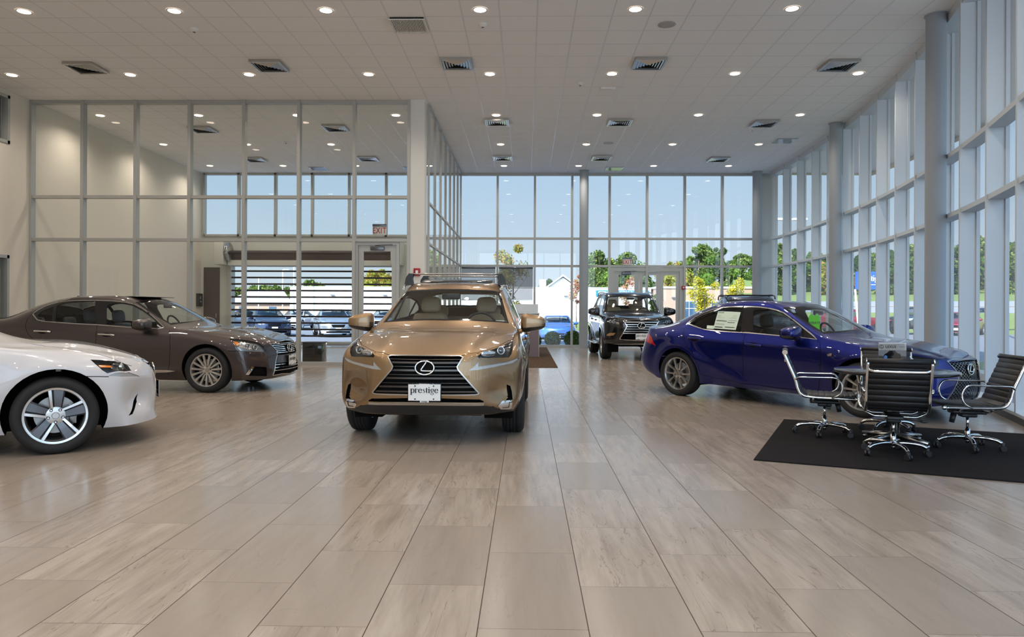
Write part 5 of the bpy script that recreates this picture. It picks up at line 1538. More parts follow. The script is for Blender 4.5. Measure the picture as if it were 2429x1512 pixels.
for k in range(9):  # unseen back-wall glazing, added to let daylight in from behind the camera
    x0 = -6.4+1.3*k
    mb = MB(); mb.box(x0-.04, x0+.04, YB-.15, YB+.05, .45, 5.95)
    for z in (.45, 2.83, 5.88): mb.box(x0+.04, x0+1.26, YB-.15, YB+.05, z, z+.07)
    w = window(mb); panes(w, [((x0, YB-.1, .45), (x0+1.3, YB-.1, .45), (x0+1.3, YB-.1, 5.95), (x0, YB-.1, 5.95))], M['pane_clear'])
# glass partition of the delivery bay
PX = [XL+.02, -10.27, -9.03, -7.775, -6.51, -5.24, -3.96, -2.70]
for k in range(7):
    dr = (k == 6)
    glazed_bay((PX[k], YP), (PX[k+1], YP), [0, 2.88, 3.87, CZ], mat=M['pane'], right=dr, open_to=2.86 if dr else None, skip=(0,) if dr else ())
wall_box('wall_pier', -2.665, -2.34, YP-.09, YP+.30, 0, CZ, M['white_wall'])
# side glass of the bay
ys = [YP+.30+(YF-.1-YP-.30)*k/7 for k in range(8)]
for k in range(7):
    glazed_bay((XS, ys[k]), (XS, ys[k+1]), ZS, inward=(1, 0), fw=.05, dp=.05, mat=M['pane'])
# far wall: clear bays over the showroom, high lights over the bay's roller door
FX = [-2.325+1.3075*k for k in range(9)]
for k in range(8):
    x1 = FX[k+1]
    dr = k in (4, 5)
    glazed_bay((FX[k], YF), (x1, YF), ZS, fw=.075, mat=M['pane_clear'], right=(k == 7), open_to=2.83 if dr else None, skip=(0,) if dr else ())
for k in range(7):
    x0 = -11.40 if k == 0 else FX[0]-1.3075*(7-k); x1 = FX[0]-1.3075*(6-k)
    mb = MB()
    zs = [3.86, CZ]
    mb.box(x0-.04, x0+.04, YF-.12, YF+.04, zs[0], zs[1]); mb.box(x0, x1, YF-.12, YF+.04, zs[0], zs[0]+.07); mb.box(x0, x1, YF-.12, YF+.04, CZ-.07, CZ); mb.box(x0, x1, YF-.10, YF+.03, 4.78, 4.83) if False else None
    w = window(mb); panes(w, [((x0, YF, zs[0]), (x1, YF, zs[0]), (x1, YF, CZ), (x0, YF, CZ))], M['pane_clear'])
mb = MB(); OX0, OX1 = -10.42, -4.60
mb.box(XL, OX0, YF-.05, YF+.25, 0, 3.86); mb.box(OX1, XS-.05, YF-.05, YF+.25, 0, 3.86); mb.box(OX0, OX1, YF-.05, YF+.25, 2.80, 3.86)
struct(mb.build('wall_bay', M['bay_white']))
wall_box('wall_corner', FX[8]+.0, 8.75, YF-.06, YF+.10, 0, CZ, M['frame'])
# curved curtain wall on the right: deep white fins, ledges, glass outside them
zr = [0.0, 2.83, 3.79, CZ]
def curved_bay(phi, k):
    p0, p1 = phi, phi+DPHI
    mb = MB()
    def seg(f0, f1, r0, r1, z0, z1):
        q = [arc(f0, r0), arc(f1, r0), arc(f1, r1), arc(f0, r1)]
        mb.prism([(x, y, z0) for x, y in q], (0, 0, z1-z0))
    hw = .030/ARC_R
    seg(p0-hw, p0+hw, ARC_R, ARC_R+.255, 0, CZ)
    seg(p0+hw, p1-hw, ARC_R+.02, ARC_R+.255, CZ-.15, CZ)
    for z in zr[1:3]:
        seg(p0+hw, p1-hw, ARC_R+.02, ARC_R+.235, z-.035, z+.035)
    seg(p0+hw, p1-hw, ARC_R+.0, ARC_R+.255, 0, .11)
    for f in (p0+hw, p1-hw-.022/ARC_R): seg(f, f+.022/ARC_R, ARC_R+.215, ARC_R+.262, .11, CZ-.15)
    w = window(mb, M['fin'])
    qs = []
    for z0, z1 in zip(zr, zr[1:]):
        (xa, ya), (xb, yb) = arc(p0, ARC_R+.24), arc(p1, ARC_R+.24)
        qs.append([(xa, ya, z0), (xb, yb, z0), (xb, yb, z1), (xa, ya, z1)])
    panes(w, qs, M['pane_clear'])
for k in range(-3, 11):
    curved_bay(PHI0+DPHI*k, k)
xe, ye = arc(PHI0-3*DPHI)
for k in range(8):
    y0 = ye-(ye-YB)*k/8; y1 = ye-(ye-YB)*(k+1)/8
    mb = MB(); mb.box(xe, xe+.29, y0-.03, y0+.03, 0, CZ)
    for z in zr[1:3]: mb.box(xe+.02, xe+.27, y1+.03, y0-.03, z-.035, z+.035)
    mb.box(xe, xe+.29, y1+.03, y0-.03, 0, .11); mb.box(xe, xe+.29, y1+.03, y0-.03, CZ-.15, CZ)
    w = window(mb, M['fin']); panes(w, [((xe+.28, y0, 0), (xe+.28, y1, 0), (xe+.28, y1, CZ), (xe+.28, y0, CZ))], M['pane_clear'])
# baseboard strip along the right glass
mb = MB()
for k in range(-3, 11):
    p0, p1 = PHI0+DPHI*k, PHI0+DPHI*(k+1)
    q = [arc(p0, ARC_R-.012), arc(p1, ARC_R-.012), arc(p1, ARC_R), arc(p0, ARC_R)]
    mb.prism([(x, y, 0) for x, y in q], (0, 0, .075))
struct(mb.build('baseboard_right', solid('bronze_base', srgb(70, 62, 56), .4, .4)))
# round columns
for i, (x, y, l) in enumerate(((1.97, 24.62, 'round grey column before the middle of the far window wall'), (7.92, 24.80, 'round grey column in the far right corner of the room'),
        (7.88, 18.45, 'round grey column half way along the right window wall'), (6.62, 11.74, 'nearest and thickest-looking round grey column by the right windows'))):
    mb = MB(); mb.lathe([(.152, 0), (.152, CZ)], 48)
    mb.lathe([(.152, CZ-.02), (.175, CZ-.012), (.175, CZ)], 48)
    o = mb.build('column', M['column'], None, (x, y, 0)); tag(o, l, 'column', 'round columns')

# ---- doors
def leaf(par, x0, x1, y, z1, st=.11, mat=None, pull=None):
    mb = MB()
    mb.box(x0, x0+st, y-.025, y+.025, .01, z1); mb.box(x1-st, x1, y-.025, y+.025, .01, z1)
    mb.box(x0+st, x1-st, y-.025, y+.025, .01, .28); mb.box(x0+st, x1-st, y-.025, y+.025, z1-.13, z1)
    lf = mb.build('door_leaf', M['frame'], par)
    mb = MB(); mb.quad((x0+st, y, .28), (x1-st, y, .28), (x1-st, y, z1-.13), (x0+st, y, z1-.13)); mb.build('glass_pane', mat or M['pane'], lf)
    if pull is not None:
        mb = MB(); mb.tube(round_path([(pull, y-.02, .95), (pull, y-.08, .95), (pull, y-.08, 1.22), (pull, y-.02, 1.22)], .03), .012, 8)
        mb.build('door_handle', M['satin_metal'], lf)
    return lf
def closer(par, x, y, z):
    mb = MB(); mb.box(x-.16, x+.16, y-.09, y-.02, z-.05, z+.05, .01)
    mb.tube([(x-.05, y-.06, z+.06), (x+.25, y-.14, z+.075)], .010, 6); mb.tube([(x+.25, y-.14, z+.075), (x+.38, y-.02, z+.085)], .010, 6)
    mb.build('door_closer', M['alloy_dark'], par)
mb = MB(); mb.box(-3.925, -3.865, YP-.06, YP+.06, 0, 2.84); mb.box(-2.98, -2.92, YP-.06, YP+.06, 0, 2.84); mb.box(-3.865, -2.98, YP-.06, YP+.06, 2.77, 2.84)
d1 = struct(mb.build('door_1', M['frame'])); leaf(d1, -3.86, -2.985, YP, 2.76, pull=-3.80); closer(d1, -3.42, YP, 2.70)
mb = MB(); mb.box(-2.92, -2.70, YP-.03, YP+.03, 0, .07)
w = window(mb); panes(w, [((-2.92, YP, .07), (-2.70, YP, .07), (-2.70, YP, 2.86), (-2.92, YP, 2.86))], M['pane'])
mb = MB(); x0, x1 = FX[4]+.04, FX[6]-.04
mb.box(x0, x0+.13, YF-.08, YF+.04, 0, 2.80); mb.box(x1-.13, x1, YF-.08, YF+.04, 0, 2.80); mb.box(x0+.13, x1-.13, YF-.08, YF+.04, 2.68, 2.80)
d2 = struct(mb.build('door_2', M['frame']))
xm = [x0+.13, x0+1.0, x0+1.72, x1-.13]
leaf(d2, xm[0], xm[1], YF-.02, 2.67, st=.16); leaf(d2, xm[1]+.01, xm[2], YF-.02, 2.67, st=.12, pull=xm[2]-.06); leaf(d2, xm[2]+.01, xm[3], YF-.02, 2.67, st=.12, pull=xm[2]+.07)
closer(d2, xm[0]+.42, YF-.02, 2.60)

# ---- ceiling fittings
M['downlight'] = glow('downlight_lens', (1.0, .83, .66), 9.0)
M['trim_white'] = solid('white_trim', srgb(230, 226, 220), .5)
def downlight_proto():
    mb = MB(); mb.lathe([(.098, -.004), (.112, -.009), (.120, -.007), (.122, -.001)], 32); r = mb.build('recessed_downlight', M['trim_white'])
    mb = MB(); mb.lathe([(.099, -.004), (.05, -.003), (0, -.003)], 28); mb.build('lamp_lens', M['downlight'], r)
    return r
LX = [-10.63, -8.16, -5.70, -3.24, -.76, 1.72, 4.20, 6.67]
rows = [(-3.95, LX[1:6], 0), (-.90, LX[1:6], 0), (2.15, LX[1:6], 0), (5.25, LX[1:6], 0), (8.35, LX[1:7], 0), (11.46, LX[1:7], 1), (14.58, LX, 1), (17.65, LX, 1), (20.76, [x for x in LX if x != LX[3]], 1), (23.84, LX, 1)]
proto = None
where = {11.46: 'nearest ceiling row', 14.58: 'second ceiling row', 17.65: 'third ceiling row', 20.76: 'fourth ceiling row', 23.84: 'last ceiling row by the far windows'}
nth = ['leftmost', 'second from left', 'third from left', 'fourth from left', 'fifth from left', 'sixth from left', 'seventh from left', 'rightmost']
for y, xs_, seen in rows:
    for i, x in enumerate(xs_):
        # the lamp itself
        ld = bpy.data.lights.new('downlight_beam', 'SPOT'); ld.energy = LAMP_W; ld.color = (1.0, .89, .77); ld.spot_size = R(152); ld.spot_blend = .8; ld.shadow_soft_size = .09
        lo = link('downlight_beam', ld, None, None, (x, y, CZ-.03))
        if not seen: continue
        if proto is None: proto = downlight_proto(); o = proto
        else: o = copy_tree(proto)
        o.location = (x, y, CZ-.003)
        pos = 'rightmost' if i == len(xs_)-1 else nth[i]
        tag(o, 'round recessed light, %s in the %s' % (pos, where[y]), 'ceiling light', 'recessed ceiling lights')
def diffuser():
    mb = MB()
    fr = None
    mb.box(-.30, .30, -.30, -.275, -.012, .041); mb.box(-.30, .30, .275, .30, -.012, .041); mb.box(-.30, -.275, -.275, .275, -.012, .041); mb.box(.275, .30, -.275, .275, -.012, .041)
    fr = mb.build('air_diffuser', M['satin_metal'])
    for q in range(5):
        r = .272-.053*q
        mb = MB()
        for sx, sy in ((1, 0), (-1, 0), (0, 1), (0, -1)):
            if sx: mb.quad((sx*r, -r, .006), (sx*r, r, .006), (sx*(r-.040), r-.040, -.012), (sx*(r-.040), -r+.040, -.012))
            else: mb.quad((-r, sy*r, .006), (r, sy*r, .006), (r-.040, sy*(r-.040), -.012), (-r+.040, sy*(r-.040), -.012))
        mb.build('diffuser_cone', M['satin_metal'], fr)
    mb = MB(); mb.box(-.285, .285, -.285, .285, .012, .020); mb.build('diffuser_throat', M['alloy_dark'], fr)
    return fr
dspots = [(-8.78, 14.1, 'leftmost of the nearest row'), (-5.07, 14.0, 'second from left of the nearest row'), (-1.37, 13.9, 'third from left of the nearest row'), (2.35, 13.92, 'fourth from left of the nearest row'), (6.05, 14.05, 'rightmost of the nearest row, by the near column'),
    (-.76, 18.22, 'left one of the middle row beyond the corner pier'), (2.35, 18.25, 'middle one of the middle row beyond the corner pier'), (6.04, 18.38, 'right one of the middle row beyond the corner pier'),
    (-.76, 22.5, 'left one of the row nearest the far windows'), (2.34, 22.5, 'middle one of the row nearest the far windows'), (6.03, 22.7, 'right one of the row nearest the far windows'),
    (-8.64, 18.95, 'seen through the glass partition, upper left'), (-5.04, 18.8, 'seen through the glass partition, upper right'), (-8.68, 22.76, 'seen through the glass partition, lower left'), (-5.03, 22.63, 'seen through the glass partition, lower right')]
dp = None
for x, y, l in dspots:
    if dp is None: dp = diffuser(); o = dp
    else: o = copy_tree(dp)
    o.location = (x, y, CZ-.042); tag(o, 'square ceiling air diffuser, '+l, 'air vent', 'ceiling air diffusers')
mb = MB()
for k in range(2): mb.box(-.30, .30, -.30+.575*k, -.275+.575*k, -.012, 0); mb.box(-.30+.575*k, -.275+.575*k, -.275, .275, -.012, 0)
o = mb.build('return_grille', M['trim_white'], None, (-1.99, 12.03, CZ-.032)); tag(o, 'square slatted return grille in the near ceiling, beside a smoke detector', 'air vent')
mb = MB()
for k in range(22): mb.box(-.275+.025*k+.004, -.275+.025*k+.016, -.275, .275, -.008, .012)
mb.build('grille_slats', M['trim_white'], o); mb = MB(); mb.box(-.28, .28, -.28, .28, .02, .03); mb.build('grille_back', M['gap'], o)
for x, y, l, nm, ct in ((7.25, 20.32, 'flat square ceiling vent by the right windows', 'flat_vent', 'air vent'), (2.96, 24.3, 'flat square ceiling vent against the far windows', 'flat_vent', 'air vent'), (-7.1, 24.3, 'flat square ceiling vent behind the glass partition, left', 'flat_vent', 'air vent'), (-3.9, 24.3, 'flat square ceiling vent behind the glass partition, right', 'flat_vent', 'air vent')):
    mb = MB(); mb.box(-.29, .29, -.29, .29, -.012, .0, .004); q = mb.build(nm, M['satin_metal'], None, (x, y, CZ-.001)); tag(q, l, ct, 'flat ceiling vents')
    mb = MB(); mb.box(-.25, .25, -.25, .25, -.016, -.011); mb.build('vent_plate', M['alloy_dark'], q)
for x, y, l in ((-5.72, 12.2, 'small white smoke detector, leftmost in the near ceiling'), (-.75, 12.04, 'small white smoke detector right of the slatted return grille'), (1.12, 15.17, 'small white smoke detector in the middle of the ceiling near a flat box'), (1.72, 20.32, 'small white smoke detector touching a far ceiling light'), (-6.9, 20.4, 'small white smoke detector behind the glass partition')):
    mb = MB(); mb.lathe([(.07, 0), (.075, -.012), (.055, -.028), (.038, -.05), (.03, -.055), (0, -.056)], 24)
    q = mb.build('smoke_detector', M['trim_white'], None, (x, y, CZ)); tag(q, l, 'smoke detector', 'smoke detectors')
    mb = MB(); mb.lathe([(.0, -.056), (.022, -.055), (.022, -.066), (0, -.067)], 16); mb.build('sensor_cap', M['alloy_dark'], q)
mb = MB(); mb.lathe([(.145, 0), (.15, -.006), (.135, -.012), (0, -.014)], 36); q = mb.build('ceiling_speaker', solid('speaker_mesh', srgb(176, 172, 168), .7), None, (2.34, 12.08, CZ)); tag(q, 'flat round ceiling speaker right of centre in the near ceiling', 'speaker')
mb = MB(); mb.lathe([(.145, 0), (.15, -.006), (.135, -.012), (0, -.014)], 36); q = mb.build('ceiling_speaker', solid('speaker_mesh', srgb(200, 196, 192), .7), None, (2.34, 20.6, CZ)); tag(q, 'flat round ceiling speaker far off above the dark off-roader', 'speaker')
mb = MB(); mb.box(-.16, .16, -.10, .10, -.05, 0, .012); q = mb.build('ceiling_box', M['trim_white'], None, (1.74, 15.52, CZ)); tag(q, 'small flat white box on the ceiling below a bright light', 'sensor')
for x, y, l in ((1.71, 18.83, 'tiny sprinkler head beside the middle ceiling diffuser'), (-1.36, 18.82, 'tiny sprinkler head left of a ceiling diffuser near the side glass'), (-1.35, 23.0, 'tiny sprinkler head near the far left ceiling diffuser'), (6.0, 19.2, 'tiny sprinkler head before the right middle diffuser'), (6.0, 23.3, 'tiny sprinkler head before the far right diffuser'), (1.75, 23.3, 'tiny sprinkler head above the far column')):
    mb = MB(); mb.lathe([(.035, 0), (.035, -.006), (.012, -.01), (.010, -.03), (.022, -.034), (.0, -.036)], 14); q = mb.build('sprinkler', M['trim_white'], None, (x, y, CZ)); tag(q, l, 'sprinkler', 'sprinkler heads')

# ---- signs and wall devices
def exit_sign(loc, lab):
    mb = MB(); mb.box(-.16, .16, -.025, .025, -.11, .11, .008); o = mb.build('exit_sign', M['trim_white'], None, loc); tag(o, lab, 'sign', 'exit signs')
    mb = MB(); mb.box(-.165, .165, -.03, .03, .09, .15, .006); mb.build('sign_canopy', M['alloy_dark'], o)
    me = text_mesh('EXIT', .20, .003, bold=.001, space=1.1)
    t_ = link('exit_lettering', me, solid('exit_red', srgb(178, 22, 28), .5), o, (0, -.028, -.01), (R(90), 0, 0)); t_.scale = (.74, 1.0, 1)
    return o
exit_sign((-3.47, YP+.42, 3.16), 'white EXIT sign above the glass door of the partition')
exit_sign((3.48, YF-.35, 2.98), 'white EXIT sign above the far glass doors')
mb = MB(); mb.box(-.075, .075, -.045, 0, -.09, .09, .012); o = mb.build('fire_alarm', solid('alarm_red', srgb(160, 22, 34), .4), None, (-2.50, YP-.09, 2.15)); tag(o, 'red fire alarm strobe on the white pier above the crossover roof', 'fire alarm')
mb = MB(); mb.box(-.03, .03, -.055, -.04, -.04, .04, .006); mb.build('strobe_lens', M['white_plate'], o)
mb = MB(); mb.box(-.06, .06, -.05, 0, -.06, .06, .01); o = mb.build('fire_alarm', solid('alarm_red2', srgb(160, 22, 34), .4), None, (FX[6]-.05, YF-.14, 2.10)); tag(o, 'red fire alarm pull box right of the far glass doors', 'fire alarm')
mb = MB(); mb.lathe([(.0, -.06), (.03, -.058), (.03, -.045)], 16, 'y'); mb.build('alarm_disc', M['white_plate'], o)

# ---- roller grille of the delivery bay
g = empty('roller_grille', (0, 0, 0), 0, 'open steel roller grille of dark slats behind the glass partition', 'roller shutter')
for k in range(11):
    z = 2.63-.2275*k
    mb = MB(); mb.tube([(OX0+.02, YF-.13, z), (OX1-.02, YF-.13, z)], .03, 8, flat=(.018, .032)); mb.build('slat', solid('grille_slat', srgb(52, 47, 46), .4, .5) if k == 0 else bpy.data.materials['grille_slat'], g)
mb = MB(); mb.box(OX0+.02, OX1-.02, YF-.16, YF-.09, .02, .16, .01); mb.build('bottom_bar', M['satin_metal'], g)
for x in (OX0-.02, OX1+.02):
    mb = MB(); mb.box(x-.06, x+.06, YF-.22, YF-.06, 0, 2.85); mb.build('guide_rail', M['frame'], g)
mb = MB(); mb.tube([(OX0-.1, YF-.42, 3.26), (OX1+.1, YF-.42, 3.26)], .06, 16); mb.build('barrel', M['dark_door'], g)
mb = MB()
sp_ = [( OX0+.02, YF-.42+(.05+.26*t)*math.cos(9*math.pi*t), 3.26+(.05+.26*t)*math.sin(9*math.pi*t)) for t in [q/120 for q in range(121)]]
mb.tube(sp_, .022, 6); mb.lathe([(.33, 0), (.33, .02), (.0, .02)], 40, 'x', (OX0+.07, YF-.42, 3.26)); mb.build('coil', M['satin_metal'], g)
for x in (OX0-.30, OX1-.05):
    mb = MB(); mb.box(x-.01, x+.36, YF-.70, YF-.08, 2.83, 3.66, .01); mb.box(x, x+.35, YF-.72, YF-.70, 2.86, 3.60) ; mb.build('end_bracket', M['bay_white'], g) if x > -8 else mb.bm.free()
mb = MB(); mb.box(OX0-.35, OX0-.02, YF-.70, YF-.08, 2.83, 3.68, .01); mb.build('end_bracket', M['bay_white'], g)
mb = MB(); mb.box(OX0, OX1, YF-.40, YF-.05, 2.82, 3.00); mb.build('lintel', M['bay_white'], g)
mb = MB(); mb.box(OX0-.02, OX1+.3, YF-.10, YF-.05, 3.02, 3.36); mb.build('head_plate', M['dark_door'], g)
mb = MB(); mb.box(XL+.1, OX0-.42, YF-.09, YF-.05, 0, 2.76); o = mb.build('door_3', M['dark_door']); struct(o)
mb = MB(); mb.tube([(OX0-.50, YF-.12, .95), (OX0-.50, YF-.16, .98), (OX0-.50, YF-.16, 1.12), (OX0-.50, YF-.12, 1.15)], .012, 6); mb.build('door_handle', M['satin_metal'], o)
mb = MB(); mb.box(0, .10, -.16, .16, -.23, .23, .01); o = mb.build('control_box', M['gloss_black'], None, (XL, 24.9, 1.60)); tag(o, 'black control box on the left wall behind the glass partition', 'control box')
mb = MB(); mb.box(.10, .112, -.05, .05, .04, .14); mb.cyl((.10, 0, -.06), (.12, 0, -.06), .03, n=14); mb.build('control_button', M['satin_metal'], o)
mb = MB(); mb.box(-.30, .17, -.22, .22, 0, .48, .012); o = mb.build('black_cube_stool', M['gloss_black'], None, (-5.06, 17.30, 0)); tag(o, 'glossy black box stool just behind the glass partition', 'stool')
mb = MB(); mb.box(-.31, .18, -.23, .23, .48, .50, .006); mb.build('stool_top', M['plastic'], o)

# ---- roller shades on the far wall
def shade_mat():
    t = NT('shade_fabric')
    tr = t.n('BsdfTransparent'); tr.inputs[0].default_value = (.8, .8, .8, 1)
    df = t.n('BsdfDiffuse'); df.inputs[0].default_value = (.20, .19, .18, 1)
    tl = t.n('BsdfTranslucent'); tl.inputs[0].default_value = (.22, .21, .20, 1)
    m1 = t.n('MixShader'); m1.inputs[0].default_value = .4; t.l(df.outputs[0], m1.inputs[1]); t.l(tl.outputs[0], m1.inputs[2])
    m2 = t.n('MixShader'); m2.inputs[0].default_value = .76; t.l(tr.outputs[0], m2.inputs[1]); t.l(m1.outputs[0], m2.inputs[2])
    t.l(m2.outputs[0], t.out.inputs[0]); return t.m
M['shade'] = shade_mat()
for k, l in ((0, 'grey roller shade pulled down on the far window beside the side glass'), (1, 'grey roller shade pulled down on the far window behind the crossover roof')):
    x0, x1 = FX[k]+.06, FX[k+1]-.06
    mb = MB(); mb.quad((x0, YF-.17, 1.66), (x1, YF-.17, 1.66), (x1, YF-.17, 2.78), (x0, YF-.17, 2.78)); o = mb.build('roller_blind', M['shade']); tag(o, l, 'window shade', 'roller shades')
    mb = MB(); mb.cyl((x0, YF-.17, 2.77), (x1, YF-.17, 2.77), .03); mb.build('shade_tube', M['alloy_dark'], o)
    mb = MB(); mb.box(x0, x1, YF-.18, YF-.16, 1.63, 1.665); mb.build('hem_bar', M['satin_metal'], o)

# ---- reception desk and door mats
def carpet(name, c0, c1, sc, aniso=(1, 1, 1)):
    t = NT(name); co = t.n('TexCoord'); mp = t.n('Mapping'); mp.inputs['Scale'].default_value = aniso; t.l(co.outputs['Object'], mp.inputs[0])
    nz = t.n('TexNoise'); nz.inputs['Scale'].default_value = sc; nz.inputs['Detail'].default_value = 4; t.l(mp.outputs[0], nz.inputs['Vector'])
    ramp = t.math('MULTIPLY_ADD', nz.outputs[0], 2.2, -.6, clamp=True)
    bp = t.n('Bump'); bp.inputs['Strength'].default_value = .7; bp.inputs['Distance'].default_value = .004; t.l(nz.outputs[0], bp.inputs['Height'])
    t.principled(**{'Base Color': t.mix(ramp, c0, c1), 'Roughness': .95, 'Specular IOR Level': .1, 'Normal': bp.outputs[0]}); return t.m
mb = MB(); mb.box(-1.2, .72, 16.10, YF-.30, .001, .010, .003); o = mb.build('door_mat', carpet('brown_carpet', srgb(48, 36, 28), srgb(104, 86, 68), 60, (1, .35, 1))); tag(o, 'long brown walk-off mat under the reception desk', 'mat')
M['desk_mauve'] = solid('desk_mauve', srgb(122, 106, 110), .5); M['desk_beige'] = solid('desk_beige', srgb(196, 176, 146), .45); M['desk_white'] = solid('desk_white', srgb(206, 210, 212), .3)
dk = empty('reception_desk', (0, 0, 0), 0, 'reception desk with mauve base and beige band half hidden behind the bronze crossover', 'desk')
mb = MB(); mb.box(-1.15, .345, 19.66, 21.3, .012, .735); mb.build('desk_base', M['desk_mauve'], dk)
mb = MB(); mb.box(-1.16, .35, 19.65, 21.31, .735, 1.19, .004); mb.build('desk_band', M['desk_beige'], dk)
mb = MB(); mb.box(-1.19, .37, 19.62, 21.34, 1.19, 1.225, .006); mb.build('counter_top', M['desk_white'], dk)
mb = MB(); mb.box(-1.15, .33, 19.80, 19.84, 1.225, 1.46, .004); mb.build('privacy_panel', M['desk_white'], dk)
mb = MB(); mb.box(.345, .36, 19.65, 19.68, .012, 1.225); mb.build('corner_trim', M['frame'], dk)
a_ = Vector((1.964, 6.207, 0)); e1 = Vector((1.093, 2.332, 0)); e2 = Vector((.922, -.385, 0))*2.60
mb = MB(); mb.prism([a_+Vector((0, 0, .001)), a_+e2+Vector((0, 0, .001)), a_+e2+e1+Vector((0, 0, .001)), a_+e1+Vector((0, 0, .001))], (0, 0, .011)); o = mb.build('area_rug', carpet('charcoal_carpet', srgb(22, 21, 22), srgb(44, 42, 43), 220)); tag(o, 'charcoal square rug under the round table and swivel chairs', 'rug')
# ================================================================ table, swivel chairs, printed cards
def ribbed(path, w, th, ribs):
    """padded sling: path of (x, z) points, swept to width w, with rolled ribs"""
    pts = smooth_path([(p[0], 0, p[1]) for p in path], 14)
    L = [0]
    for a, b in zip(pts, pts[1:]): L.append(L[-1]+(b-a).length)
    n = ribs*10
    P = []
    def at(s):
        for i in range(len(pts)-1):
            if L[i+1] >= s: return pts[i].lerp(pts[i+1], (s-L[i])/max(1e-9, L[i+1]-L[i]))
        return pts[-1].copy()
    top, bot = [], []
    for k in range(n+1):
        s = L[-1]*k/n
        p = at(s); q = at(min(L[-1], s+.004)); r = at(max(0, s-.004)); t = (q-r).normalized()
        nrm = Vector((-t.z, 0, t.x))
        f = abs(math.sin(math.pi*k/10))**.45
        h = th*(.45+.55*f)
        top.append(p+nrm*h); bot.append(p-nrm*h*.7)
    loop = top+bot[::-1]
    rows = []
    for y, sc in ((-w/2, .55), (-w/2+.006, 1), (w/2-.006, 1), (w/2, .55)):
        rows.append([Vector(((a.x+b.x)/2+(a.x-(a.x+b.x)/2)*sc, y, (a.z+b.z)/2+(a.z-(a.z+b.z)/2)*sc)) for a, b in zip(loop, loop[::-1])])
    rows = [r+[r[0]] for r in rows]
    mb = MB(); mb.grid(rows)
    for y, r in ((-w/2, rows[0]), (w/2, rows[-1])):
        m = len(top)
        for k in range(m-1):
            mb.quad(r[k], r[k+1], r[len(loop)-2-k], r[len(loop)-1-k])
    bmesh.ops.remove_doubles(mb.bm, verts=mb.bm.verts[:], dist=1e-5)
    return mb

def swivel_chair(loc, rz, label, base_rot=0.0, first=[None]):
    ch = empty('swivel_chair', loc, rz, label, 'chair', 'ribbed black swivel chairs'); ch.scale = (.95, .92, .885)
    side = [(.295, .452), (.10, .452), (-.15, .458), (-.235, .485), (-.275, .56), (-.30, .66), (-.355, .80), (-.415, .955)]
    for sg in (1, -1):
        mb = MB(); mb.tube([(p.x, sg*.262, p.z) for p in smooth_path([(x, 0, z) for x, z in side], 6)], .012, 8, flat=(.015, .016))
        mb.lathe([(0, -.018), (.021, -.018), (.023, 0), (.021, .018), (0, .018)], 16, 'y', (.300, sg*.262, .452))
        mb.build('side_rail', M['chrome'], ch)
        mb = MB()
        arm = round_path([(-.30, sg*.277, .655), (-.27, sg*.292, .685), (.12, sg*.292, .690), (.165, sg*.292, .60), (.145, sg*.292, .50), (.06, sg*.275, .455)], .06, 6)
        mb.tube(arm, .011, 8, flat=(.013, .010)); mb.build('armrest', M['chrome'], ch)
    mb = ribbed([(.30, .475), (.10, .470), (-.14, .476), (-.215, .498), (-.255, .57), (-.283, .665), (-.338, .80), (-.400, .958)], .505, .017, 17)
    mb.build('seat_sling', M['black_leather'], ch)
    mb = MB(); mb.cyl((-.405, -.272, .965), (-.405, .272, .965), .026, n=18); mb.build('headroll', M['black_leather'], ch)
    for sg in (1, -1):
        mb = MB(); mb.cyl((-.405, sg*.270, .965), (-.405, sg*.282, .965), .028, n=18); mb.build('end_cap', M['chrome'], ch)
    mb = MB()
    mb.tube(round_path([(-.375, -.262, .885), (-.405, -.225, .865), (-.412, 0, .862), (-.405, .225, .865), (-.375, .262, .885)], .05), .012, 8, flat=(.008, .017)); mb.build('back_brace', M['chrome'], ch)
    for xx in (-.12, .14):
        mb = MB(); mb.tube(round_path([(xx, -.262, .445), (xx, -.19, .40), (xx, .19, .40), (xx, .262, .445)], .03), .010, 8); mb.build('seat_brace', M['chrome'], ch)
    mb = MB(); mb.box(-.15, .16, -.075, .075, .365, .405, .012); mb.box(-.07, .07, -.06, .06, .33, .37, .012); mb.build('tilt_mechanism', M['plastic'], ch)
    mb = MB(); mb.tube([(.02, -.06, .36), (.02, -.20, .35), (.03, -.24, .345)], .006, 6); mb.box(.005, .05, -.29, -.235, .33, .355, .008); mb.build('lever', M['plastic'], ch)
    mb = MB(); mb.cyl((.13, .02, .365), (.15, .02, .27), .028, .024, n=14); mb.build('tension_knob', M['plastic'], ch)
    mb = MB(); mb.cyl((0, 0, .20), (0, 0, .34), .014, n=16); mb.cyl((0, 0, .095), (0, 0, .21), .025, n=18); mb.cyl((0, 0, .055), (0, 0, .10), .018, n=14); mb.build('gas_lift', M['chrome'], ch)
    bs = MB()
    bs.cyl((0, 0, .085), (0, 0, .135), .036, .030, n=20)
    base = bs.build('star_base', M['chrome'], ch); base.rotation_euler = (0, 0, base_rot-rz)
    for k in range(5):
        a = 2*math.pi*k/5
        mb = MB()
        pth = smooth_path([(.02, 0, .118), (.13, 0, .122), (.235, 0, .108), (.285, 0, .082)], 6)
        mb.tube([(p.x*math.cos(a), p.x*math.sin(a), p.z) for p in pth], [.021]*6+[.019]*6+[.018]*7, 10)
        leg = mb.build('base_leg', M['chrome'], base)
        mb = MB(); c = Vector((.292*math.cos(a), .292*math.sin(a), .03)); tt = Vector((-math.sin(a+.5), math.cos(a+.5), 0))
        for q in (-1, 1): mb.cyl(c+tt*(.007*q), c+tt*(.027*q), .0285, n=20)
        mb.cyl((c.x, c.y, .03), (c.x, c.y, .085), .016, n=12)
        mb.build('caster', M['plastic'], leg)
    return ch
zr0 = .0125
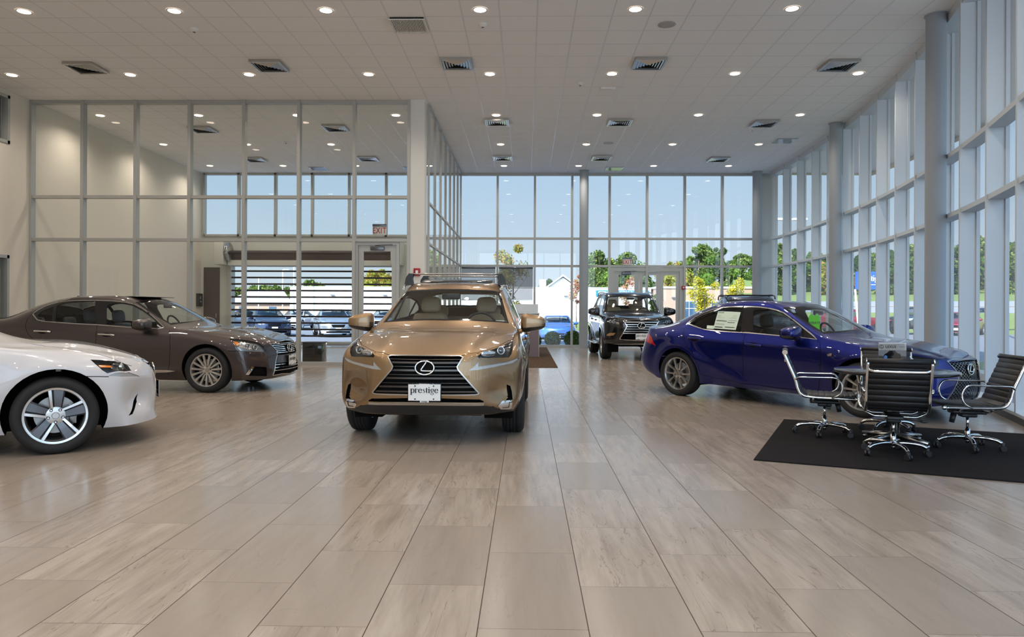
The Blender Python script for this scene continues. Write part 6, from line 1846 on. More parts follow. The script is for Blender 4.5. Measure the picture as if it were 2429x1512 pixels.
swivel_chair((3.10, 7.50, zr0), R(-20), 'black swivel chair left of the round table, seen from its side', R(20))
swivel_chair((3.28, 6.46, zr0), R(70), 'black swivel chair with its back to the camera, before the round table', R(52))
swivel_chair((4.14, 6.80, zr0), R(170), 'black swivel chair right of the round table, beside the window', R(35))
swivel_chair((3.86, 7.70, zr0), R(-112), 'black swivel chair behind the round table, mostly hidden by the chair in front', R(0))

tb = empty('round_table', (3.60, 7.06, zr0), R(25), 'round black-topped table on a grey cross base, in the middle of the rug', 'table')
mb = MB(); mb.lathe([(0, .672), (.525, .672), (.550, .680), (.555, .692), (.550, .704), (.540, .707), (0, .707)], 72)
mb.build('tabletop', solid('table_laminate', (.014, .014, .016), .16, coat=.4), tb)
mb = MB(); mb.cyl((0, 0, .05), (0, 0, .672), .042, n=28); mb.build('pedestal', M['satin_metal'], tb)
mb = MB(); mb.cyl((0, 0, .66), (0, 0, .672), .15, n=28); mb.build('mounting_plate', M['plastic'], tb)
for k in range(4):
    a = math.pi/2*k
    mb = MB(); mb.tube([(.03*math.cos(a), .03*math.sin(a), .072), (.36*math.cos(a), .36*math.sin(a), .042)], [.034, .022], 14, flat=None)
    mb.cyl((.345*math.cos(a), .345*math.sin(a), 0), (.345*math.cos(a), .345*math.sin(a), .03), .018, n=12)
    mb.build('foot', M['satin_metal'], tb)
# stand-up brochure on the table
ZT = zr0+.707
bc = empty('brochure_stand', (3.40, 6.72, ZT), R(-14), 'clear stand with a racing car brochure on the round table', 'brochure')
bc.scale = (1.12, 1.12, 1.32)
mb = MB(); mb.box(-.107, .107, -.004, -.001, .0, .205); mb.box(-.107, .107, -.004, .055, 0, .003); mb.build('acrylic_holder', M['lens'], bc)
mb = MB(); mb.box(-.104, .104, -.001, .001, .004, .212)
card = mb.build('brochure', solid('brochure_grey', srgb(206, 206, 208), .4), bc)
mb = MB(); mb.box(-.104, .104, -.0018, -.001, .004, .118); mb.build('picture_ground', solid('picture_dark', srgb(58, 54, 52), .5), card)
mb = MB(); mb.box(-.104, .104, -.0018, -.001, .118, .160); mb.build('picture_sky', solid('picture_sky', srgb(126, 126, 130), .5), card)
mb = MB(); mb.prism([(x*.001, -.0022, .001*z+.032) for x, z in [(-62,60),(-66,78),(-60,98),(-40,108),(-22,124),(18,124),(36,108),(60,100),(66,82),(60,62),(30,56),(-30,56)]], (0, .0006, 0)); mb.build('picture_car', M['gloss_black'], card)
mb = MB()
mb.prism([(x*.001, -.0026, .001*z+.032) for x, z in [(-62,62),(-64,80),(-52,92),(-38,84),(-40,62)]], (0, .0004, 0)); mb.build('picture_stripe', solid('picture_blue', srgb(70, 130, 200), .5), card)
mb = MB(); mb.prism([(x*.001, -.0026, .001*z+.032) for x, z in [(-20,112),(-16,121),(14,121),(26,111)]], (0, .0004, 0)); mb.build('picture_glass', M['glass_dark'], card)
t1 = text_mesh('LEXUS', .026, .0004, bold=.0008, space=1.1); link('brochure_lettering', t1, M['black_ink'], card, (-.012, -.0022, .182), (R(90), 0, 0))
t2 = text_mesh('RACING', .012, .0003); link('brochure_lettering', t2, M['alloy_dark'], card, (.074, -.0022, .182), (R(90), 0, 0))
e = link('brochure_emblem', emblem_mesh(.017, .012), M['black_ink'], card, (-.083, -.0022, .182), (0, 0, R(-90)))
# green rebate tag hanging inside the blue sedan's screen
tg = empty('rebate_tag', (0, 0, 0), 0, 'bright green REBATE hang tag behind the blue sedan windshield', 'tag')
mb = MB()
mb.prism([(x, -.001, z) for x, z in [(-.055,-.14),(.055,-.14),(.055,.11),(.035,.14),(.018,.14),(.0,.115),(-.018,.14),(-.035,.14),(-.055,.11)]], (0, .002, 0)); card2 = mb.build('tag_card', solid('lime_card', srgb(112, 236, 22), .5), tg)
t3 = text_mesh('REBATE', .034, .0005, bold=.0004); link('tag_lettering', t3, M['black_ink'], card2, (.004, -.002, .045), (R(90), 0, 0))
px_, py_, ang = POSE['sport_sedan']
mloc = Matrix.Translation((px_, py_, 0)) @ Matrix.Rotation(ang, 4, 'Z')
pl = mloc @ Vector((-1.0, -.18, 1.07)); tg.location = pl; tg.rotation_euler = (0, 0, R(-14)); tg.scale = (1.3, 1.3, 1.3)
# price sheet in the blue sedan's rear door glass
for nm in ('sticker', 'sticker_strip'):
    if nm in FEAT['sport_sedan']:
        lp = FEAT['sport_sedan'][nm]
        full = Skin(CARS['sport_sedan'], 3)
        q = full.cut(lp, depth=.3)
        sh = link('price_sheet', full.mesh('price_sheet', q, side=-1, off=-.001), M['paper'], car_is)
        if nm == 'sticker':
            P0, P1, P2, P3 = [Vector((p[0], -p[1], p[2])) for p in lp]
            for (u0, u1, v0, v1) in ((.03, .30, .06, .09), (.05, .95, .50, .515), (.05, .52, .54, .57), (.56, .88, .60, .63), (.05, .40, .88, .93), (.5, .92, .86, .90), (.05, .45, .70, .71), (.05, .45, .76, .77), (.05, .9, .2, .206), (.05, .9, .26, .266), (.05, .9, .32, .326), (.05, .9, .38, .386)):
                mb = MB(); qd = []
                for u, v in ((u0, v0), (u1, v0), (u1, v1), (u0, v1)):
                    p = P0.lerp(P1, u).lerp(P3.lerp(P2, u), v); n_ = full.normal(full.near(p)); qd.append(full.near(p)+n_*.0015)
                mb.quad(*qd); mb.build('print_line', M['cabin_dark'], sh)
# ================================================================ outside
GZ = -.15
rng = random.Random(7)
M['asphalt'] = solid('asphalt', srgb(118, 118, 122), .85, noise=.12, nscale=3)
M['grass'] = solid('grass', srgb(112, 126, 60), .9, noise=.3, nscale=2)
M['concrete'] = solid('concrete', srgb(200, 196, 188), .8, noise=.08, nscale=3)
def slab(nm, x0, x1, y0, y1, z0, z1, mat, kind='structure', label=None, cat=None):
    mb = MB(); mb.box(x0, x1, y0, y1, z0, z1); o = mb.build(nm, mat)
    if label: tag(o, label, cat)
    else: o['kind'] = kind
    return o
slab('ground', -160, 200, -60, 260, GZ-.3, GZ, M['asphalt'])
slab('walkway', XL-1, 14, YF+.25, YF+2.6, GZ, -.02, M['concrete'])
slab('bounce_apron', -60, 30, -50, YB-.3, GZ, GZ+.04, solid('bounce_white', srgb(228, 226, 222), .8))  # unseen white slab, added to bounce sunlight through the back glazing
slab('lawn', 3.8, 8.5, 41, 92, GZ, GZ+.05, M['grass'])
def sector(nm, r0, z0, r1, z1, mat, a0=16, a1=88, n=24):
    """strip of rising ground round the right side, between two radii"""
    mb = MB(); P = []
    for r, z in ((r0, z0), (r1, z1)):
        P.append([(r*math.sin(R(a0+(a1-a0)*k/n)), r*math.cos(R(a0+(a1-a0)*k/n)), z) for k in range(n+1)])
    mb.grid(P, False); o = mb.build(nm, mat); o['kind'] = 'structure'; return o
sector('lawn', 19.5, GZ+.02, 24, GZ+.05, M['grass'], 30, 88)
sector('lawn', 30, GZ+.02, 36, GZ+.04, M['grass'], 20, 29)
sector('lawn', 57, GZ, 66, 1.25, M['grass'])
sector('road', 66, 1.25, 80, 2.35, solid('road_grey', srgb(150, 150, 156), .8, noise=.06, nscale=1))
sector('road_line', 72.6, 1.80, 73.0, 1.83, solid('road_yellow', srgb(206, 160, 90), .7))
sector('lawn', 80, 2.35, 92, 3.3, M['grass'])
sector('hillside', 92, 3.3, 150, 8.0, M['grass'])
slab('curb', 9.6, 10.2, -10, 26, GZ, .0, M['concrete'])

def leaf_mat(name, c0, c1, c2):
    t = NT(name)
    oi = t.n('NewGeometry')
    wn = t.n('TexWhiteNoise'); wn.noise_dimensions = '1D'
    t.l(oi.outputs['Random Per Island'], wn.inputs['W'])
    a = t.mix(oi.outputs['Random Per Island'], c0, c1)
    b = t.mix(t.math('GREATER_THAN', wn.outputs['Value'], .8), a, c2)
    d = t.n('BsdfDiffuse'); t.l(b, d.inputs[0])
    tl = t.n('BsdfTranslucent'); t.l(b, tl.inputs[0])
    m = t.n('MixShader'); m.inputs[0].default_value = .35; t.l(d.outputs[0], m.inputs[1]); t.l(tl.outputs[0], m.inputs[2])
    t.l(m.outputs[0], t.out.inputs[0]); return t.m
LEAF = dict(green=leaf_mat('green_leaves', srgb(56, 82, 38), srgb(104, 124, 60), srgb(142, 150, 78)),
    dark=leaf_mat('dark_leaves', srgb(44, 68, 38), srgb(78, 104, 52), srgb(108, 124, 64)),
    yellow=leaf_mat('yellow_leaves', srgb(170, 160, 38), srgb(206, 190, 56), srgb(130, 142, 52)),
    mixed=leaf_mat('turning_leaves', srgb(100, 120, 48), srgb(160, 150, 66), srgb(176, 124, 66)),
    red=leaf_mat('red_leaves', srgb(168, 98, 84), srgb(196, 140, 108), srgb(168, 160, 98)))
def core_mat(name, c0, c1):
    t = NT(name); co = t.n('TexCoord'); nz = t.n('TexNoise'); nz.inputs['Scale'].default_value = 2.2; nz.inputs['Detail'].default_value = 6; nz.inputs['Roughness'].default_value = .7
    t.l(co.outputs['Object'], nz.inputs['Vector']); f = t.math('MULTIPLY_ADD', nz.outputs[0], 2.4, -.7, clamp=True)
    bp = t.n('Bump'); bp.inputs['Strength'].default_value = 1.0; bp.inputs['Distance'].default_value = .5; t.l(nz.outputs[0], bp.inputs['Height'])
    t.principled(**{'Base Color': t.mix(f, c0, c1), 'Roughness': .9, 'Specular IOR Level': .1, 'Normal': bp.outputs[0]}); return t.m
CORE = dict(green=core_mat('green_crown', srgb(46, 80, 26), srgb(112, 144, 52)), dark=core_mat('dark_crown', srgb(34, 66, 30), srgb(80, 116, 46)), mixed=core_mat('mixed_crown', srgb(90, 116, 42), srgb(170, 160, 66)))
M['bark'] = solid('bark', srgb(112, 96, 82), .9, noise=.2, nscale=9)
def tree(x, y, h, w, kind, label, trunk=.28, n=2600, leaf=.32, sparse=False, blobs=9, base=.22):
    t = empty('tree', (x, y, GZ), rng.uniform(0, 6), label, 'tree', 'trees outside the windows')
    mb = MB()
    mb.cyl((0, 0, 0), (0, 0, h*.75), trunk*.5, trunk*.15, n=8)
    for k in range(5):
        a = rng.uniform(0, 6.3); z = h*(.25+.1*k)
        mb.cyl((0, 0, z), (math.cos(a)*w*.3, math.sin(a)*w*.3, z+h*.18), trunk*.16, trunk*.05, n=6)
    mb.build('trunk', M['bark'], t)
    B = []
    nb = blobs if sparse else blobs*3
    for k in range(nb):
        f = (k+rng.uniform(.1, .9))/nb; z = h*(base+(.90-base)*f)
        rr = w*.5*math.sin(math.pi*(.20+.72*f))**.8
        a = rng.uniform(0, 6.3); q = rng.uniform(.30, .95)
        B.append((math.cos(a)*rr*q, math.sin(a)*rr*q, z, rr*(rng.uniform(.36, .62) if sparse else rng.uniform(.20, .50))))
    core = MB()
    if not sparse:
        for bx, by, bz, br in B: core.ico((bx, by, bz), br*.72, 2, (1, 1, .95), .2, rng)
        core.build('crown_core', CORE[kind], t)
    V, F = [], []
    for i in range(int(n*2.2)):
        bx, by, bz, br = B[rng.randrange(len(B))]
        d = Vector((rng.gauss(0, 1), rng.gauss(0, 1), rng.gauss(0, .85))).normalized()
        r = br*(rng.uniform(.62, 1.28) if not sparse else rng.uniform(.2, 1.1))
        c = Vector((bx, by, bz))+d*r
        s = leaf*1.05*rng.uniform(.6, 1.2)
        u = Vector((rng.gauss(0, 1), rng.gauss(0, 1), rng.gauss(0, 1))).normalized(); v = u.orthogonal().normalized(); u2 = u.cross(v)
        k = len(V)
        V += [c+v*s*.5, c+u2*s*.32, c-v*s*.5, c-u2*s*.32]; F.append((k, k+1, k+2, k+3))
    me = bpy.data.meshes.new('foliage'); me.from_pydata([tuple(q) for q in V], [], F)
    link('foliage', me, LEAF[kind], t)
    return t
def at(px, py, Y):
    """world x, z of a sight line through the photograph at distance Y"""
    return None
def px_tree(px, top, Y, wpx, kind, label, z0=0.0, **kw):
    """tree whose trunk stands at distance Y on a sight bearing, given crown top and width"""
    x = (px-1248)/1700*Y; h = (737-top)/1700*Y+1.43-z0
    t = tree(x, Y, h, wpx/1700*Y, kind, label, **kw)
    t.location.z = GZ+z0
    return t
px_tree(1217, 558, 60, 105, 'mixed', 'slim half-bare tree with turning leaves above the roller shades', trunk=.2, n=1500, leaf=.20, sparse=True)
px_tree(1367, 640, 58, 40, 'red', 'young red-leaved street tree left of the far column', trunk=.10, n=600, leaf=.15, sparse=True, base=.42)
px_tree(1497, 640, 62, 42, 'red', 'young reddish tree seen through the far glass door', trunk=.10, n=500, leaf=.16, sparse=True, base=.35)
px_tree(1425, 582, 125, 95, 'green', 'broad green tree right of the far column', n=4200, leaf=.5, blobs=14, trunk=.5, base=.12)
px_tree(1490, 585, 128, 90, 'green', 'tall green tree behind the far EXIT sign', n=4200, leaf=.5, blobs=14, trunk=.5, base=.12)
px_tree(1530, 640, 140, 70, 'dark', 'dark green tree low behind the far glass doors', n=2400, leaf=.5, blobs=10, trunk=.5, base=.10)
px_tree(1600, 612, 135, 90, 'mixed', 'yellow-green tree over the right end of the far glass doors', n=3600, leaf=.5, blobs=14, trunk=.5, base=.10)
px_tree(1655, 566, 138, 100, 'green', 'tallest green tree over the beige building', n=4600, leaf=.5, blobs=16, trunk=.5, base=.08)
px_tree(1705, 572, 142, 90, 'dark', 'dark green tree right of the tallest one over the beige building', n=3800, leaf=.5, blobs=14, trunk=.5, base=.08)
px_tree(1762, 588, 136, 95, 'green', 'rounded green tree at the right end of the far window wall', n=4200, leaf=.5, blobs=14, trunk=.5, base=.06)
px_tree(1815, 570, 130, 80, 'dark', 'dark green tree behind the far right corner column', n=3600, leaf=.5, blobs=12, trunk=.5, base=.06)
px_tree(1668, 645, 64, 72, 'yellow', 'bright yellow tree in front of the beige building', trunk=.14, n=1100, leaf=.20, sparse=True, base=.34)
px_tree(1742, 648, 66, 66, 'yellow', 'second yellow tree nearer the right far column', trunk=.14, n=900, leaf=.20, sparse=True, base=.34)
px_tree(1556, 690, 68, 40, 'green', 'small green tree behind the black off-roader', trunk=.12, n=900, leaf=.20, base=.1)
px_tree(1300, 657, 150, 62, 'dark', 'far green tree above the white building roof', n=2200, leaf=.5, trunk=.5)
px_tree(735, 660, 150, 60, 'green', 'far tree above the white building seen through the roller grille', n=2200, leaf=.5, trunk=.5)
px_tree(895, 632, 110, 110, 'mixed', 'leafy tree seen through the partition glass door', trunk=.4, n=2600, leaf=.36)
for k, px in enumerate((565, 615, 650, 688)):
    px_tree(px, (684, 678, 680, 676)[k], 150, 95, 'green', ('leftmost', 'second', 'third', 'rightmost')[k]+' of the low trees seen through the slats of the roller grille', n=1400, leaf=.6, trunk=.5)
names = ['first past the far corner column', 'second past the far corner column', 'third past the far corner column', 'fourth past the far corner column', 'left of the middle column', 'just past the middle column', 'behind the blue pole sign', 'right of the blue pole sign', 'third past the middle column', 'left of the near column', 'just past the near column, taller', 'second past the near column', 'third past the near column', 'at the right edge of the picture']
tops = [568, 585, 596, 606, 600, 592, 588, 575, 590, 580, 545, 572, 568, 560]
for k in range(14):
    px = 1838+46*k
    Y = (92+7*(k % 3))*math.cos(math.atan((px-1248)/1700))
    z0 = 3.4+.55*(k % 3)
    px_tree(px, tops[k], Y, 92, ('green', 'dark', 'green', 'mixed', 'dark')[k % 5], 'roadside tree through the right windows, '+names[k], z0=z0, n=3200, leaf=.42, blobs=13, trunk=.4, base=.04)
# clipped shrubs outside the far glass
for k, (x, y, s, l) in enumerate(((.30, 27.0, .28, 'dark clipped shrub at the edge of the reception desk'), (1.00, 27.0, .31, 'round clipped shrub before the light blue coupe'), (1.75, 27.0, .33, 'round clipped shrub left of the far column base'))):
    sh = empty('shrub', (x, y, -.10), 0, l, 'shrub', 'clipped shrubs outside the far windows')
    V, F = [], []
    for i in range(2600):
        d = Vector((rng.gauss(0, 1), rng.gauss(0, 1), rng.gauss(0, 1))).normalized(); c = Vector((0, 0, s*.95))+Vector((d.x*s, d.y*s, d.z*s*1.0))*rng.uniform(.75, 1.03)
        ss = .06*rng.uniform(.6, 1.2); u = Vector((rng.gauss(0, 1), rng.gauss(0, 1), rng.gauss(0, 1))).normalized(); v = u.orthogonal().normalized(); u2 = u.cross(v)
        q = len(V); V += [c+v*ss*.5, c+u2*ss*.3, c-v*ss*.5, c-u2*ss*.3]; F.append((q, q+1, q+2, q+3))
    me = bpy.data.meshes.new('foliage'); me.from_pydata([tuple(q) for q in V], [], F); link('foliage', me, LEAF['green'], sh); cb = MB(); cb.ico((0, 0, s*.95), s*.86, 3, (1, 1, 1), .08, rng); cb.build('crown_core', CORE['dark'], sh)
    mb = MB(); mb.cyl((0, 0, 0), (0, 0, s*.8), .02, n=8); mb.build('stem', M['bark'], sh)
for k in range(6):
    sh_y = 10.5+1.1*k
    x = 12.6+.1*k
    V, F = [], []
    for i in range(500):
        d = Vector((rng.gauss(0, 1), rng.gauss(0, 1), abs(rng.gauss(0, .6)))).normalized(); c = Vector((d.x*.6, d.y*.55, d.z*.42))*rng.uniform(.7, 1.05)
        ss = .10*rng.uniform(.6, 1.2); u = Vector((rng.gauss(0, 1), rng.gauss(0, 1), rng.gauss(0, 1))).normalized(); v = u.orthogonal().normalized(); u2 = u.cross(v)
        q = len(V); V += [c+v*ss*.5, c+u2*ss*.3, c-v*ss*.5, c-u2*ss*.3]; F.append((q, q+1, q+2, q+3))
    me = bpy.data.meshes.new('shrub'); me.from_pydata([tuple(q) for q in V], [], F); o = link('shrub', me, LEAF['green'], None, (x, sh_y, GZ+.05))
    tag(o, 'low green shrub in the bed outside the right windows', 'shrub', 'low shrubs along the right windows')

# buildings
M['white_block'] = solid('white_block', srgb(236, 234, 232), .7, noise=.02, nscale=.5)
M['beige_block'] = solid('beige_block', srgb(160, 136, 118), .75, noise=.02, nscale=.5)
M['roof_grey'] = solid('roof_grey', srgb(150, 148, 150), .8)
M['dark_glass'] = solid('dark_window', srgb(60, 84, 104), .15)
b = empty('white_building', (0, 95, GZ), 0, 'long low white building across the lot beyond the far windows', 'building')
mb = MB(); mb.box(-31.5, 16.5, 0, 20, 0, 4.45); mb.build('wall', M['white_block'], b)
mb = MB(); mb.box(-31.6, 16.6, -.1, 20, 4.45, 4.55); mb.build('parapet', M['concrete'], b)
for x, w, h in ((1.8, .9, .7), (14.0, 1.6, .5), (-10.5, 1.6, .6)):
    mb = MB(); mb.box(x, x+w, 3, 4.2, 4.5, 4.5+h+.5); mb.build('roof_unit', M['concrete'], b)
for x in (5.0, 5.9, -19, -26): 
    mb = MB(); mb.box(x, x+.5, -.35, 0, 3.3, 3.45); mb.build('wall_lamp', M['alloy_dark'], b)
mb = MB(); mb.box(9.2, 16.2, -.15, -.02, 3.35, 4.15); sb = mb.build('sign_board', solid('sign_blue', srgb(0, 118, 190), .5), b)
me = text_mesh('SERVICE BODY & DENT', .62, .01, bold=.03); link('sign_lettering', me, M['white_ink'], sb, (12.7, -.17, 3.74), (R(90), 0, 0)).scale = (.98, 1.0, 1)
b = empty('beige_building', (0, 92, GZ), 0, 'beige flat-roofed building behind the far glass doors', 'building')
mb = MB(); mb.box(16.8, 29.5, 0, 18, 0, 4.45); mb.build('wall', M['beige_block'], b)
mb = MB(); mb.box(16.7, 29.6, -.15, 18, 4.35, 4.6); mb.build('parapet', M['concrete'], b)
for x in (19.8, 23.6):
    mb = MB(); mb.box(x, x+2.0, -.06, .0, .4, 2.75); wf = mb.build('window', M['white_block'], b)
    for xa, xb, za, zb in ((.06, .97, 1.85, 2.68), (1.03, 1.94, 1.85, 2.68), (.06, .97, .45, 1.78), (1.03, 1.94, .45, 1.78)):
        mb = MB(); mb.box(x+xa, x+xb, -.08, -.05, za, zb); mb.build('pane', M['dark_glass'], wf)
mb = MB(); mb.box(18.6, 19.2, -.35, 0, 3.1, 3.25); mb.build('wall_lamp', M['alloy_dark'], b)
b = empty('white_gable_house', (6.4, 125, GZ), 0, 'white gabled house roof above the white building', 'building')
mb = MB(); mb.prism([(-3.6, 0, 0), (3.6, 0, 0), (3.6, 0, 4.6), (0, 0, 7.2), (-3.6, 0, 4.6)], (0, 8, 0)); mb.build('wall', M['white_block'], b)
mb = MB(); mb.prism([(-4.1, -.4, 4.45), (0, -.4, 7.4), (0, -.4, 7.75), (-4.3, -.4, 4.65)], (0, 9, 0)); mb.prism([(4.1, -.4, 4.45), (0, -.4, 7.4), (0, -.4, 7.75), (4.3, -.4, 4.65)], (0, 9, 0)); mb.build('roof', M['roof_grey'], b)
b = empty('grey_hip_roof_house', (-44.5, 118, GZ), 0, 'beige house with a grey hip roof seen through the roller grille', 'building')
mb = MB(); mb.box(-5.5, 5.5, 0, 9, 0, 2.4); mb.build('wall', M['beige_block'], b)
mb = MB(); mb.prism([(-6, -.5, 2.4), (6, -.5, 2.4), (3, 4, 4.6), (-3, 4, 4.6)], (0, .02, 0)); mb.prism([(-6, -.5, 2.4), (6, -.5, 2.4), (6, 9.5, 2.4), (-6, 9.5, 2.4)], (0, 0, .05)); mb.quad((6, -.5, 2.4), (6, 9.5, 2.4), (3, 4, 4.6)) if False else None
mb.build('roof', M['roof_grey'], b)
for x in (-2.5, 2.5):
    mb = MB(); mb.box(x-.6, x+.6, -.05, 0, .8, 1.9); mb.build('window', M['dark_glass'], b)
# poles and signs
def light_pole(x, y, h, label, heads=1):
    p = empty('lamp_post', (x, y, GZ), 0, label, 'lamp post', 'parking lot lamp posts')
    mb = MB(); mb.cyl((0, 0, 0), (0, 0, h), .09, .06, n=10); mb.build('post', M['white_wall'], p)
    for k in range(heads):
        s = 1 if k == 0 else -1
        mb = MB(); mb.box(.1*s if s > 0 else -.9, .9 if s > 0 else -.1, -.18, .18, h-.05, h+.08, .03); mb.build('lamp_head', M['white_wall'], p)
light_pole(-37.6, 100, 5.9, 'white lamp post left of centre through the roller grille', 2)
light_pole(-34.2, 100, 7.0, 'taller white lamp post in the middle of the roller grille view', 1)
light_pole(-30.0, 92, 10.5, 'tall white pole at the end of the white building', 1)
light_pole(14.8, 40.5, 6.6, 'double-headed lamp post through the first right windows', 2)
light_pole(27.0, 40.0, 8.0, 'slim white lamp post before the near column', 1)
ps = empty('pole_sign', (21.3, 45, GZ), R(0), 'blue pole sign with white lettering through the right windows', 'sign')
mb = MB(); mb.box(-.80, .80, -.12, .12, 2.84, 3.95); sb = mb.build('sign_panel', solid('sign_royal', srgb(26, 84, 176), .4), ps)
me, tw = serif_text('prestige', .42, .03); o = link('sign_lettering', me, M['white_ink'], sb, (0, -.13, 3.40), (R(90), 0, 0)); o.scale = (1.36/tw, 1.36/tw*1.15, 1)
mb = MB(); mb.box(-.7, .7, -.135, -.12, 3.12, 3.15); mb.build('sign_rule', M['white_ink'], sb)
for x in (-.6, .6): mb = MB(); mb.cyl((x, 0, 0), (x*1.4, 0, 2.84), .06, n=8); mb.build('sign_leg', M['white_wall'], ps)
mb = MB(); mb.lathe([(0, 0), (.085, 0), (.085, .98), (.07, 1.03), (0, 1.05)], 20); o = mb.build('bollard', solid('bollard_yellow', srgb(212, 186, 60), .5), None, (9.22, 10.9, GZ)); tag(o, 'yellow bollard outside the right windows', 'bollard')

# ---- cars outside and behind
def lite_car(key, name, label, pose, pnt, style='split', dlo=None, **kw):
    """parked car: body, glass, lamps, wheels"""
    C = CARS[key]; S = Skin(C, 2); ring, top = ring_points(C); nr = S.near
    x, y, a = pose; rt = C['tyre']; wb = C['wb']
    root = empty(name, (x, y, kw.get('z', GZ)), a, label, 'car', kw.get('group'))
    ra = rt+.05
    for cx in (0, -wb):
        S.cut([(cx+ra*math.cos(2*math.pi*k/28), .9, rt+ra*math.sin(2*math.pi*k/28)) for k in range(28)], depth=.5, facing=-.2, convex=True, axis=(0, 1, 0))
    rp = lambda k, t, l: top[k][l].lerp(top[k+1][l], t)
    si = lambda k, t, f: rp(k, t, 1).lerp(rp(k, t, 2), f)
    ws = [nr(p) for p in (rp(3, .05, 3), rp(3, .05, 2), si(3, .05, .1), si(3, .5, .09), si(3, .96, .11), rp(3, .96, 2), rp(3, .96, 3))]
    ws[0].y = ws[-1].y = -.01
    ax = S.normal(nr(sum(ws, Vector())/7)); ax.y = 0
    front = S.cut(ws, axis=ax, depth=.5)
    kb = 7 if key in ('crossover', 'off_roader') else 6
    rw = [nr(p) for p in (rp(kb, .12, 3), rp(kb, .12, 2), si(kb, .12, .16), si(kb, .9, .16), rp(kb, .9, 2), rp(kb, .9, 3))]
    rw[0].y = rw[-1].y = -.01
    ax = S.normal(nr(sum(rw, Vector())/6)); ax.y = 0
    rear = S.cut(rw, axis=ax, depth=.5)
    dl = FEAT[key]['dlo'] if 'dlo' in FEAT[key] else [nr((p, .8, q)) for p, q in dlo]
    side = S.cut(dl, depth=.3)
    lampf = S.cut(FEAT[key]['headlight'] if 'headlight' in FEAT[key] else [(.62,.62,.745),(.50,.735,.775),(.34,.80,.81),(.36,.83,.77),(.47,.80,.70),(.56,.76,.655),(.66,.65,.63)], depth=.3)
    gz0, gz1, gw = kw.get('grille', (.50, .66, .30))
    gr = S.cut([(.9, -.01, gz0), (.9, -.01, gz1), (.9, gw, gz1), (.9, gw*.8, gz0)], axis=(1, 0, 0), depth=.5, convex=True)
    lo = S.cut([(.9, -.01, min(C['side']['z0'])+.04), (.9, -.01, min(C['side']['z0'])+.14), (.9, .6, min(C['side']['z0'])+.13), (.9, .62, min(C['side']['z0'])+.04)], axis=(1, 0, 0), depth=.5, convex=True)
    tail = S.cut([(-9, .45, .80), (-9, .45, .92), (-9, .9, .95), (-9, .9, .78)], axis=(-1, .35, 0), depth=20) if kw.get('tail') else []
    link('body', S.mesh('body', S.polys, both=True, rim=.03, rim_slot=1), [pnt, M['gap']], root)
    W = lambda nm, q, m, **k: link(nm, S.mesh(nm, q, both=True, **k), m, root) if q else None
    W('windshield', front, M['glass']); W('rear_window', rear, M['glass_dark'])
    for sd in (1, -1):
        link('side_window', S.mesh('side_window', side, side=sd), M['glass_dark'], root)
        h = link('headlight', S.mesh('headlight', lampf, side=sd, off=-.004), M['lamp_chrome'], root)
        if tail: link('tail_lamp', S.mesh('tail_lamp', tail, side=sd), M['red'], root)
        side_mirror(root, top[3][1].x-.28, C['side']['y5'][2]+.17, top[3][1].z+.02, sd, pnt)
    W('grille', gr, [M['gap'], M['gap']], off=-.03, rim=-.03); W('air_intake', lo, [M['gap'], M['gap']], off=-.03, rim=-.03)
    wm = wheel_meshes(style, rt, C['rim'], C['tw'])
    for nm in ('wheel', 'tyre'):
        for m_ in wm[nm][1]: wm[nm][0].materials.append(m_)
    for cx in (0, -wb):
        for sg in (1, -1):
            w = link('wheel', wm['wheel'][0], None, root, (cx, sg*C['track'], rt), (0, 0, 0 if sg > 0 else math.pi)); link('tyre', wm['tyre'][0], None, w)
    mb = MB(); mb.box(-wb-.5, .5, -.66, .66, min(C['side']['z0'])+.02, C['side']['z5'][3]-.12); mb.build('cabin_floor', M['cabin_dark'], root)
    for yy in (.37, -.37):
        mb = MB(); mb.box(-1.95, -1.75, yy-.22, yy+.22, C['side']['z5'][3]-.2, C['side']['z5'][3]+.18, .05); mb.build('seat', M['grey_leather'], root)
    if kw.get('plate', True):
        mb = MB(); mb.box(-.004, .004, -.15, .15, -.07, .07); mb.build('license_plate', M['white_plate'], root, (max(p.x for p in ring[0])+.012, 0, gz0-.09))
    if kw.get('rails'):
        for sg in (1, -1):
            mb = MB(); mb.tube(smooth_path([(-1.25, sg*.60, 1.56), (-1.45, sg*.62, 1.63), (-2.0, sg*.625, 1.665), (-2.6, sg*.61, 1.635), (-2.9, sg*.58, 1.55)], 6), .017, 8); mb.build('roof_rail', M['plastic'], root)
        for bx in (-1.6, -2.4): mb = MB(); mb.tube([(bx, -.61, 1.645), (bx, 0, 1.655), (bx, .61, 1.645)], .016, 8); mb.build('roof_bar', M['plastic'], root)
    return root
SUVD = nx_opt['dlo']; GXD = gx_opt['dlo']
lite_car('crossover', 'crossover', 'dark crossover with roof rails behind the blue sedan, only its roof showing', (5.62, 17.3, R(-97)), P_['navy'], dlo=SUVD, z=0, rails=True, plate=False).scale = (1, 1, 1.035)
lite_car('sport_sedan', 'sedan', 'dark blue sedan parked behind the roller grille, left of the white one', (-13.4, 37.6, R(-62)), P_['navy'], grille=(.55, .68, .34), group='cars on the lot')
lite_car('midsize_sedan', 'sedan', 'white sedan parked behind the roller grille, right of the dark blue one', (-10.0, 37.6, R(-68)), P_['silver'], 'split', dlo=gs_opt['dlo'], grille=(.52, .66, .36), group='cars on the lot')
lite_car('sport_sedan', 'sedan', 'silver sedan half hidden at the left end of the roller grille', (-18.0, 40.5, R(-120)), P_['silver'], group='cars on the lot')
lite_car('sport_sedan', 'coupe', 'light blue coupe parked behind the clipped shrubs, facing the far windows', (1.56, 36.0, R(-92)), P_['sky'], 'split', grille=(.36, .44, .40), z=GZ-.06).scale = (1, 1, .87)
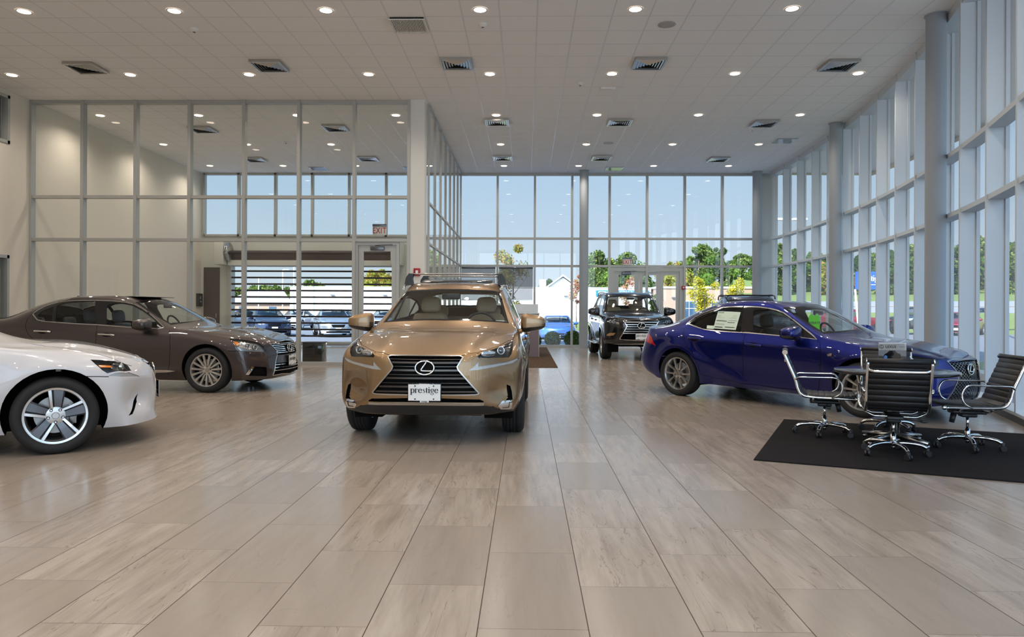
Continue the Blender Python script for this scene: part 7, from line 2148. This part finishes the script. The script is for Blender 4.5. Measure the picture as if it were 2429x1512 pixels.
def px_pose(px, Y, rz): return ((px-1248)/1700*Y, Y, R(rz))
lite_car('off_roader', 'off_roader', 'black off-roader parked outside the right windows, right of the blue pole sign', px_pose(2140, 47, -150), P_['black'], 'six', dlo=GXD, group='cars on the lot')
lite_car('crossover', 'crossover', 'red crossover parked outside the right windows, below the blue pole sign', px_pose(2052, 50, 15), P_['red'], dlo=SUVD, tail=True, group='cars on the lot')
lite_car('midsize_sedan', 'sedan', 'red sedan parked outside, just right of the near column', px_pose(2262, 45, -130), P_['red'], dlo=gs_opt['dlo'], group='cars on the lot')
lite_car('off_roader', 'off_roader', 'dark off-roader parked outside, beyond the yellow bollard', px_pose(2326, 55, -130), P_['navy'], 'six', dlo=GXD, group='cars on the lot')
for k, (x, y, c) in enumerate(((-20.5, 52, 'silver'), (-17.2, 52, 'white'), (-13.9, 52, 'navy'), (-10.6, 52, 'silver'))):
    lite_car('sport_sedan', 'sedan', ('leftmost', 'second', 'third', 'rightmost')[k]+' sedan in the distant row behind the roller grille', (x, y, R(-90)), P_[c], group='distant parked cars')

# ---- light
sun = bpy.data.lights.new('sun', 'SUN'); sun.energy = SUN_E; sun.angle = R(.6); sun.color = (1.0, .95, .87)
so = link('sun', sun); d_ = Vector((.42, .72, -.62)).normalized(); so.rotation_euler = d_.to_track_quat('-Z', 'Y').to_euler()
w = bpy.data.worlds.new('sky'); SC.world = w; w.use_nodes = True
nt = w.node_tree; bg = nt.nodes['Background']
tc = nt.nodes.new('ShaderNodeTexCoord'); sx = nt.nodes.new('ShaderNodeSeparateXYZ'); rp_ = nt.nodes.new('ShaderNodeValToRGB')
nt.links.new(tc.outputs['Generated'], sx.inputs[0]); nt.links.new(sx.outputs[2], rp_.inputs[0]); nt.links.new(rp_.outputs[0], bg.inputs[0])
cr = rp_.color_ramp; cr.elements[0].position = .0; cr.elements[0].color = (*srgb(214, 228, 238), 1); cr.elements[1].position = .9; cr.elements[1].color = (*srgb(96, 152, 214), 1)
e_ = cr.elements.new(.16); e_.color = (*srgb(186, 213, 236), 1); e_ = cr.elements.new(.40); e_.color = (*srgb(150, 190, 230), 1)
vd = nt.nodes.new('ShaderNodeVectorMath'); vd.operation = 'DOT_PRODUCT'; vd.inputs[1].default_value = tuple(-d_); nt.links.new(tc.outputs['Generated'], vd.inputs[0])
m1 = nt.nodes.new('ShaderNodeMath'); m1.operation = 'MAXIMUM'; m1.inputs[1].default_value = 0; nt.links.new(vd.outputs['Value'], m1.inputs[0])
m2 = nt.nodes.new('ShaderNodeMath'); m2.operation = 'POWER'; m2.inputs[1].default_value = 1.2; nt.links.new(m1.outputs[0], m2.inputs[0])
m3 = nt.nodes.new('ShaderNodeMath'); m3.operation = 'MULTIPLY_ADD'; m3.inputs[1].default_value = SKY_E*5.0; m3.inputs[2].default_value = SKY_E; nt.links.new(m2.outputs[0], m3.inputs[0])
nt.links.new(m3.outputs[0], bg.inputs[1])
# sky portals in the glazed openings
def portal(loc, rot, sx_, sy_):
    l = bpy.data.lights.new('sky_portal', 'AREA'); l.shape = 'RECTANGLE'; l.size = sx_; l.size_y = sy_; l.cycles.is_portal = True
    return link('sky_portal', l, None, None, loc, rot)
SC.view_settings.view_transform = 'Standard'; SC.view_settings.look = 'None'; SC.view_settings.gamma = 1.0; SC.view_settings.use_curve_mapping = False
SC.view_settings.exposure = EXPOSURE
cy = SC.cycles
cy.max_bounces = 12; cy.diffuse_bounces = 4; cy.glossy_bounces = 5; cy.transmission_bounces = 6; cy.transparent_max_bounces = 32
cy.caustics_reflective = False; cy.caustics_refractive = False; cy.sample_clamp_indirect = 4.0; cy.blur_glossy = .3
cy.use_denoising = True
